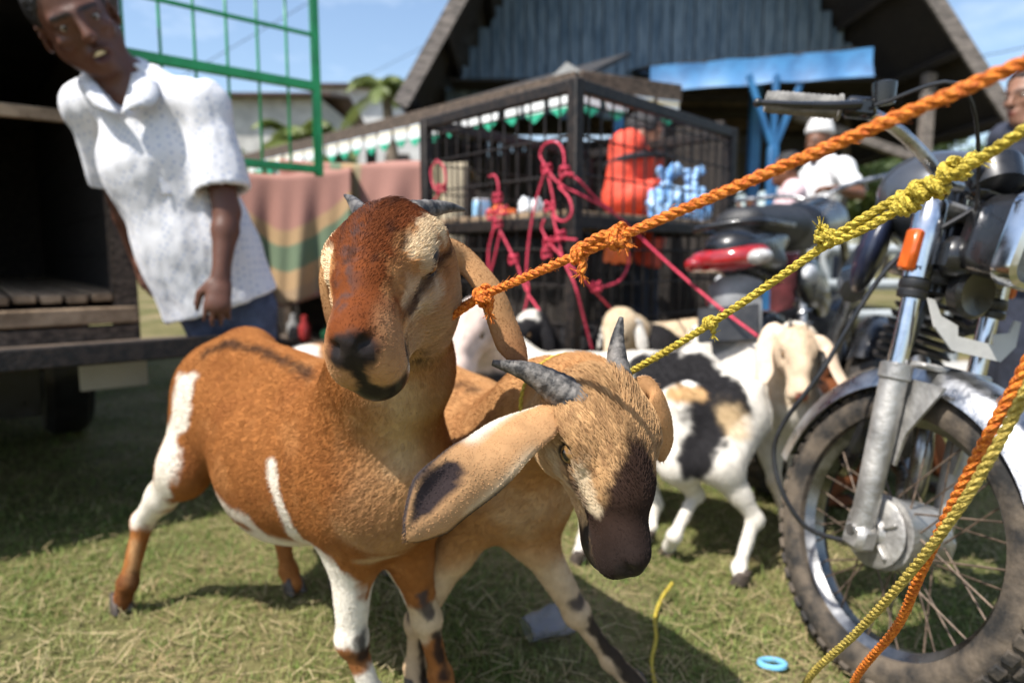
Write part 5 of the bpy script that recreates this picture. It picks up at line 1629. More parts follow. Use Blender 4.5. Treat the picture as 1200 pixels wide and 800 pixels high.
# ------------------------------------------------------------------ truck with an open wooden bed
def truck():
    root = thing('truck', 'dark open-backed truck with a wooden bed and lowered tailgate', 'truck', (-2.2, 3.2, 0))
    E1 = V3(-1.40, 2.56, 0)                  # right rear corner post
    r = nrm(V3(-.78, -.63, 0))               # along the rear edge, to the left
    b = nrm(V3(-.63, .78, 0))                # into the truck
    W, Lg = 1.7, 3.2
    zt, zr = .64, 1.86
    Q = lambda x, y, z: E1 + r * x + b * y + V3(0, 0, z)
    MB().box(Q(.04, .04, (zr + .36) / 2), (.08, .08, zr - .36), r, b, bev=.006).build('corner_post', M_OLDWOOD, root)
    MB().box(Q(W - .04, .04, (zr + .36) / 2), (.08, .08, zr - .36), r, b, bev=.006).build('corner_post', M_OLDWOOD, root)
    MB().box(Q(W / 2, Lg / 2, zr + .03), (W, Lg, .05), r, b, bev=.01).build('roof', M_DARKTIN, root)
    MB().box(Q(W / 2, .03, zr - .07), (W - .16, .06, .14), r, b, bev=.006).build('header_beam', M_OLDWOOD, root)
    # side and front boards, each a plank
    for i in range(7):
        z = zt + .08 + i * .172
        for x in (.012, W - .012): MB().box(Q(x, Lg / 2 + .05, z), (.024, Lg - .1, .1705), r, b, bev=.003).build('side_plank', M_SHADEWOOD, root, smooth=False)
        MB().box(Q(W / 2, Lg - .02, z), (W - .05, .024, .1705), r, b, bev=.003).build('front_plank', M_SHADEWOOD, root, smooth=False)
    for x in (-.004, W + .004): MB().box(Q(x, Lg / 2 + .05, 1.25), (.008, Lg, 1.3), r, b).build('side_light_stop', M_OLDWOOD, root)  # added sheets outside the planks, block light coming through the gaps
    MB().box(Q(W / 2, Lg + .012, 1.25), (W, .012, 1.3), r, b).build('front_light_stop', M_OLDWOOD, root)  # added likewise, blocks light between the front planks
    MB().box(Q(W / 2, 1.5, .36), (W - .3, .10, .46), r, b, bev=.02).build('under_shade_panel', M_IRON, root)  # added dark panel, stands in for the deep shade under the bed
    MB().box(Q(W / 2, Lg + .55, .95), (W, 1.0, 1.5), r, b, bev=.08).build('cab', M_DARKTIN, root)
    MB().box(Q(W / 2, Lg / 2, zt - .05), (W, Lg, .06), r, b, bev=.005).build('bed_frame', M_IRON, root)
    # floor slats laid lengthwise, their ends showing above the sill
    n = 22
    for i in range(n):
        x = W * (i + .5) / n
        MB().box(Q(x, Lg / 2 - .02, zt + .014 + .003 * math.sin(i * 2)), (W / n - .012, Lg - .06 + .02 * math.sin(i * 1.7), .03), r, b, bev=.005).build('floor_slat', M_PALEWOOD, root)
    MB().box(Q(W / 2, -.005, zt - .048), (W - .02, .07, .060), r, b, bev=.006).build('sill_beam', M_PALEWOOD, root)
    MB().box(Q(W / 2, .0, zt - .115), (W - .02, .075, .055), r, b, bev=.006).build('sill_beam', M_OLDWOOD, root)
    # rail across the opening
    MB().beam(Q(.08, .12, 1.305), Q(W - .08, .12, 1.30), .03, .045).build('cross_rail', M_PALEWOOD, root)
    # tailgate let down: frame and planks
    t0, t1 = Q(.0, -.06, zt - .15), Q(.0, -.66, .56 - .03)
    tb = nrm(t1 - t0); up = nrm(np.cross(tb, r)); up = up if up[2] > 0 else -up
    TL = np.linalg.norm(t1 - t0)
    for i in range(5):
        w_ = (TL - .06) / 5
        c = t0 + tb * (w_ * (i + .5)) + r * (W / 2 - .12) + up * (.002 * (i % 2))
        MB().box(c, (W + .2, w_ - .008, .028), r, tb, up, bev=.003).build('tailgate_plank', M_OLDWOOD, root, smooth=False)
    MB().box((t0 + t1) / 2 - tb * .07 + r * (W / 2 - .12) - up * .022, (W + .19, TL + .12, .012), r, tb, up).build('tailgate_light_stop', M_IRON, root)  # added under-sheet, keeps sun stripes off the ground below the plank gaps
    c = t1 + r * (W / 2 - .12) - tb * .025
    MB().box(c, (W + .22, .045, .060), r, tb, up, bev=.005).build('tailgate_edge', M_IRON, root)
    # plate, chassis, wheels, lamps
    MB().box(Q(.10, -.02, .40), (.22, .012, .155), r, b, bev=.004).build('rear_plate', M_CONC, root)
    for x in (.45, W - .45): MB().box(Q(x, Lg / 2 - .1, zt - .17), (.07, Lg - .2, .12), r, b, bev=.006).build('chassis_rail', M_IRON, root)
    MB().cyl(Q(.1, .85, .33), Q(W - .1, .85, .33), .045).build('axle', M_IRON, root)
    for x in (.18, W - .18):
        w_ = MB().lathe(Q(x - .09, .85, .33), r, [(0, .2), (0, .30), (.03, .33), (.15, .33), (.18, .30), (.18, .2)], 36, closed=True).build('wheel', M_BLACKP, root)
        MB().lathe(Q(x - .07, .85, .33), r, [(0, .19), (.02, .205), (.12, .205), (.14, .19), (.09, .12), (.05, .12)], 24).build('rim', M_TIN, w_)
    for x in (.22, W - .22):
        MB().box(Q(x, .05, .52), (.10, .05, .07), r, b, bev=.012).build('tail_lamp', mat('dull red lens', (.22, .02, .015), rough=.25), root)
    for x in (.30,): MB().sheet(np.array([[Q(x, .35, .50), Q(x + .3, .35, .50)], [Q(x, .37, .18), Q(x + .3, .37, .18)]]), .01).build('mud_flap', M_BLACKP, root)
truck()

# ------------------------------------------------------------------ striped blankets over a low rack
def blanket_mat(name, axis, bands, sc, off=0.0):
    m, n, l, p = _new(name)
    t = n.new('ShaderNodeAttribute'); t.attribute_name = 'weave'
    sx = n.new('ShaderNodeSeparateColor'); l.new(t.outputs['Color'], sx.inputs['Color'])
    nz = n.new('ShaderNodeTexNoise'); nz.inputs['Scale'].default_value = 5; tc_ = n.new('ShaderNodeTexCoord'); l.new(tc_.outputs['Object'], nz.inputs['Vector'])
    ma = n.new('ShaderNodeMath'); ma.operation = 'MULTIPLY_ADD'; ma.inputs[1].default_value = .04
    l.new(nz.outputs['Fac'], ma.inputs[0]); l.new(sx.outputs[axis], ma.inputs[2])
    r = n.new('ShaderNodeValToRGB'); r.color_ramp.interpolation = 'LINEAR'
    els = r.color_ramp.elements
    pos = [b[0] for b in bands]
    els[0].position = bands[0][0]; els[0].color = (*bands[0][1], 1)
    els[1].position = bands[-1][0]; els[1].color = (*bands[-1][1], 1)
    for b in bands[1:-1]:
        e = els.new(b[0]); e.color = (*b[1], 1)
    l.new(ma.outputs[0], r.inputs['Fac'])
    n2 = n.new('ShaderNodeTexNoise'); n2.inputs['Scale'].default_value = 160; l.new(tc_.outputs['Object'], n2.inputs['Vector'])
    vm = n.new('ShaderNodeVectorMath'); vm.operation = 'SCALE'; mr = n.new('ShaderNodeMapRange')
    mr.inputs['To Min'].default_value = .75; mr.inputs['To Max'].default_value = 1.2
    l.new(n2.outputs['Fac'], mr.inputs['Value']); l.new(r.outputs['Color'], vm.inputs[0]); l.new(mr.outputs['Result'], vm.inputs['Scale'])
    l.new(vm.outputs['Vector'], p.inputs['Base Color']); p.inputs['Roughness'].default_value = .95; p.inputs['Specular IOR Level'].default_value = .1
    return m
def blankets():
    pk, gr, orr, ol = (.36, .19, .155), (.15, .20, .13), (.40, .27, .15), (.32, .27, .17)
    def step(bands):
        out = []
        for i, (p_, c) in enumerate(bands):
            out.append((p_, c))
            if i + 1 < len(bands): out.append((bands[i + 1][0] - .012, c))
        return out
    m1 = blanket_mat('striped woven blanket', 'Green', step([(.0, pk), (.64, orr), (.71, gr), (.82, orr), (.90, (.34, .24, .15)), (.96, pk)]), 1)
    m2 = blanket_mat('faded pink striped sheet', 'Red', step([(.0, pk), (.30, gr), (.36, orr), (.42, ol), (.46, pk), (.80, ol), (.90, (.40, .34, .24))]), 1)
    def drape(name, label, m, A, B, h, sag, folds, seed, wav=.03, depth=.55, nu=70, nv=46):
        A, B = np.asarray(A, float), np.asarray(B, float); d = nrm(B - A); L = np.linalg.norm(B - A); nn = nrm(np.cross(d, (0, 0, 1)))
        g = np.zeros((nu, nv, 3)); wv = np.zeros((nu, nv, 3))
        for i in range(nu):
            u = i / (nu - 1)
            for j in range(nv):
                v = j / (nv - 1); s_ = v * (h + depth) - depth
                if s_ < 0: p = A + d * L * u - nn * s_ * -1 + V3(0, 0, 0)
                p = A + d * L * u
                if s_ < 0: p = p + nn * s_ + V3(0, 0, -.02 * math.sin(u * 7) + .05 * s_)
                else:
                    q = s_ / h
                    off = wav * q * (math.sin(u * folds * 6.28 + seed) + .5 * math.sin(u * folds * 14.1 + seed * 2 + q * 2))
                    p = p + V3(0, 0, -s_) + nn * (.03 + off + .05 * q)
                p = p + V3(0, 0, -sag * 4 * u * (1 - u) * max(0, 1 - abs(s_) * 1.2) + .03 * math.sin(u * 9 + seed) * max(0, s_) )
                g[i, j] = p; wv[i, j] = (u, np.clip(v - .16 * math.sin(2.6 * u + .4) + .10, 0, 1), 0)
        b = MB().sheet(g, .006); o = b.build(name, m, angle=180)
        set_attr(o.data, 'weave', np.vstack([wv.reshape(-1, 3)] * 2))
        return tag(o, label, 'blanket')
    drape('striped_blanket', 'striped pink, green and orange blanket hanging behind the man', m1, P(278, 200, 3.62), P(412, 196, 3.66), .70, .03, 2.1, 1.3, wav=.05)
    drape('striped_blanket', 'faded pink sheet with olive stripes draped below the scalloped awning', m2, P(330, 186, 3.80), P(548, 190, 3.72), .54, .02, 2.8, 4.0, wav=.05)
    root = thing('storage_rack', 'low dark rack under the striped blankets', 'rack', (-.9, 4.0, 0))
    A, B = P(280, 200, 3.72), P(545, 195, 3.86); z = 1.28
    for q, yb in ((A, 0), (B, 0), (A, .6), (B, .6), ((A + B) / 2, 0)):
        MB().box((q[0] + .03, q[1] + .05 + yb, z / 2 - .02), (.05, .05, z - .06), bev=.004).build('post', M_OLDWOOD, root)
    for zz_ in (.30, .62, z - .06):
        MB().beam((A[0], A[1] + .10, zz_), (B[0], B[1] + .10, zz_), .05, .04).build('rail', M_OLDWOOD, root)
        MB().box(((A[0] + B[0]) / 2, (A[1] + B[1]) / 2 + .38, zz_ + .0), (B[0] - A[0], .5, .02), bev=.003).build('shelf', M_OLDWOOD, root)
    MB().box(((A[0] + B[0]) / 2, (A[1] + B[1]) / 2 + .66, .62), (B[0] - A[0] + .3, .02, 1.2), bev=.003).build('dark_fill_panel', M_SHADEWOOD, root)  # added panel, fills the opening below the blankets with painted gloom
    rr = random.Random(5)
    for i in range(10):
        x = A[0] + (B[0] - A[0]) * (.06 + .088 * i); z_ = (.31, .63)[i // 5]
        c = V3(x, A[1] + .12 + .15 * rr.random(), z_ + .045)
        cl = ['brown bottle', 'dull tin', 'red lid jar', 'green bottle', 'dark crock'][i % 5]
        col = {'brown bottle': (.06, .03, .015), 'dull tin': (.3, .3, .3), 'red lid jar': (.3, .03, .03), 'green bottle': (.02, .10, .05), 'dark crock': (.03, .025, .022)}[cl]
        mm = bpy.data.materials.get(cl) or mat(cl, col, rough=.3)
        r_ = .028 + .015 * rr.random(); h_ = .07 + .08 * rr.random()
        ob = MB().lathe(c - V3(0, 0, .035), (0, 0, 1), [(0, r_ * .9), (.01, r_), (h_ * .6, r_), (h_ * .75, r_ * .55), (h_, r_ * .5), (h_ + .004, r_ * .3)], 12).build('jar', mm)
        tag(ob, '%s on the %s shelf of the rack below the striped blankets' % (cl, 'upper' if z_ > .5 else 'lower'), 'jar', 'jars and bottles under the blankets')
blankets()

# ------------------------------------------------------------------ pale houses far left, trees
def far_house(label, x0, x1, y, h, m, roofm, dep=4.0, pitch=.8, wins=3):
    root = thing('house', label, 'house', ((x0 + x1) / 2, y, 0))
    MB().box(((x0 + x1) / 2, y + dep / 2, h / 2), (x1 - x0, dep, h), bev=.01).build('wall', m, root, smooth=False)
    m_ = MB()
    a, b = V3(x0 - .4, y - .4, h), V3(x1 + .4, y - .4, h)
    mid0, mid1 = V3(x0 - .4, y + dep / 2, h + pitch), V3(x1 + .4, y + dep / 2, h + pitch)
    c, d = V3(x0 - .4, y + dep + .4, h), V3(x1 + .4, y + dep + .4, h)
    m_.sheet(np.array([[a, b], [mid0, mid1]]), .08); m_.sheet(np.array([[mid0, mid1], [c, d]]), .08)
    m_.build('roof', roofm, root, smooth=False)
    for i in range(wins):
        xx = x0 + (x1 - x0) * (i + .5) / wins
        f = MB().box((xx, y - .02, h * .58), (.9, .08, 1.1), bev=.01).build('window', M_OLDWOOD, root, smooth=False)
        MB().box((xx, y - .063, h * .58), (.74, .012, .94)).build('pane', M_BLACKP, f, smooth=False)
M_REDROOF = mat('brown tin roof', (.12, .075, .06), rough=.7, var=.3, scale=2)
p = P(250, 150, 20); q = P(470, 150, 20)
far_house('pale grey house with a brown roof behind the green gate', p[0] - 1.5, q[0] - 2.2, 20.0, 5.3, M_CONC, M_REDROOF, wins=4, pitch=.45)
p = P(372, 150, 26)
far_house('taller white house beyond the stall roof', p[0], p[0] + 4.2, 26.0, 7.0, M_WALLW, M_REDROOF, wins=2, pitch=.6)

M_BARK = mat('palm bark', (.14, .11, .08), rough=.95, var=.4, scale=6, bump=.8, bscale=12)
def leaf_mat(name, c1, c2):
    m, n, l, p = _new(name)
    oi = n.new('ShaderNodeTexCoord'); ns = n.new('ShaderNodeTexNoise'); ns.inputs['Scale'].default_value = 1.7; ns.inputs['Detail'].default_value = 5
    l.new(oi.outputs['Object'], ns.inputs['Vector'])
    mr = n.new('ShaderNodeMapRange'); mr.inputs['From Min'].default_value = .35; mr.inputs['From Max'].default_value = .65
    l.new(ns.outputs['Fac'], mr.inputs['Value'])
    mx_ = n.new('ShaderNodeMix'); mx_.data_type = 'RGBA'; mx_.inputs['A'].default_value = (*c1, 1); mx_.inputs['B'].default_value = (*c2, 1)
    l.new(mr.outputs['Result'], mx_.inputs['Factor']); l.new(mx_.outputs['Result'], p.inputs['Base Color'])
    p.inputs['Roughness'].default_value = .5
    tr = n.new('ShaderNodeBsdfTranslucent'); l.new(mx_.outputs['Result'], tr.inputs['Color'])
    ad = n.new('ShaderNodeMixShader'); ad.inputs['Fac'].default_value = .35
    out = n['Material Output']
    l.new(p.outputs['BSDF'], ad.inputs[1]); l.new(tr.outputs['BSDF'], ad.inputs[2]); l.new(ad.outputs['Shader'], out.inputs['Surface'])
    return m
M_PALM = leaf_mat('palm leaf', (.12, .17, .04), (.22, .26, .075))
M_LEAF = leaf_mat('tree leaf', (.05, .085, .02), (.12, .16, .04))
def palm(label, base, top, n=13, L=2.2, seed=1):
    rr = random.Random(seed); base = np.asarray(base, float); top = np.asarray(top, float)
    root = thing('palm_tree', label, 'palm', tuple(base), 'palms beyond the stall')
    path = spline([base, base * .5 + top * .5 + V3(.15, 0, 0), top], 14)
    MB().tube(path, np.linspace(.15, .09, 14), 10).build('trunk', M_BARK, root)
    for i in range(n):
        a = i * 2.4 + rr.random() * .5; el = rr.uniform(-.1, 1.1); l_ = L * rr.uniform(.8, 1.1)
        d = V3(math.cos(a), math.sin(a), 0); pts = []
        for k in range(9):
            t = k / 8
            pts.append(top + d * l_ * t * math.cos(el) * (1 - .15 * t) + V3(0, 0, l_ * (t * math.sin(el) - .62 * t * t)))
        pts = np.array(pts); b = MB(); b.tube(pts, np.linspace(.022, .004, 9), 5)
        sp = spline(pts, 40); T = np.gradient(sp, axis=0); T /= np.linalg.norm(T, axis=1)[:, None]
        S_ = nrm(np.cross(d, (0, 0, 1)))
        for k in range(3, 40):
            ll = .42 * l_ / 2.2 * math.sin(math.pi * min(1, (k / 39) * .85 + .12)) + .05
            for s_ in (-1, 1):
                q = sp[k]; e = q + S_ * s_ * ll * .8 + T[k] * ll * .55 - V3(0, 0, ll * (.35 + .2 * rr.random()))
                w_ = T[k] * .013
                b.add([q - w_, q + w_, (q + e) / 2 + w_ * 1.1 + V3(0, 0, .03), e, (q + e) / 2 - w_ * 1.1 + V3(0, 0, .03)], [(0, 1, 2, 3, 4)])
        b.build('frond', M_PALM, root, smooth=False, fix=False)
palm('palm with drooping fronds seen through the green gate', P(345, 300, 11.0) * V3(1, 1, 0), P(352, 168, 11.0), 15, 1.3, 2)
palm('palm beside the left slope of the house roof', P(455, 300, 13.0) * V3(1, 1, 0), P(452, 108, 13.0), 13, 1.25, 5)
palm('palm with upright fronds left of the stall roof', P(396, 300, 11.6) * V3(1, 1, 0), P(394, 172, 11.6), 11, 1.1, 8)
def tree(label, base, h, cr, n, seed, nl=5200, group='broad trees in the distance'):
    rr = np.random.default_rng(seed); base = np.asarray(base, float) * V3(1, 1, 0)
    root = thing('tree', label, 'tree', tuple(base), group)
    b = MB(); top = base + V3(0, 0, h * .55)
    b.tube(spline([base, base + V3(.1, 0, h * .3), top], 8), np.linspace(.16, .09, 8) * h / 5, 8)
    cs = []
    for i in range(n):
        c = top + V3(*(rr.normal(0, 1, 3) * np.array((cr * .55, cr * .55, cr * .36)))) + V3(0, 0, cr * .5)
        cs.append(c); b.tube(spline([top - V3(0, 0, .3), (top + c) / 2 + V3(0, 0, -.1), c], 6), np.linspace(.06, .015, 6) * h / 5, 5)
    b.build('trunk', M_BARK, root)
    cs = np.array(cs); k = rr.integers(0, n, nl)
    q = cs[k] + nrmr(rr.normal(0, 1, (nl, 3))) * (rr.random(nl) ** .5 * cr * .42)[:, None] * np.array((1, 1, .75))
    a = nrmr(rr.normal(0, 1, (nl, 3))); e = nrmr(np.cross(a, rr.normal(0, 1, (nl, 3))))
    s_ = (rr.uniform(.06, .13, nl) * cr / 1.5)[:, None]
    V = np.stack([q - a * s_, q + e * s_ * .45, q + a * s_, q - e * s_ * .45], 1).reshape(-1, 3)
    me = np_mesh('crown', V, np.arange(nl * 4).reshape(-1, 4), smooth=False); me.materials.append(M_LEAF)
    link('crown', me, root)
for i, (px, d, h, cr, lb) in enumerate(((268, 17, 3.9, 1.2, 'leafy tree behind the left end of the pale grey house'), (1035, 18.5, 3.6, 1.7, 'leafy tree glimpsed through the porch, behind the fuel tank'), (1100, 21, 3.8, 1.8, 'leafy tree right of the porch, low on the horizon'), (985, 19, 3.3, 1.6, 'leafy tree in the gap behind the man in the white cap'), (1210, 24, 4.0, 2.0, 'leafy tree at the far right edge'))):
    p = P(px, 300, d); tree(lb, p, h, cr, 13, 20 + i)

# power lines across the sky
def wire(label, a, b, sag, r=.012):
    a, b = np.asarray(a), np.asarray(b); t = np.linspace(0, 1, 30)[:, None]
    p = a * (1 - t) + b * t - V3(0, 0, 1) * sag * 4 * t * (1 - t)
    tag(MB().tube(p, r, 5).build('power_line', M_BLACKP), label, 'cable')
wire('thin power line crossing the sky right of the house roof', P(1090, 75, 14), P(1330, 20, 13), .1, .010)
wire('power line sloping up past the green gate, the higher one', P(160, 120, 16), P(640, -170, 17), .1, .009)
wire('power line sloping up past the green gate, the lower one', P(300, 150, 20), P(560, 20, 22), .1, .009)

# grey pipe fence and block behind the motorcycles
def pipe_fence():
    root = thing('pipe_fence', 'grey pipe railing behind the motorcycles', 'railing', (2.3, 3.6, 0))
    M_PIPE = mat('grey painted pipe', (.36, .39, .40), rough=.5, var=.12, scale=6)
    a, b = V3(1.62, 3.55, 0), V3(3.2, 3.75, 0); d = nrm(b - a)
    for z in (.50, .66, .84):
        MB().cyl(a + V3(0, 0, z), b + V3(0, 0, z), .028, n=12).build('rail', M_PIPE, root)
    for t in (0.02, .5, .98):
        c = a * (1 - t) + b * t
        MB().cyl(c + V3(0, .062, 0), c + V3(0, .062, .92), .032, n=12).build('post', M_PIPE, root)
pipe_fence()
c = V3(2.05, 3.30, .14)
tag(MB().box(c, (.9, .22, .28), (1, .12, 0), bev=.02).build('kerb_block', M_CONC), 'pale concrete block lying below the grey railing', 'block')
# ================================================================== motorcycles
M_CHROME = mat('worn chrome', (.62, .63, .65), rough=.16, metal=1.0, var=.12, scale=25, rvar=.10)
M_DULLCH = mat('pitted chrome', (.46, .46, .46), rough=.33, metal=1.0, var=.3, scale=22, bump=.12, bscale=120, rvar=.15)
M_ALU = mat('cast aluminium', (.40, .385, .36), rough=.5, metal=.75, var=.25, scale=16, bump=.2, bscale=90, rvar=.12)
M_TYRE = mat('tyre rubber', (.026, .024, .022), rough=.85, var=.5, scale=14, bump=.3, bscale=90, col2=(.11, .085, .06))
M_BLK = mat('black paint', (.011, .011, .012), rough=.3, var=.3, scale=14, coat=.3, rvar=.15)
M_TANK = mat('grey metallic paint', (.085, .09, .10), rough=.28, metal=.5, var=.2, scale=5, coat=.5)
M_SEAT = mat('black seat vinyl', (.017, .017, .018), rough=.5, var=.3, scale=25, bump=.25, bscale=180)
M_RIM = mat('dull steel rim', (.22, .22, .22), rough=.3, metal=1.0, var=.35, scale=18, rvar=.12)
M_SPOKE = mat('rusty spoke wire', (.12, .085, .06), rough=.6, metal=.4, var=.4, scale=60)
M_AMBER = mat('amber reflector', (.55, .10, .015), rough=.2, var=.15, scale=60, coat=.4)
M_REDLENS = mat('red lamp lens', (.30, .012, .015), rough=.12, var=.2, scale=40, coat=.8)
M_CLEAR = mat('clear lamp lens', (.45, .44, .42), rough=.12, var=.2, scale=50, coat=.8)
M_GREYP = mat('scuffed grey plastic', (.20, .205, .21), rough=.5, var=.3, scale=9, bump=.15)
M_RUBGREY = mat('worn grey rubber grip', (.19, .18, .165), rough=.8, var=.3, scale=40, bump=.3)
M_NAVY = mat('dark navy plastic', (.012, .016, .035), rough=.35, var=.3, coat=.2)
M_MUD = mat('muddy underside', (.055, .045, .036), rough=.9, var=.5, scale=12, bump=.4)
def glass_mat():
    m, n, l, p = _new('lamp glass')
    p.inputs['Base Color'].default_value = (.78, .80, .80, 1); p.inputs['Roughness'].default_value = .05
    p.inputs['Transmission Weight'].default_value = .85; p.inputs['IOR'].default_value = 1.45
    return m
M_LGLASS = glass_mat()

class Fr:
    """local frame: f forward, r right, u up"""
    def __init__(s, o, f, u):
        s.o = np.asarray(o, float); s.f = nrm(f); s.u = nrm(np.asarray(u) - s.f * np.dot(u, s.f)); s.r = np.cross(s.f, s.u)
    def __call__(s, x, y, z): return s.o + s.f * x + s.r * y + s.u * z

def wheel(root, W, R=.292, tw=.046, drum_side=1, spokes=36, seed=0):
    prof = []
    for a in np.linspace(-2.2, 2.2, 17):
        prof.append((math.sin(a) * tw, R - tw * .95 + math.cos(a) * tw * .95))
    prof = [(tw * .52 * -1, R - tw * 1.55)] + prof + [(tw * .52, R - tw * 1.55)]
    b = MB().lathe(W.o, W.r, prof, 72, closed=True)
    n = 54
    for i in range(n):
        for row, (sd, off) in enumerate(((-.86, .0), (-.30, .5), (.30, .0), (.86, .5))):
            a = 2 * math.pi * (i + off) / n
            d = W.f * math.cos(a) + W.u * math.sin(a); t = -W.f * math.sin(a) + W.u * math.cos(a)
            q = sd * 1.05
            nn = nrm(d * math.cos(q) + W.r * math.sin(q))
            c = W.o + W.r * math.sin(q) * tw + d * (R - tw * .95 + math.cos(q) * tw * .95)
            b.box(c, (.022, .019, .014), t, nrm(np.cross(nn, t)), nn, bev=.002)
    ty = b.build('tyre', M_TYRE, root)
    rr_ = R - tw * 1.42
    MB().lathe(W.o, W.r, [(-.029, rr_), (-.034, rr_ + .008), (-.028, rr_ + .010), (-.020, rr_ - .006), (-.008, rr_ - .014), (.008, rr_ - .014), (.020, rr_ - .006), (.028, rr_ + .010), (.034, rr_ + .008), (.029, rr_), (.012, rr_ - .022), (-.012, rr_ - .022)], 72, closed=True).build('rim', M_RIM, root)
    MB().lathe(W.o, W.r, [(-.06, .03), (-.055, .062), (-.02, .066), (.02, .066), (.05, .070), (.056, .030)], 32).build('hub', M_ALU, root)
    s_ = drum_side
    pl = MB().lathe(W.o + W.r * .058 * s_, W.r * s_, [(0, .062), (.008, .066), (.012, .058), (.012, .028), (.020, .022), (.020, 0.004)], 32)
    for k in range(5):
        a = .6 + k * 1.25
        d = W.f * math.cos(a) + W.u * math.sin(a)
        pl.box(W.o + W.r * .073 * s_ + d * .042, (.030, .007, .008), d, nrm(np.cross(W.r, d)), W.r, bev=.002)
    pl.build('brake_plate', M_ALU, root)
    M_SP = M_SPOKE
    for i in range(spokes):
        a = 2 * math.pi * i / spokes; sd = 1 if i % 2 else -1; lean = .55 * (1 if (i // 2) % 2 else -1)
        h_ = W.o + W.r * .032 * sd + (W.f * math.cos(a + lean) + W.u * math.sin(a + lean)) * .058
        e_ = W.o + W.r * .006 * sd + (W.f * math.cos(a) + W.u * math.sin(a)) * (rr_ - .012)
        MB().cyl(h_, e_, .0019, n=5).build('spoke', M_SP, root)
    MB().cyl(W.o - W.r * .125, W.o + W.r * .125, .009, n=10).build('axle', M_DULLCH, root)

def fender(root, W, a0, a1, R, w, m, nm='mudguard', lip=.02):
    na, nb = 40, 11; g = np.zeros((na, nb, 3))
    for i in range(na):
        a = a0 + (a1 - a0) * i / (na - 1)
        d = W.f * math.cos(a) + W.u * math.sin(a)
        for j in range(nb):
            v = -1 + 2 * j / (nb - 1)
            drop = .030 * abs(v) ** 2.4 + (lip if abs(v) > .95 else 0)
            g[i, j] = W.o + d * (R - drop) + W.r * w * .5 * v
    return MB().sheet(g, .0025).build(nm, m, root)

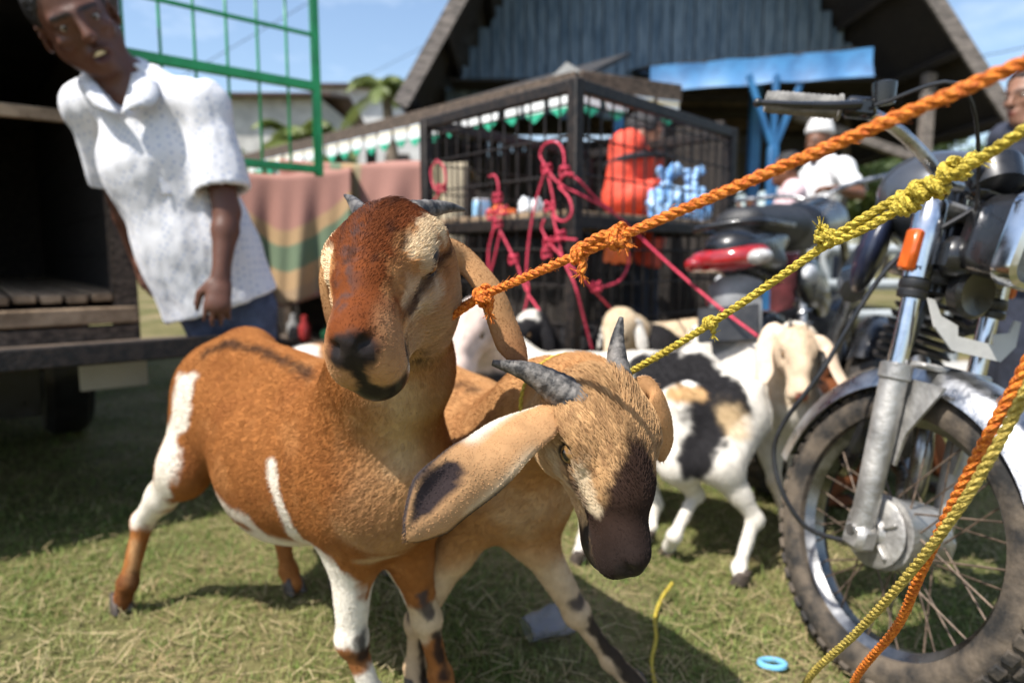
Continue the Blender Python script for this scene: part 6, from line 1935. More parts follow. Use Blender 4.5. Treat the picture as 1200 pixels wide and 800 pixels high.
def front_bike():
    ff = nrm((-.46, -.89, 0)); left = np.cross((0, 0, 1), ff); left = nrm(left)
    lean = math.radians(17); U = nrm(V3(0, 0, math.cos(lean)) + left * math.sin(lean))
    F = Fr((0, 0, 0), ff, U)
    st = math.radians(45)
    rake = math.radians(18)
    sx = nrm(U * math.cos(rake) - F.f * math.sin(rake))
    fw = nrm(F.f * math.cos(st) + nrm(np.cross(sx, F.f)) * math.sin(st))
    fw = nrm(fw - V3(0, 0, 1) * fw[2] * .7)
    uw = nrm(U - fw * np.dot(U, fw))
    W = Fr(V3(.735, 1.235, .282), fw, uw)
    root = thing('motorcycle', 'motorcycle with a chrome rectangular headlamp and spoked front wheel turned to the camera', 'motorcycle', (1.0, 1.7, 0))
    wheel(root, W, drum_side=1)
    fork_u = nrm(sx - W.r * np.dot(sx, W.r))
    FL = .645
    for sd in (1, -1):
        b0 = W.o + W.r * .098 * sd - fork_u * .012
        q = lambda t: b0 + fork_u * FL * t
        m = MB().lathe(q(0), fork_u, [(-.022, .012), (-.012, .020), (.02, .021), (.05, .0215), (FL * .40, .0235), (FL * .455, .0235), (FL * .46, .0275), (FL * .50, .0275), (FL * .505, .022)], 24)
        m.box(b0, (.05, .045, .05), W.f, W.r, None if False else fork_u, bev=.010)
        lg = m.build('fork_slider', M_ALU, root)
        MB().lathe(q(.50), fork_u, [(0, .0165), (FL * .19, .0165)], 20).build('fork_tube', M_CHROME, root)
        MB().lathe(q(.69), fork_u, [(0, .020), (.002, .0255), (.012, .0265), (.016, .023), (.022, .0265), (.034, .0255), (.036, .019)], 24).build('fork_gaiter', M_BLACKP, root)
        MB().lathe(q(.745), fork_u, [(0, .021), (.002, .024), (.05, .0245), (.075, .027), (FL * .215, .027), (FL * .225, .022), (FL * .235, .022), (FL * .24, .024), (FL * .255, .024), (FL * .26, .016)], 24).build('fork_shroud', M_CHROME, root)
        MB().lathe(q(1.005), fork_u, [(0, .021), (.012, .021), (.016, .014), (.024, .013)], 6).build('cap_nut', M_BLACKP, root)
        MB().box(q(.82) + W.r * .030 * sd + W.f * .004, (.030, .020, .075), W.f, W.r, fork_u, bev=.005).build('reflector', M_AMBER, root)
        # fender stay
        p0 = q(.47); pts = [p0 + W.f * .01, p0 + W.f * .085 + W.u * .0, p0 + W.f * .075 - fork_u * .02, p0 + W.f * .028 - fork_u * .10, p0 + W.f * .02 - fork_u * .16, p0 - fork_u * .16]
        MB().prism([p - W.r * .022 * sd for p in pts], -W.r * .006 * sd).build('fender_stay', M_ALU, root, smooth=False)
    Wf = Fr(W.o, W.f, W.u)
    fender(root, Wf, math.radians(8), math.radians(172), .325, .118, M_DULLCH)
    MB().beam(W.o + W.r * .085 + W.u * .318, W.o - W.r * .085 + W.u * .318, .035, .012).build('fender_bridge', M_ALU, root)
    crown = W.o + fork_u * FL * .94 - W.f * .0
    lower = W.o + fork_u * FL * .755
    for c in (crown, lower):
        MB().box(c - W.f * .018, (.075, .245, .028), W.f, W.r, fork_u, bev=.010).build('triple_clamp', M_BLK if c is lower else M_ALU, root)
    MB().cyl(lower - W.f * .035 - fork_u * .03, crown - W.f * .035 + fork_u * .045, .026).build('steering_stem', M_BLK, root)
    MB().lathe(crown - W.f * .03 + fork_u * .02, fork_u, [(0, .022), (.02, .022), (.028, .012)], 6).build('stem_nut', M_CHROME, root)
    # headlamp: shell, bezel, lens
    hc = crown - fork_u * .045 + W.f * .105 - W.r * .010
    hu = nrm(W.u + W.f * .06); hf = nrm(W.f - hu * np.dot(W.f, hu)); hr = np.cross(hf, hu)
    def rrect(wd, ht, rad, x, n=6):
        P_ = []
        for cx, cy, a0 in ((1, 1, 0), (-1, 1, 90), (-1, -1, 180), (1, -1, 270)):
            for k in range(n):
                a = math.radians(a0 + 90 * k / (n - 1))
                P_.append(hc + hf * x + hr * (cx * (wd / 2 - rad) + rad * math.cos(a)) + hu * (cy * (ht / 2 - rad) + rad * math.sin(a)))
        return P_
    def shell(rings, cap0=True, cap1=True):
        n = len(rings[0]); V = [p for r_ in rings for p in r_]; Fc = []
        for i in range(len(rings) - 1):
            for j in range(n): Fc.append((i * n + j, i * n + (j + 1) % n, (i + 1) * n + (j + 1) % n, (i + 1) * n + j))
        if cap0: Fc.append(tuple(range(n - 1, -1, -1)))
        if cap1: Fc.append(tuple((len(rings) - 1) * n + j for j in range(n)))
        return V, Fc
    MB().add(*shell([rrect(.10, .08, .03, -.075), rrect(.15, .11, .03, -.062), rrect(.188, .140, .03, -.02), rrect(.192, .146, .028, .036)])).build('lamp_shell', M_BLK, root)
    MB().add(*shell([rrect(.190, .144, .028, .030), rrect(.204, .158, .032, .034), rrect(.208, .162, .034, .050), rrect(.202, .156, .032, .066), rrect(.186, .140, .026, .072), rrect(.178, .132, .022, .066), rrect(.176, .130, .022, .050)], False, False)).build('lamp_bezel', M_CHROME, root)
    MB().add(*shell([rrect(.10, .07, .03, .012), rrect(.15, .11, .03, .030), rrect(.172, .126, .02, .052)], True, False)).build('lamp_reflector', M_CHROME, root)
    lens = MB().add(*shell([rrect(.177, .131, .022, .052), rrect(.177, .131, .022, .058), rrect(.150, .104, .03, .066), rrect(.08, .05, .02, .070)], True, True))
    lens.build('lamp_lens', M_LGLASS, root)
    for k in range(7):
        x = -.066 + .022 * k
        MB().cyl(hc + hf * .067 + hr * x - hu * .045, hc + hf * .067 + hr * x + hu * .045, .0016, n=5).build('lens_rib', M_LGLASS, root)
    MB().ball(hc + hf * .03, .014, 8).build('bulb', M_CLEAR, root)
    # horn plate below the lamp
    pc = lower + W.f * .055 - fork_u * .085
    pts = [pc - hr * -.11 + fork_u * .03, pc + hr * .105 + fork_u * .0, pc + hr * .07 - fork_u * .055, pc - hr * .07 - fork_u * .055, pc - hr * .11 + fork_u * .03]
    pts = [pc + hr * x + fork_u * z - W.f * .25 * z for x, z in ((.115, .035), (.10, .035), (.085, .01), (.045, .0), (.045, -.018), (-.045, -.018), (-.045, .0), (-.085, .01), (-.10, .035), (-.115, .035), (-.10, -.012), (-.06, -.045), (.06, -.045), (.10, -.012))]
    MB().prism(pts, W.f * .004).build('lamp_bracket', M_CONC, root, smooth=False)
    MB().lathe(lower + W.f * .03 - fork_u * .02, W.f, [(-.02, .02), (-.01, .045), (.012, .048), (.018, .040), (.010, .012)], 20).build('horn', M_BLK, root)
    MB().box(lower + W.f * .03 + fork_u * .035, (.05, .16, .07), W.f, W.r, fork_u, bev=.015).build('lamp_mount', M_BLK, root)
    # handlebar
    hb = crown + fork_u * .055 - W.f * .02
    up = V3(0, 0, 1)
    def barpts(sd): return [hb, hb + W.r * sd * .06, hb + W.r * sd * .12 + up * .035, hb + W.r * sd * .20 + up * .070 - W.f * .01, hb + W.r * sd * .27 + up * .078 - W.f * .04, hb + W.r * sd * .385 + up * .066 - W.f * .10]
    bp = spline(barpts(-1)[::-1] + barpts(1)[1:], 60)
    MB().tube(bp, .0115, 12).build('handlebar', M_DULLCH, root)
    for sd in (1, -1):
        e = np.array(barpts(sd)); d = nrm(e[5] - e[4])
        g0 = e[5] - d * .125
        prof = [(0, .0125), (.001, .024), (.006, .024), (.008, .0195)] + [(.01 + .0045 * k, .0195 + .0014 * (k % 2)) for k in range(25)] + [(.126, .0185), (.131, .0185), (.132, .006)]
        MB().lathe(g0, d, prof, 18).build('grip', M_RUBGREY, root)
        m0 = e[4] + W.f * .012
        MB().box(m0 - d * .02, (.055, .034, .036), d, None, up, bev=.008).build('switch_housing', M_BLK, root)
        if sd == 1:
            MB().lathe(m0 - d * .045 + W.f * .02 + up * .006, up, [(0, .018), (.03, .020), (.036, .020), (.038, .015)], 16).build('brake_reservoir', M_BLK, root)
        lv = spline([m0 + W.f * .030, m0 + W.f * .045 + d * .05 - up * .008, m0 + W.f * .050 + d * .12 - up * .014, m0 + W.f * .052 + d * .185 - up * .016], 18)
        MB().tube(lv, np.linspace(.0085, .0055, 18), 8).build('lever', M_BLK, root)
        MB().ball(lv[-1], .008, 8).build('lever_end', M_BLK, root)
        # cable from lever to the frame
        cb = spline([m0 + W.f * .035 - d * .02, m0 + W.f * .10 - d * .10 + up * .03, hb + W.f * .10 + W.r * sd * .10 - up * .0, crown + W.f * .03 + W.r * sd * .05 - up * .10, lower - W.f * .10 - up * .05], 30)
        MB().tube(cb, .0036, 6).build('cable', M_BLACKP, root)
        mr = m0 - d * .01
        if sd == -1:
            MB().tube(spline([mr, mr + up * .08 - W.f * .01, mr + up * .14 + d * .05], 10), .005, 8).build('mirror_stem', M_BLK, root)
            MB().ball(mr + up * .17 + d * .06, (.055, .02, .038), 12, X=d, Z=up).build('mirror', M_BLK, root)
    # instruments
    for sd in (1, -1):
        c = crown + fork_u * .075 + W.f * .065 + W.r * sd * .052
        ax = nrm(fork_u - W.f * .5)
        MB().lathe(c - ax * .05, ax, [(0, .02), (.01, .042), (.05, .046), (.056, .044), (.054, .038)], 24).build('dial', M_BLK, root)
    MB().box(crown + fork_u * .03 + W.f * .06, (.05, .17, .03), W.f, W.r, fork_u, bev=.012).build('dial_mount', M_BLK, root)
    # speedometer cable looping down to the hub
    hubp = W.o + W.r * .085
    cb = spline([crown + W.r * .06 + W.f * .05, lower + W.r * .14 - W.f * .02, W.o + W.r * .19 + uw * .27 - W.f * .10, W.o + W.r * .225 + uw * .10 - W.f * .13, W.o + W.r * .18 - uw * .02 - W.f * .06, hubp - uw * .03], 50)
    MB().tube(cb, .0045, 8).build('speedometer_cable', M_BLACKP, root)
    # frame, tank, seat, engine, rear wheel
    B = Fr(crown - W.f * .03, F.f, U)
    S = SDF()
    for a, b_, ra, rb in (((-.16, 0, .03), (-.44, 0, .00), .105, .085),):
        S.cone(B(*a), B(*b_), ra, rb, .03, (F.r, .74))
    S.ell(B(-.20, 0, .045), (.13, .135, .085), np.stack([F.f, F.r, F.u], 1), .05)
    S.cut(B(-.3, 0, -.075), -F.u, .5)
    V, Fq = S.mesh(.010, 3); me = np_mesh('fuel_tank', V, Fq); me.materials.append(M_TANK); tk = link('fuel_tank', me, root)
    MB().lathe(B(-.17, 0, .125), F.u, [(0, .03), (.008, .032), (.014, .028)], 24).build('filler_cap', M_CHROME, tk)
    S = SDF(); S.cone(B(-.48, 0, .0), B(-1.08, 0, .035), .085, .07, .04, (F.r, .7)); S.cut(B(-.7, 0, -.04), -F.u, .6)
    V, Fq = S.mesh(.012, 3); me = np_mesh('seat', V, Fq); me.materials.append(M_SEAT); link('seat', me, root)
    for y in (-1, 1):
        S = SDF(); S.ell(B(-.16, .115 * y, -.10), (.095, .03, .10), np.stack([F.f, F.r, F.u], 1), .02)
        V, Fq = S.mesh(.010, 2); me = np_mesh('tank_shroud', V, Fq); me.materials.append(M_NAVY); link('tank_shroud', me, root)
    m = MB()
    m.tube(spline([B(-.03, 0, -.03), B(-.3, 0, -.04), B(-.75, 0, -.06), B(-1.15, 0, .0)], 16), .02, 8)
    m.tube(spline([B(-.03, 0, -.08), B(.03, 0, -.32), B(-.02, 0, -.52), B(-.25, 0, -.60), B(-.65, 0, -.58)], 20), .019, 8)
    m.build('frame', M_BLK, root)
    eg = MB().box(B(-.42, -.05, -.47), (.28, .20, .20), F.f, F.r, F.u, bev=.04)
    eg.build('engine_case', M_MUD, root)
    for k in range(8): MB().box(B(-.36 + .012 * k, -.05, -.33 + .022 * k), (.14, .15, .008), F.f, F.r, F.u, bev=.003).build('cooling_fin', M_MUD, root)
    RW = Fr(V3(0, 0, 0), F.f, U); rc = B(-1.02, 0, 0); rc = rc + U * ((.285 - rc[2]) / U[2])
    RW.o = rc; wheel(root, RW, spokes=18)
    fender(root, RW, math.radians(40), math.radians(200), .335, .13, M_BLK)
    for y in (-1, 1):
        MB().beam(B(-.55, .10 * y, -.55), rc + F.r * .10 * y, .03, .045).build('swing_arm', M_BLK, root)
        MB().cyl(rc + F.r * .115 * y, B(-.85, .115 * y, -.06), .026).build('shock_absorber', M_DULLCH, root)
        MB().tube(spline([B(-.28, .12 * y, -.2), B(-.55, .14 * y, -.18), B(-.75, .13 * y, -.10)], 8), .03, 8).build('side_cover', M_BLK, root)
    MB().tube(spline([B(-.18, -.06, -.30), B(.02, -.10, -.42), B(-.05, -.14, -.60), B(-.4, -.16, -.62), B(-1.1, -.17, -.52)], 24), np.concatenate([np.full(14, .02), np.full(10, .04)]), 10).build('exhaust', M_DULLCH, root)
    MB().cyl(B(-.45, -.14, -.6), B(-.45, -.14, -.6) + nrm(V3(.35, -.1, -1)) * .28, .012).build('side_stand', M_BLK, root)
front_bike()

def second_bike():
    hd = nrm((.58, .81, 0)); lean = math.radians(7); left = np.cross((0, 0, 1), hd)
    U = nrm(V3(0, 0, math.cos(lean)) + left * math.sin(lean))
    T0 = P(852, 303, 2.12)
    F = Fr(T0, hd, U)      # origin: middle of the tail lamp
    root = thing('motorcycle', 'dusty black motorcycle seen from behind with a red tail lamp', 'motorcycle', (T0[0] + .4, T0[1] + .55, 0))
    R3 = np.stack([F.f, F.r, F.u], 1)
    S = SDF(); S.ell(F(.0, 0, 0), (.05, .098, .040), R3, .01); S.cone(F(.02, -.09, .0), F(.02, .09, .0), .038, .038, .02, (F.u, 1.15))
    V, Fq = S.mesh(.006, 2); me = np_mesh('tail_lamp', V, Fq); me.materials.append(M_REDLENS); tl = link('tail_lamp', me, root)
    for y in (-1, 1):
        S = SDF(); S.ell(F(.0, .098 * y, -.006), (.045, .040, .026), R3, .01)
        V, Fq = S.mesh(.006, 2); me = np_mesh('indicator', V, Fq); me.materials.append(M_CLEAR if y > 0 else M_REDLENS); link('indicator', me, root)
    S = SDF(); S.cone(F(.05, 0, .035), F(.38, 0, .06), .085, .095, .03, (F.u, 1.5)); S.cone(F(.05, 0, .01), F(.3, 0, -.02), .075, .10, .03, (F.u, 1.1))
    V, Fq = S.mesh(.009, 2); me = np_mesh('tail_cowl', V, Fq); me.materials.append(M_BLK); link('tail_cowl', me, root)
    S = SDF(); S.cone(F(.16, 0, .115), F(.55, 0, .11), .055, .085, .03, (F.r, .62)); S.cone(F(.55, 0, .11), F(.85, 0, .10), .085, .075, .03, (F.r, .7))
    V, Fq = S.mesh(.010, 3); me = np_mesh('seat', V, Fq); me.materials.append(M_SEAT); link('seat', me, root)
    S = SDF(); S.cone(F(.92, 0, .13), F(1.22, 0, .16), .10, .12, .03, (F.r, .8))
    V, Fq = S.mesh(.012, 3); me = np_mesh('fuel_tank', V, Fq); me.materials.append(M_BLK); link('fuel_tank', me, root)
    gr = spline([F(.35, .12, .10), F(.08, .115, .10), F(.0, .07, .105), F(.0, -.07, .105), F(.08, -.115, .10), F(.35, -.12, .10)], 30)
    MB().tube(gr, .010, 10).build('grab_rail', M_BLK, root)
    # rear mudguard of scuffed grey plastic
    g = np.zeros((14, 9, 3))
    for i in range(14):
        t = i / 13
        for j in range(9):
            v = -1 + 2 * j / 8
            g[i, j] = F(.03 - .10 * t + .06 * t * t, v * (.085 - .01 * t), -.05 - .30 * t - .03 * abs(v) ** 2) + F.f * .03 * abs(v) ** 2
    MB().sheet(g, .004).build('mudguard', M_GREYP, root)
    MB().box(F(-.045, 0, -.20), (.006, .19, .11), nrm(F.f - F.u * .25), F.r, bev=.003).build('number_plate', M_BLACKP, root)
    RW = Fr(V3(0, 0, 0), hd, U); rc = F(.30, 0, 0); rc = rc + U * ((.285 - rc[2]) / U[2]); RW.o = rc
    wheel(root, RW, spokes=18)
    fender(root, RW, math.radians(20), math.radians(150), .335, .13, M_BLK, 'inner_fender')
    for y in (-1, 1):
        MB().beam(F(.85, .10 * y, -.42), rc + F.r * .10 * y, .03, .045).build('swing_arm', M_MUD, root)
        m = MB().cyl(rc + F.r * .125 * y + U * .02, F(.42, .12 * y, -.03), .014)
        a, b_ = rc + F.r * .125 * y + U * .08, F(.42, .12 * y, -.10)
        t = np.linspace(0, 1, 90)[:, None]; ax = nrm(b_ - a); p1 = nrm(np.cross(ax, (1, 0, 0))); p2 = np.cross(ax, p1)
        hx = a + (b_ - a) * t + .026 * (np.cos(t * 50) * p1 + np.sin(t * 50) * p2)
        m.tube(hx, .005, 6); m.build('shock_absorber', M_DULLCH, root)
        S = SDF(); S.ell(F(.48, .135 * y, -.10), (.17, .03, .095), R3, .02); S.ell(F(.62, .13 * y, -.16), (.12, .03, .08), R3, .04)
        V, Fq = S.mesh(.010, 2); me = np_mesh('side_cover', V, Fq); me.materials.append(M_BLK); sc = link('side_cover', me, root)
        S = SDF(); S.ell(F(.40, .150 * y, -.075), (.085, .022, .038), R3, .02)
        V, Fq = S.mesh(.008, 2); me = np_mesh('reflector', V, Fq); me.materials.append(mat('scratched white plastic', (.50, .51, .53), rough=.4, var=.35, scale=14, stretch=(4, 1, 1)) if y == -1 else bpy.data.materials['scratched white plastic']); link('reflector', me, sc)
        MB().cyl(F(.62, .18 * y, -.52), F(.62, .26 * y, -.52), .014).build('foot_peg', M_BLACKP, root)
    MB().tube(spline([F(1.1, .1, -.35), F(.9, .15, -.50), F(.5, .165, -.50), F(.1, .17, -.42)], 20), np.concatenate([np.full(8, .018), np.full(12, .042)]), 12).build('exhaust', M_BLK, root)
    MB().box(F(.92, 0, -.35), (.34, .24, .28), F.f, F.r, F.u, bev=.05).build('engine_case', M_MUD, root)
    FW = Fr(V3(0, 0, 0), hd, U); fc = F(1.62, 0, 0); fc = fc + U * ((.285 - fc[2]) / U[2]); FW.o = fc
    wheel(root, FW, spokes=18); fender(root, FW, math.radians(30), math.radians(165), .325, .12, M_BLK)
    for y in (-1, 1): MB().cyl(fc + F.r * .09 * y, F(1.36, .09 * y, .20), .02).build('fork_leg', M_DULLCH, root)
    hb = F(1.33, 0, .26)
    MB().tube(spline([hb + F.r * -.36 - F.f * .1 + F.u * .06, hb - F.r * .12 + F.u * .05, hb, hb + F.r * .12 + F.u * .05, hb + F.r * .36 - F.f * .1 + F.u * .06], 30), .011, 8).build('handlebar', M_DULLCH, root)
second_bike()
# ================================================================== ropes
def fibre_mat(name, c1, c2):
    return mat(name, c1, rough=.55, var=.1, scale=260, bump=.6, bscale=420, col2=c2, spec=.35, stretch=(1, 1, 1))
M_ROPEO = fibre_mat('orange nylon rope', (.50, .105, .010), (.82, .26, .03))
M_ROPEY = fibre_mat('yellow nylon rope', (.38, .28, .025), (.72, .56, .08))
M_ROPEG = fibre_mat('faded yellow rope', (.30, .22, .035), (.58, .44, .10))
M_ROPER = mat('pinkish red cord', (.55, .035, .075), rough=.6, var=.2, scale=60, bump=.3, bscale=200)
def strands(b, path, r, pitch=None, step=None, n=6, ns=3):
    """laid rope: three strands wound round the path"""
    L = plen(path); pitch = pitch or r * 6.0
    m = max(8, int(L / (pitch / 14)))
    p = spline(path, m) if len(path) < 60 else spline(path[::max(1, len(path) // 50)], m)
    T = np.gradient(p, axis=0); T /= np.linalg.norm(T, axis=1)[:, None]
    N = frames(T); B = np.cross(T, N)
    s_ = np.linspace(0, L, m)
    for k in range(ns):
        a = 2 * np.pi * s_ / pitch + 2 * np.pi * k / ns
        c = p + (N * np.cos(a)[:, None] + B * np.sin(a)[:, None]) * r * .50
        b.tube(c, r * .56, n)
def coil(b, c, axis, R, r, turns, length, seed=0, n=26):
    """a few tight turns of rope round an axis - the body of a knot"""
    ax = nrm(axis); p1 = nrm(np.cross(ax, (.2, .3, .9))); p2 = np.cross(ax, p1)
    t = np.linspace(0, 1, int(n * turns)); a = t * turns * 2 * np.pi + seed
    rad = R * (1 + .12 * np.sin(a * 1.7 + seed))
    path = c + ax * ((t - .5) * length)[:, None] + (p1 * np.cos(a)[:, None] + p2 * np.sin(a)[:, None]) * rad[:, None]
    strands(b, path, r, n=5)
def tail_end(b, p, d, r, L, seed=0):
    d = nrm(d); q = spline([p, p + d * L * .5 + V3(.002, 0, .003), p + d * L + V3(0, 0, -.004)], 10)
    strands(b, q, r, n=5)
    rr = np.random.default_rng(seed)
    for i in range(16):
        e = q[-1] + nrm(d + rr.normal(0, .55, 3)) * r * rr.uniform(1.5, 3.2)
        b.tube([q[-1], (q[-1] + e) / 2, e], r * .10, 4)
def fuzz(b, path, r, n, seed):
    rr = np.random.default_rng(seed); p = spline(path, 300)
    for i in range(n):
        k = rr.integers(2, 297); d = nrm(rr.normal(0, 1, 3)); T = nrm(p[k + 1] - p[k])
        d = nrm(d - T * np.dot(d, T)); q = p[k] + d * r * .9
        b.tube([q, q + d * r * .5 + T * r * 1.2, q + d * r * rr.uniform(.3, .8) + T * r * rr.uniform(.8, 1.8)], .00018, 3, cap=False)
def ring(c, axis, R, n=26, squash=1.0, ph=0):
    ax = nrm(axis); p1 = nrm(np.cross(ax, (.1, .9, .2))); p2 = np.cross(ax, p1)
    a = np.linspace(0, 2 * np.pi, n) + ph
    return c + p1 * (np.cos(a) * R)[:, None] + p2 * (np.sin(a) * R * squash)[:, None]

J1, (o1, R1, hs1), HM1 = H1
J2, (o2, R2, hs2), HM2 = H2
RO = .0047
def orange_lead():
    b = MB()
    k1 = P(566, 346, .735)
    end = P(1330, 18, .36)
    mid = [P(680, 293, .66), P(725, 268, .63)]
    path = [k1] + [k1 * (1 - t) + end * t for t in (.2, .4, .6, .8)] + [end]
    t1 = lambda px: None
    strands(b, np.array(path), RO)
    ln = nrm(end - k1)
    # where the line carries its two knots
    def on(px):
        lo_, hi_ = 0.0, 1.0
        for _ in range(40):
            m_ = (lo_ + hi_) / 2; x, y, d = project((k1 * (1 - m_) + end * m_)[None])
            if x[0] < px: lo_ = m_
            else: hi_ = m_
        return k1 * (1 - lo_) + end * lo_
    a, c = on(679), on(724)
    strands(b, np.array([a + V3(0, -.004, .005), (a + c) / 2 + V3(0, -.004, .008), c + V3(0, -.004, .005)]), RO)
    coil(b, a, ln, .0062, RO * .9, 2.0, .012, 1); coil(b, c, ln, .0072, RO * .95, 2.6, .016, 2)
    tail_end(b, a - V3(0, .004, .006), V3(.15, -.2, -.9), RO, .008, 2)
    tail_end(b, c + V3(.0, -.004, .004), V3(.5, -.2, -.5), RO, .006, 4)
    # halter knot beside the jaw and the loop round the head
    coil(b, k1, ln, .0068, RO * .95, 2.4, .013, 3); coil(b, k1 + V3(.002, -.004, -.004), V3(.2, .3, 1), .0068, RO * .9, 1.6, .010, 5)
    tail_end(b, k1 + V3(.004, -.004, -.006), V3(.3, -.1, -.9), RO, .008, 6)
    ax = nrm(J1['neck2'] - J1['neck1']); cn = J1['neck2'] + ax * .005
    lp = ring(cn, ax, .071, 30, 1.0)
    i = int(np.argmin(np.linalg.norm(lp - k1, axis=1)))
    lp = np.roll(lp[:-1], -i, 0)
    path = np.vstack([k1, lp[2:-2], k1])
    strands(b, path, RO)
    fuzz(b, np.array([k1, end]), RO, 90, 3)
    tag(b.build('rope', M_ROPEO, None, angle=180, fix=False), 'taut orange rope tied to the halter of the brown goat in front', 'rope')
orange_lead()
RY = .0044
def yellow_lead():
    b = MB()
    k0 = P(738, 436, .875); ka = P(967, 287, .65); kb = P(1084, 223, .565); end = P(1300, 78, .42)
    sagp = lambda p, q: [p, p * .66 + q * .34 - V3(0, 0, .004), p * .33 + q * .67 - V3(0, 0, .004), q]
    p1 = np.array(sagp(k0, ka)); strands(b, p1, RY)
    off = V3(.0, -.004, .0075)
    strands(b, np.array(sagp(ka, kb)), RY); strands(b, np.array([ka + off * .4, ka * .5 + kb * .5 + off * .9, kb + off]), RY)
    strands(b, np.array(sagp(kb, end)), RY)
    ln = nrm(kb - ka)
    coil(b, ka + V3(-.002, -.003, .006), V3(.3, .1, 1), .0066, RY * .95, 2.2, .011, 1); tail_end(b, ka + V3(-.004, -.004, .010), V3(-.4, -.2, .9), RY, .008, 1)
    for i, q in enumerate((-.020, -.006, .009, .024)):
        coil(b, kb + ln * q + V3(0, -.003, -.001 + .004 * (i % 2)), ln + V3(.2 * (-1) ** i, 0, .3), .0078, RY, 1.35, .010, i * 1.3)
    tail_end(b, kb + ln * .03 + V3(0, -.004, .004), V3(.5, -.3, .6), RY, .010, 9)
    # small knot part way and the loop round the neck
    q = p1[1] * .55 + p1[2] * .45; coil(b, q, ln, .0052, RY * .9, 1.6, .009, 4); tail_end(b, q, V3(.3, -.2, -.9), RY * .8, .008, 5)
    ax = nrm(J2['neck2'] - J2['neck1']); cn = J2['neck2'] * .8 + J2['neck1'] * .2
    lp = ring(cn, ax, .068, 30, 1.0)
    i = int(np.argmin(np.linalg.norm(lp - k0, axis=1))); lp = np.roll(lp[:-1], -i, 0)
    strands(b, np.vstack([k0, lp[2:-2], k0]), RY)
    fuzz(b, np.array(sagp(k0, ka)), RY, 40, 5); fuzz(b, np.array(sagp(ka, kb)), RY, 25, 6); fuzz(b, np.array(sagp(kb, end)), RY, 35, 7)
    tag(b.build('rope', M_ROPEY, None, angle=180, fix=False), 'taut knotted yellow rope leading from the horned tan goat', 'rope')
yellow_lead()
def hang(pts, r, m, label, extra=None, n=6, fz=40):
    b = MB(); strands(b, np.array(pts), r, n=n); fuzz(b, np.array(pts), r, fz, 7)
    if extra: extra(b)
    return tag(b.build('rope', m, None, angle=180, fix=False), label, 'rope')
e = G(1012, 838, .006); e2 = G(915, 846, .006)
hang([P(1262, 300, .50), P(1200, 432, .53), P(1150, 525, .56), P(1108, 608, .60), P(1075, 680, .66), P(1050, 735, .74), P(1000, 802, .88), e * .6 + P(1000, 802, .88) * .4 - V3(0, 0, .05), e, e + V3(-.05, .05, 0)], .0047, M_ROPEO, 'slack orange rope hanging in front of the spoked wheel')
hang([P(1270, 318, .49), P(1200, 462, .52), P(1158, 540, .545), P(1112, 612, .58), P(1050, 690, .66), P(1000, 744, .75), P(944, 800, .88), e2 * .6 + P(944, 800, .88) * .4 - V3(0, 0, .05), e2, e2 + V3(-.06, .04, 0)], .0044, M_ROPEG, 'slack yellow rope crossing the orange one in front of the spoked wheel')
g_ = lambda a, b_, z=.008: G(a, b_, z)
hang([g_(788, 683, .03), g_(776, 700, .02), g_(768, 722), g_(769, 748), g_(764, 775), g_(768, 803), g_(775, 840)], .0042, M_ROPEY, 'loose end of yellow rope lying on the grass', fz=10)

# red cords on the cage
def dc(px): 
    return (2.35 + (675 - px) / (675 - 489) * .66 if px < 675 else 2.35 + (px - 675) / (865 - 675) * .85) - .035
def cord(label, lines, knots=(), r=.0044, dd=0.0):
    b = MB()
    for ln in lines: b.tube(spline([P(x, y, (dc(x) if len(q) == 0 else q[0]) - dd) for x, y, *q in ln], 14 + 8 * len(ln)), r, 7)
    for k in knots:
        c = P(k[0], k[1], dc(k[0]) - .012 - dd)
        path = [c + np.array((math.cos(a) * .016, .008 * math.sin(2 * a + 1), math.sin(a) * .015 + .006 * math.sin(3 * a))) for a in np.linspace(0, 4.4 * math.pi, 40)]
        b.tube(np.array(path) + np.array([V3(0, 0, .004 * math.sin(i)) for i in range(40)]), r * .9, 6)
    tag(b.build('cord', M_ROPER, None, angle=180), label, 'rope')
cord('red cord looped high on the front post of the cage, trailing down its left side', [[(640, 196), (633, 182), (639, 169), (652, 167), (660, 178), (662, 199)], [(640, 196), (628, 236), (620, 280), (617, 320), (619, 345), (608, 388)], [(619, 345), (634, 368), (636, 384), (624, 408)]], [(641, 198), (662, 201)])
cord('red cord stretched from the front post of the cage towards the cream kid', [[(641, 198), (655, 215), (688, 232), (722, 252), (748, 276), (790, 315, 2.30), (840, 358, 2.12), (888, 394, 1.98)]], [(833, 352)])
cord('short red cord slanting from the loop across the front post of the cage', [[(662, 202), (679, 212), (698, 232), (716, 246)], [(655, 214), (661, 205), (672, 204)]], [])
cord('red cord bunched in small loops halfway down the front post of the cage', [[(642, 204), (648, 232), (651, 254), (661, 259), (670, 250), (667, 233), (655, 219)], [(644, 238), (650, 262), (655, 284), (660, 304), (674, 335), (684, 372), (694, 410)], [(638, 257), (635, 268), (643, 283), (655, 297), (685, 329), (722, 368)], [(643, 283), (660, 280), (676, 281)]], [(644, 242), (643, 284), (657, 276), (641, 297)])
cord('red cord sagging in a loop below the orange rag on the cage', [[(737, 296), (735, 314), (724, 330), (700, 337), (690, 334)]], [(699, 336)])
cord('red cord hung in knots from the left part of the cage', [[(573, 207), (580, 206), (584, 218), (583, 240), (580, 262), (573, 290), (572, 318)], [(586, 272), (580, 300), (574, 322)], [(584, 266), (596, 290), (606, 310), (612, 328), (618, 342)]], [(576, 252), (590, 247), (583, 262), (602, 304), (583, 232)])
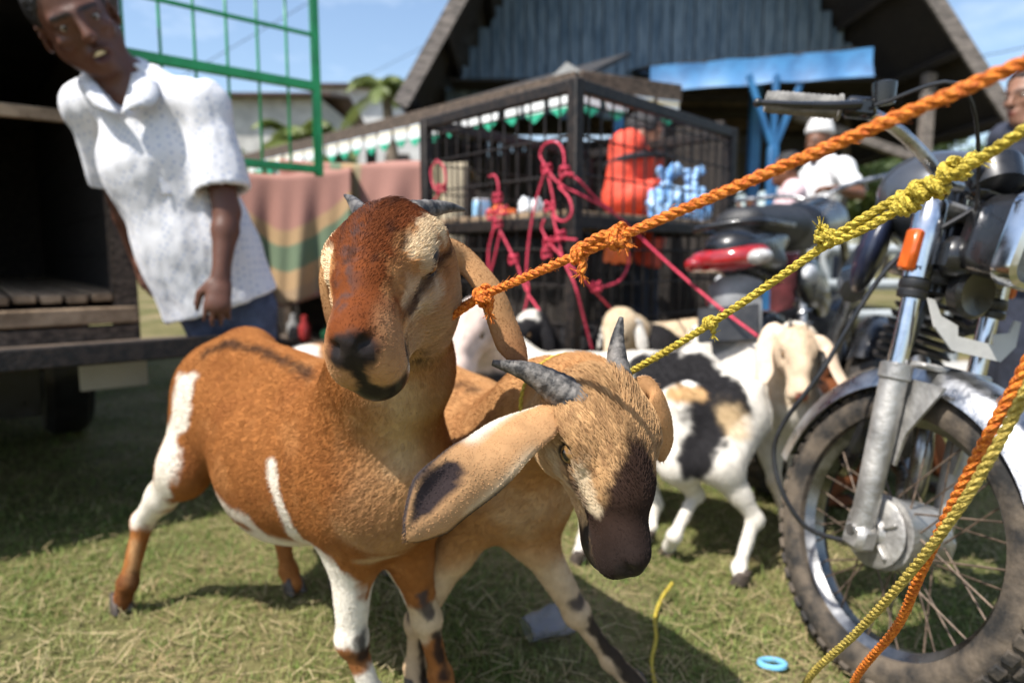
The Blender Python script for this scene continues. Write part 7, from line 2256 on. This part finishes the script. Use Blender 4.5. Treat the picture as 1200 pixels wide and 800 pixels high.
cord('red cord tied round the far left post of the cage', [[(512, 188), (520, 196), (522, 214), (515, 226), (506, 238), (497, 248), (508, 252), (520, 240)], [(512, 188), (505, 200), (508, 218), (516, 226)]], [(517, 221)])

# ------------------------------------------------------------------ litter on the grass
def cup():
    c = G(641, 729, .035)
    m, n, l, p = _new('clear crumpled plastic')
    p.inputs['Base Color'].default_value = (.80, .80, .86, 1); p.inputs['Roughness'].default_value = .12
    p.inputs['Transmission Weight'].default_value = .92; p.inputs['IOR'].default_value = 1.25
    ax = nrm((.86, .42, .12)); p1 = nrm(np.cross(ax, (0, 0, 1))); p2 = np.cross(p1, ax)
    nt_, na = 18, 36; g = np.zeros((nt_, na + 1, 3))
    for i in range(nt_):
        t = i / (nt_ - 1)
        for j in range(na + 1):
            a = 2 * math.pi * j / na
            r_ = (.030 + .012 * t) * (1 + .10 * math.sin(3 * a + 4 * t) + .06 * math.sin(7 * a - 9 * t))
            g[i, j] = c + ax * ((t - .5) * .095) + p1 * math.cos(a) * r_ + p2 * math.sin(a) * r_ * .72
    root = thing('plastic_cup', 'crumpled clear plastic cup lying on the grass between the goats', 'cup', tuple(c))
    MB().sheet(g, .0012).build('cup_wall', m, root, angle=180)
    MB().tube(g[-1, :-1], .0022, 6, closed=True).build('rim', m, root)
    b = MB(); cc = g[0, :-1].mean(0); b.add([cc + ax * .004] + list(g[0, :-1]), [(0, 1 + (j + 1) % na, 1 + j) for j in range(na)]); b.build('base', m, root)
cup()
c = G(905, 777, .006)
tag(MB().tube(ring(c, (0, 0, 1), .024, 20, .6)[:-1], .006, 7, closed=True).build('plastic_ring', mat('light blue plastic', (.16, .42, .62), rough=.35)), 'small light blue plastic ring on the grass left of the spoked wheel', 'litter')
# ================================================================== ground and grass
def ground_mat():
    m, n, l, p = _new('dry grassy ground')
    t = n.new('ShaderNodeTexCoord')
    def noise(sc, det=6, ro=.6):
        q = n.new('ShaderNodeTexNoise'); q.inputs['Scale'].default_value = sc; q.inputs['Detail'].default_value = det; q.inputs['Roughness'].default_value = ro
        l.new(t.outputs['Object'], q.inputs['Vector']); return q
    def rng_(q, a, b):
        r = n.new('ShaderNodeMapRange'); r.inputs['From Min'].default_value = a; r.inputs['From Max'].default_value = b
        l.new(q.outputs['Fac'], r.inputs['Value']); return r
    def mixc(a, b, f):
        x = n.new('ShaderNodeMix'); x.data_type = 'RGBA'
        for k, v in (('A', a), ('B', b)):
            if isinstance(v, tuple): x.inputs[k].default_value = (*v, 1)
            else: l.new(v.outputs['Result'], x.inputs[k])
        l.new(f.outputs['Result'], x.inputs['Factor']); return x
    a = mixc((.085, .090, .030), (.17, .145, .065), rng_(noise(2.1), .38, .62))
    b = mixc(a, (.26, .20, .115), rng_(noise(.9, 5), .50, .70))
    c = mixc(b, (.05, .05, .022), rng_(noise(28, 5, .7), .52, .72))
    l.new(c.outputs['Result'], p.inputs['Base Color']); p.inputs['Roughness'].default_value = .95; p.inputs['Specular IOR Level'].default_value = .1
    bp = n.new('ShaderNodeBump'); bp.inputs['Strength'].default_value = .6; bp.inputs['Distance'].default_value = .02
    l.new(noise(60, 4).outputs['Fac'], bp.inputs['Height']); l.new(bp.outputs['Normal'], p.inputs['Normal'])
    return m
def ground():
    # one sheet, finer near the camera, reaching the horizon
    ys = np.concatenate([np.linspace(-30, .4, 6), np.linspace(.6, 5, 90), np.linspace(5.5, 20, 20), np.array((40, 90, 250, 900.))])
    xs = np.concatenate([np.array((-900., -200, -60, -20)), np.linspace(-8, -2.6, 14), np.linspace(-2.4, 2.6, 100), np.linspace(2.8, 8, 14), np.array((20, 60, 200, 900.))])
    X, Y = np.meshgrid(xs, ys, indexing='ij')
    V = np.stack([X.ravel(), Y.ravel(), np.zeros(X.size)], 1)
    near = (np.abs(V[:, 0]) < 3) & (V[:, 1] > .5) & (V[:, 1] < 5.2)
    V[near, 2] = fbm(V[near], 2.2, 3, 1) * .006 - .006
    i = np.arange(X.size).reshape(X.shape)
    F = np.stack([i[:-1, :-1], i[1:, :-1], i[1:, 1:], i[:-1, 1:]], -1).reshape(-1, 4)
    me = np_mesh('ground', V, F); me.materials.append(ground_mat())
    o = link('ground', me); o['kind'] = 'structure'
ground()
def blades(name, n, x0, x1, y0, y1, L, wd, cols, flat, seed, dens=2.2):
    rr = np.random.default_rng(seed)
    y = y0 + (y1 - y0) * rr.random(n) ** dens
    x = rr.uniform(-1, 1, n) * (.86 * y + .15) 
    p = np.stack([x, y, np.zeros(n)], 1)
    pat = fbm(p, 1.9, 2, 3.0); pat2 = fbm(p, 7, 2, 9.0)
    keep = (pat + .5 * pat2 + rr.normal(0, .35, n)) > (-.35 if not flat else -9)
    p, pat, pat2 = p[keep], pat[keep], pat2[keep]; n = len(p)
    a = rr.uniform(0, 2 * np.pi, n); d = np.stack([np.cos(a), np.sin(a), np.zeros(n)], 1)
    s = np.stack([-d[:, 1], d[:, 0], np.zeros(n)], 1)
    l = L * rr.uniform(.45, 1.35, n) * (1 + .35 * pat2); w = wd * rr.uniform(.7, 1.3, n)
    el = rr.uniform(.15, 1.15, n) if not flat else rr.normal(.05, .08, n)
    up = np.array((0, 0, 1.0))
    p0 = p + up * (-.008 if not flat else .004 + .010 * rr.random(n)[:, None])
    p1 = p0 + (d * np.cos(el)[:, None] * .5 + up * np.sin(el)[:, None] * .6) * l[:, None]
    el2 = el - rr.uniform(.2, 1.1, n) * (0 if flat else 1)
    p2 = p1 + (d * np.cos(el2)[:, None] * .5 + up * np.sin(el2)[:, None] * .5) * l[:, None]
    ww = s * (w / 2)[:, None]
    if flat:
        V = np.stack([p0 - ww, p0 + ww, p1 + ww, p1 - ww, p2 + ww, p2 - ww], 1).reshape(-1, 3)
    else:
        V = np.stack([p0 - ww, p0 + ww, p1 + ww * .8, p1 - ww * .8, p2 + ww * .12, p2 - ww * .12], 1).reshape(-1, 3)
    V[:, 2] = np.maximum(V[:, 2], -.02)
    i = np.arange(n)[:, None] * 6
    F = np.vstack([i + np.array((0, 1, 2, 3)), i + np.array((3, 2, 4, 5))])
    me = np_mesh(name, V, F, smooth=False)
    cols = np.array(cols); t = np.clip(.5 + .45 * pat + rr.normal(0, .28, n), 0, .999) * (len(cols) - 1)
    k = t.astype(int); f = (t - k)[:, None]
    C = cols[k] * (1 - f) + cols[np.minimum(k + 1, len(cols) - 1)] * f
    C = C * rr.uniform(.75, 1.25, n)[:, None]
    set_attr(me, 'coat', np.repeat(C, 6, 0))
    m = bpy.data.materials.get('grass blade') or grass_mat()
    me.materials.append(m)
    o = link(name, me); o['kind'] = 'stuff'
    return o
def grass_mat():
    m, n, l, p = _new('grass blade')
    a = n.new('ShaderNodeAttribute'); a.attribute_name = 'coat'
    l.new(a.outputs['Color'], p.inputs['Base Color']); p.inputs['Roughness'].default_value = .6; p.inputs['Specular IOR Level'].default_value = .2
    tr = n.new('ShaderNodeBsdfTranslucent'); l.new(a.outputs['Color'], tr.inputs['Color'])
    ms = n.new('ShaderNodeMixShader'); ms.inputs['Fac'].default_value = .3
    l.new(p.outputs['BSDF'], ms.inputs[1]); l.new(tr.outputs['BSDF'], ms.inputs[2]); l.new(ms.outputs['Shader'], n['Material Output'].inputs['Surface'])
    return m
green = [(.36, .31, .16), (.27, .27, .10), (.21, .24, .07), (.14, .20, .045), (.10, .155, .035)]
tag(blades('grass', 190000, -3, 3, 1.0, 5.0, .026, .0026, green, False, 4, 1.5), 'short dry green grass covering the ground', 'grass')
tag(blades('straw', 6500, -3, 3, 1.0, 4.5, .055, .0020, [(.52, .43, .25), (.40, .31, .17), (.30, .22, .11)], True, 5, 1.5), 'dry cut straw scattered over the grass', 'straw')
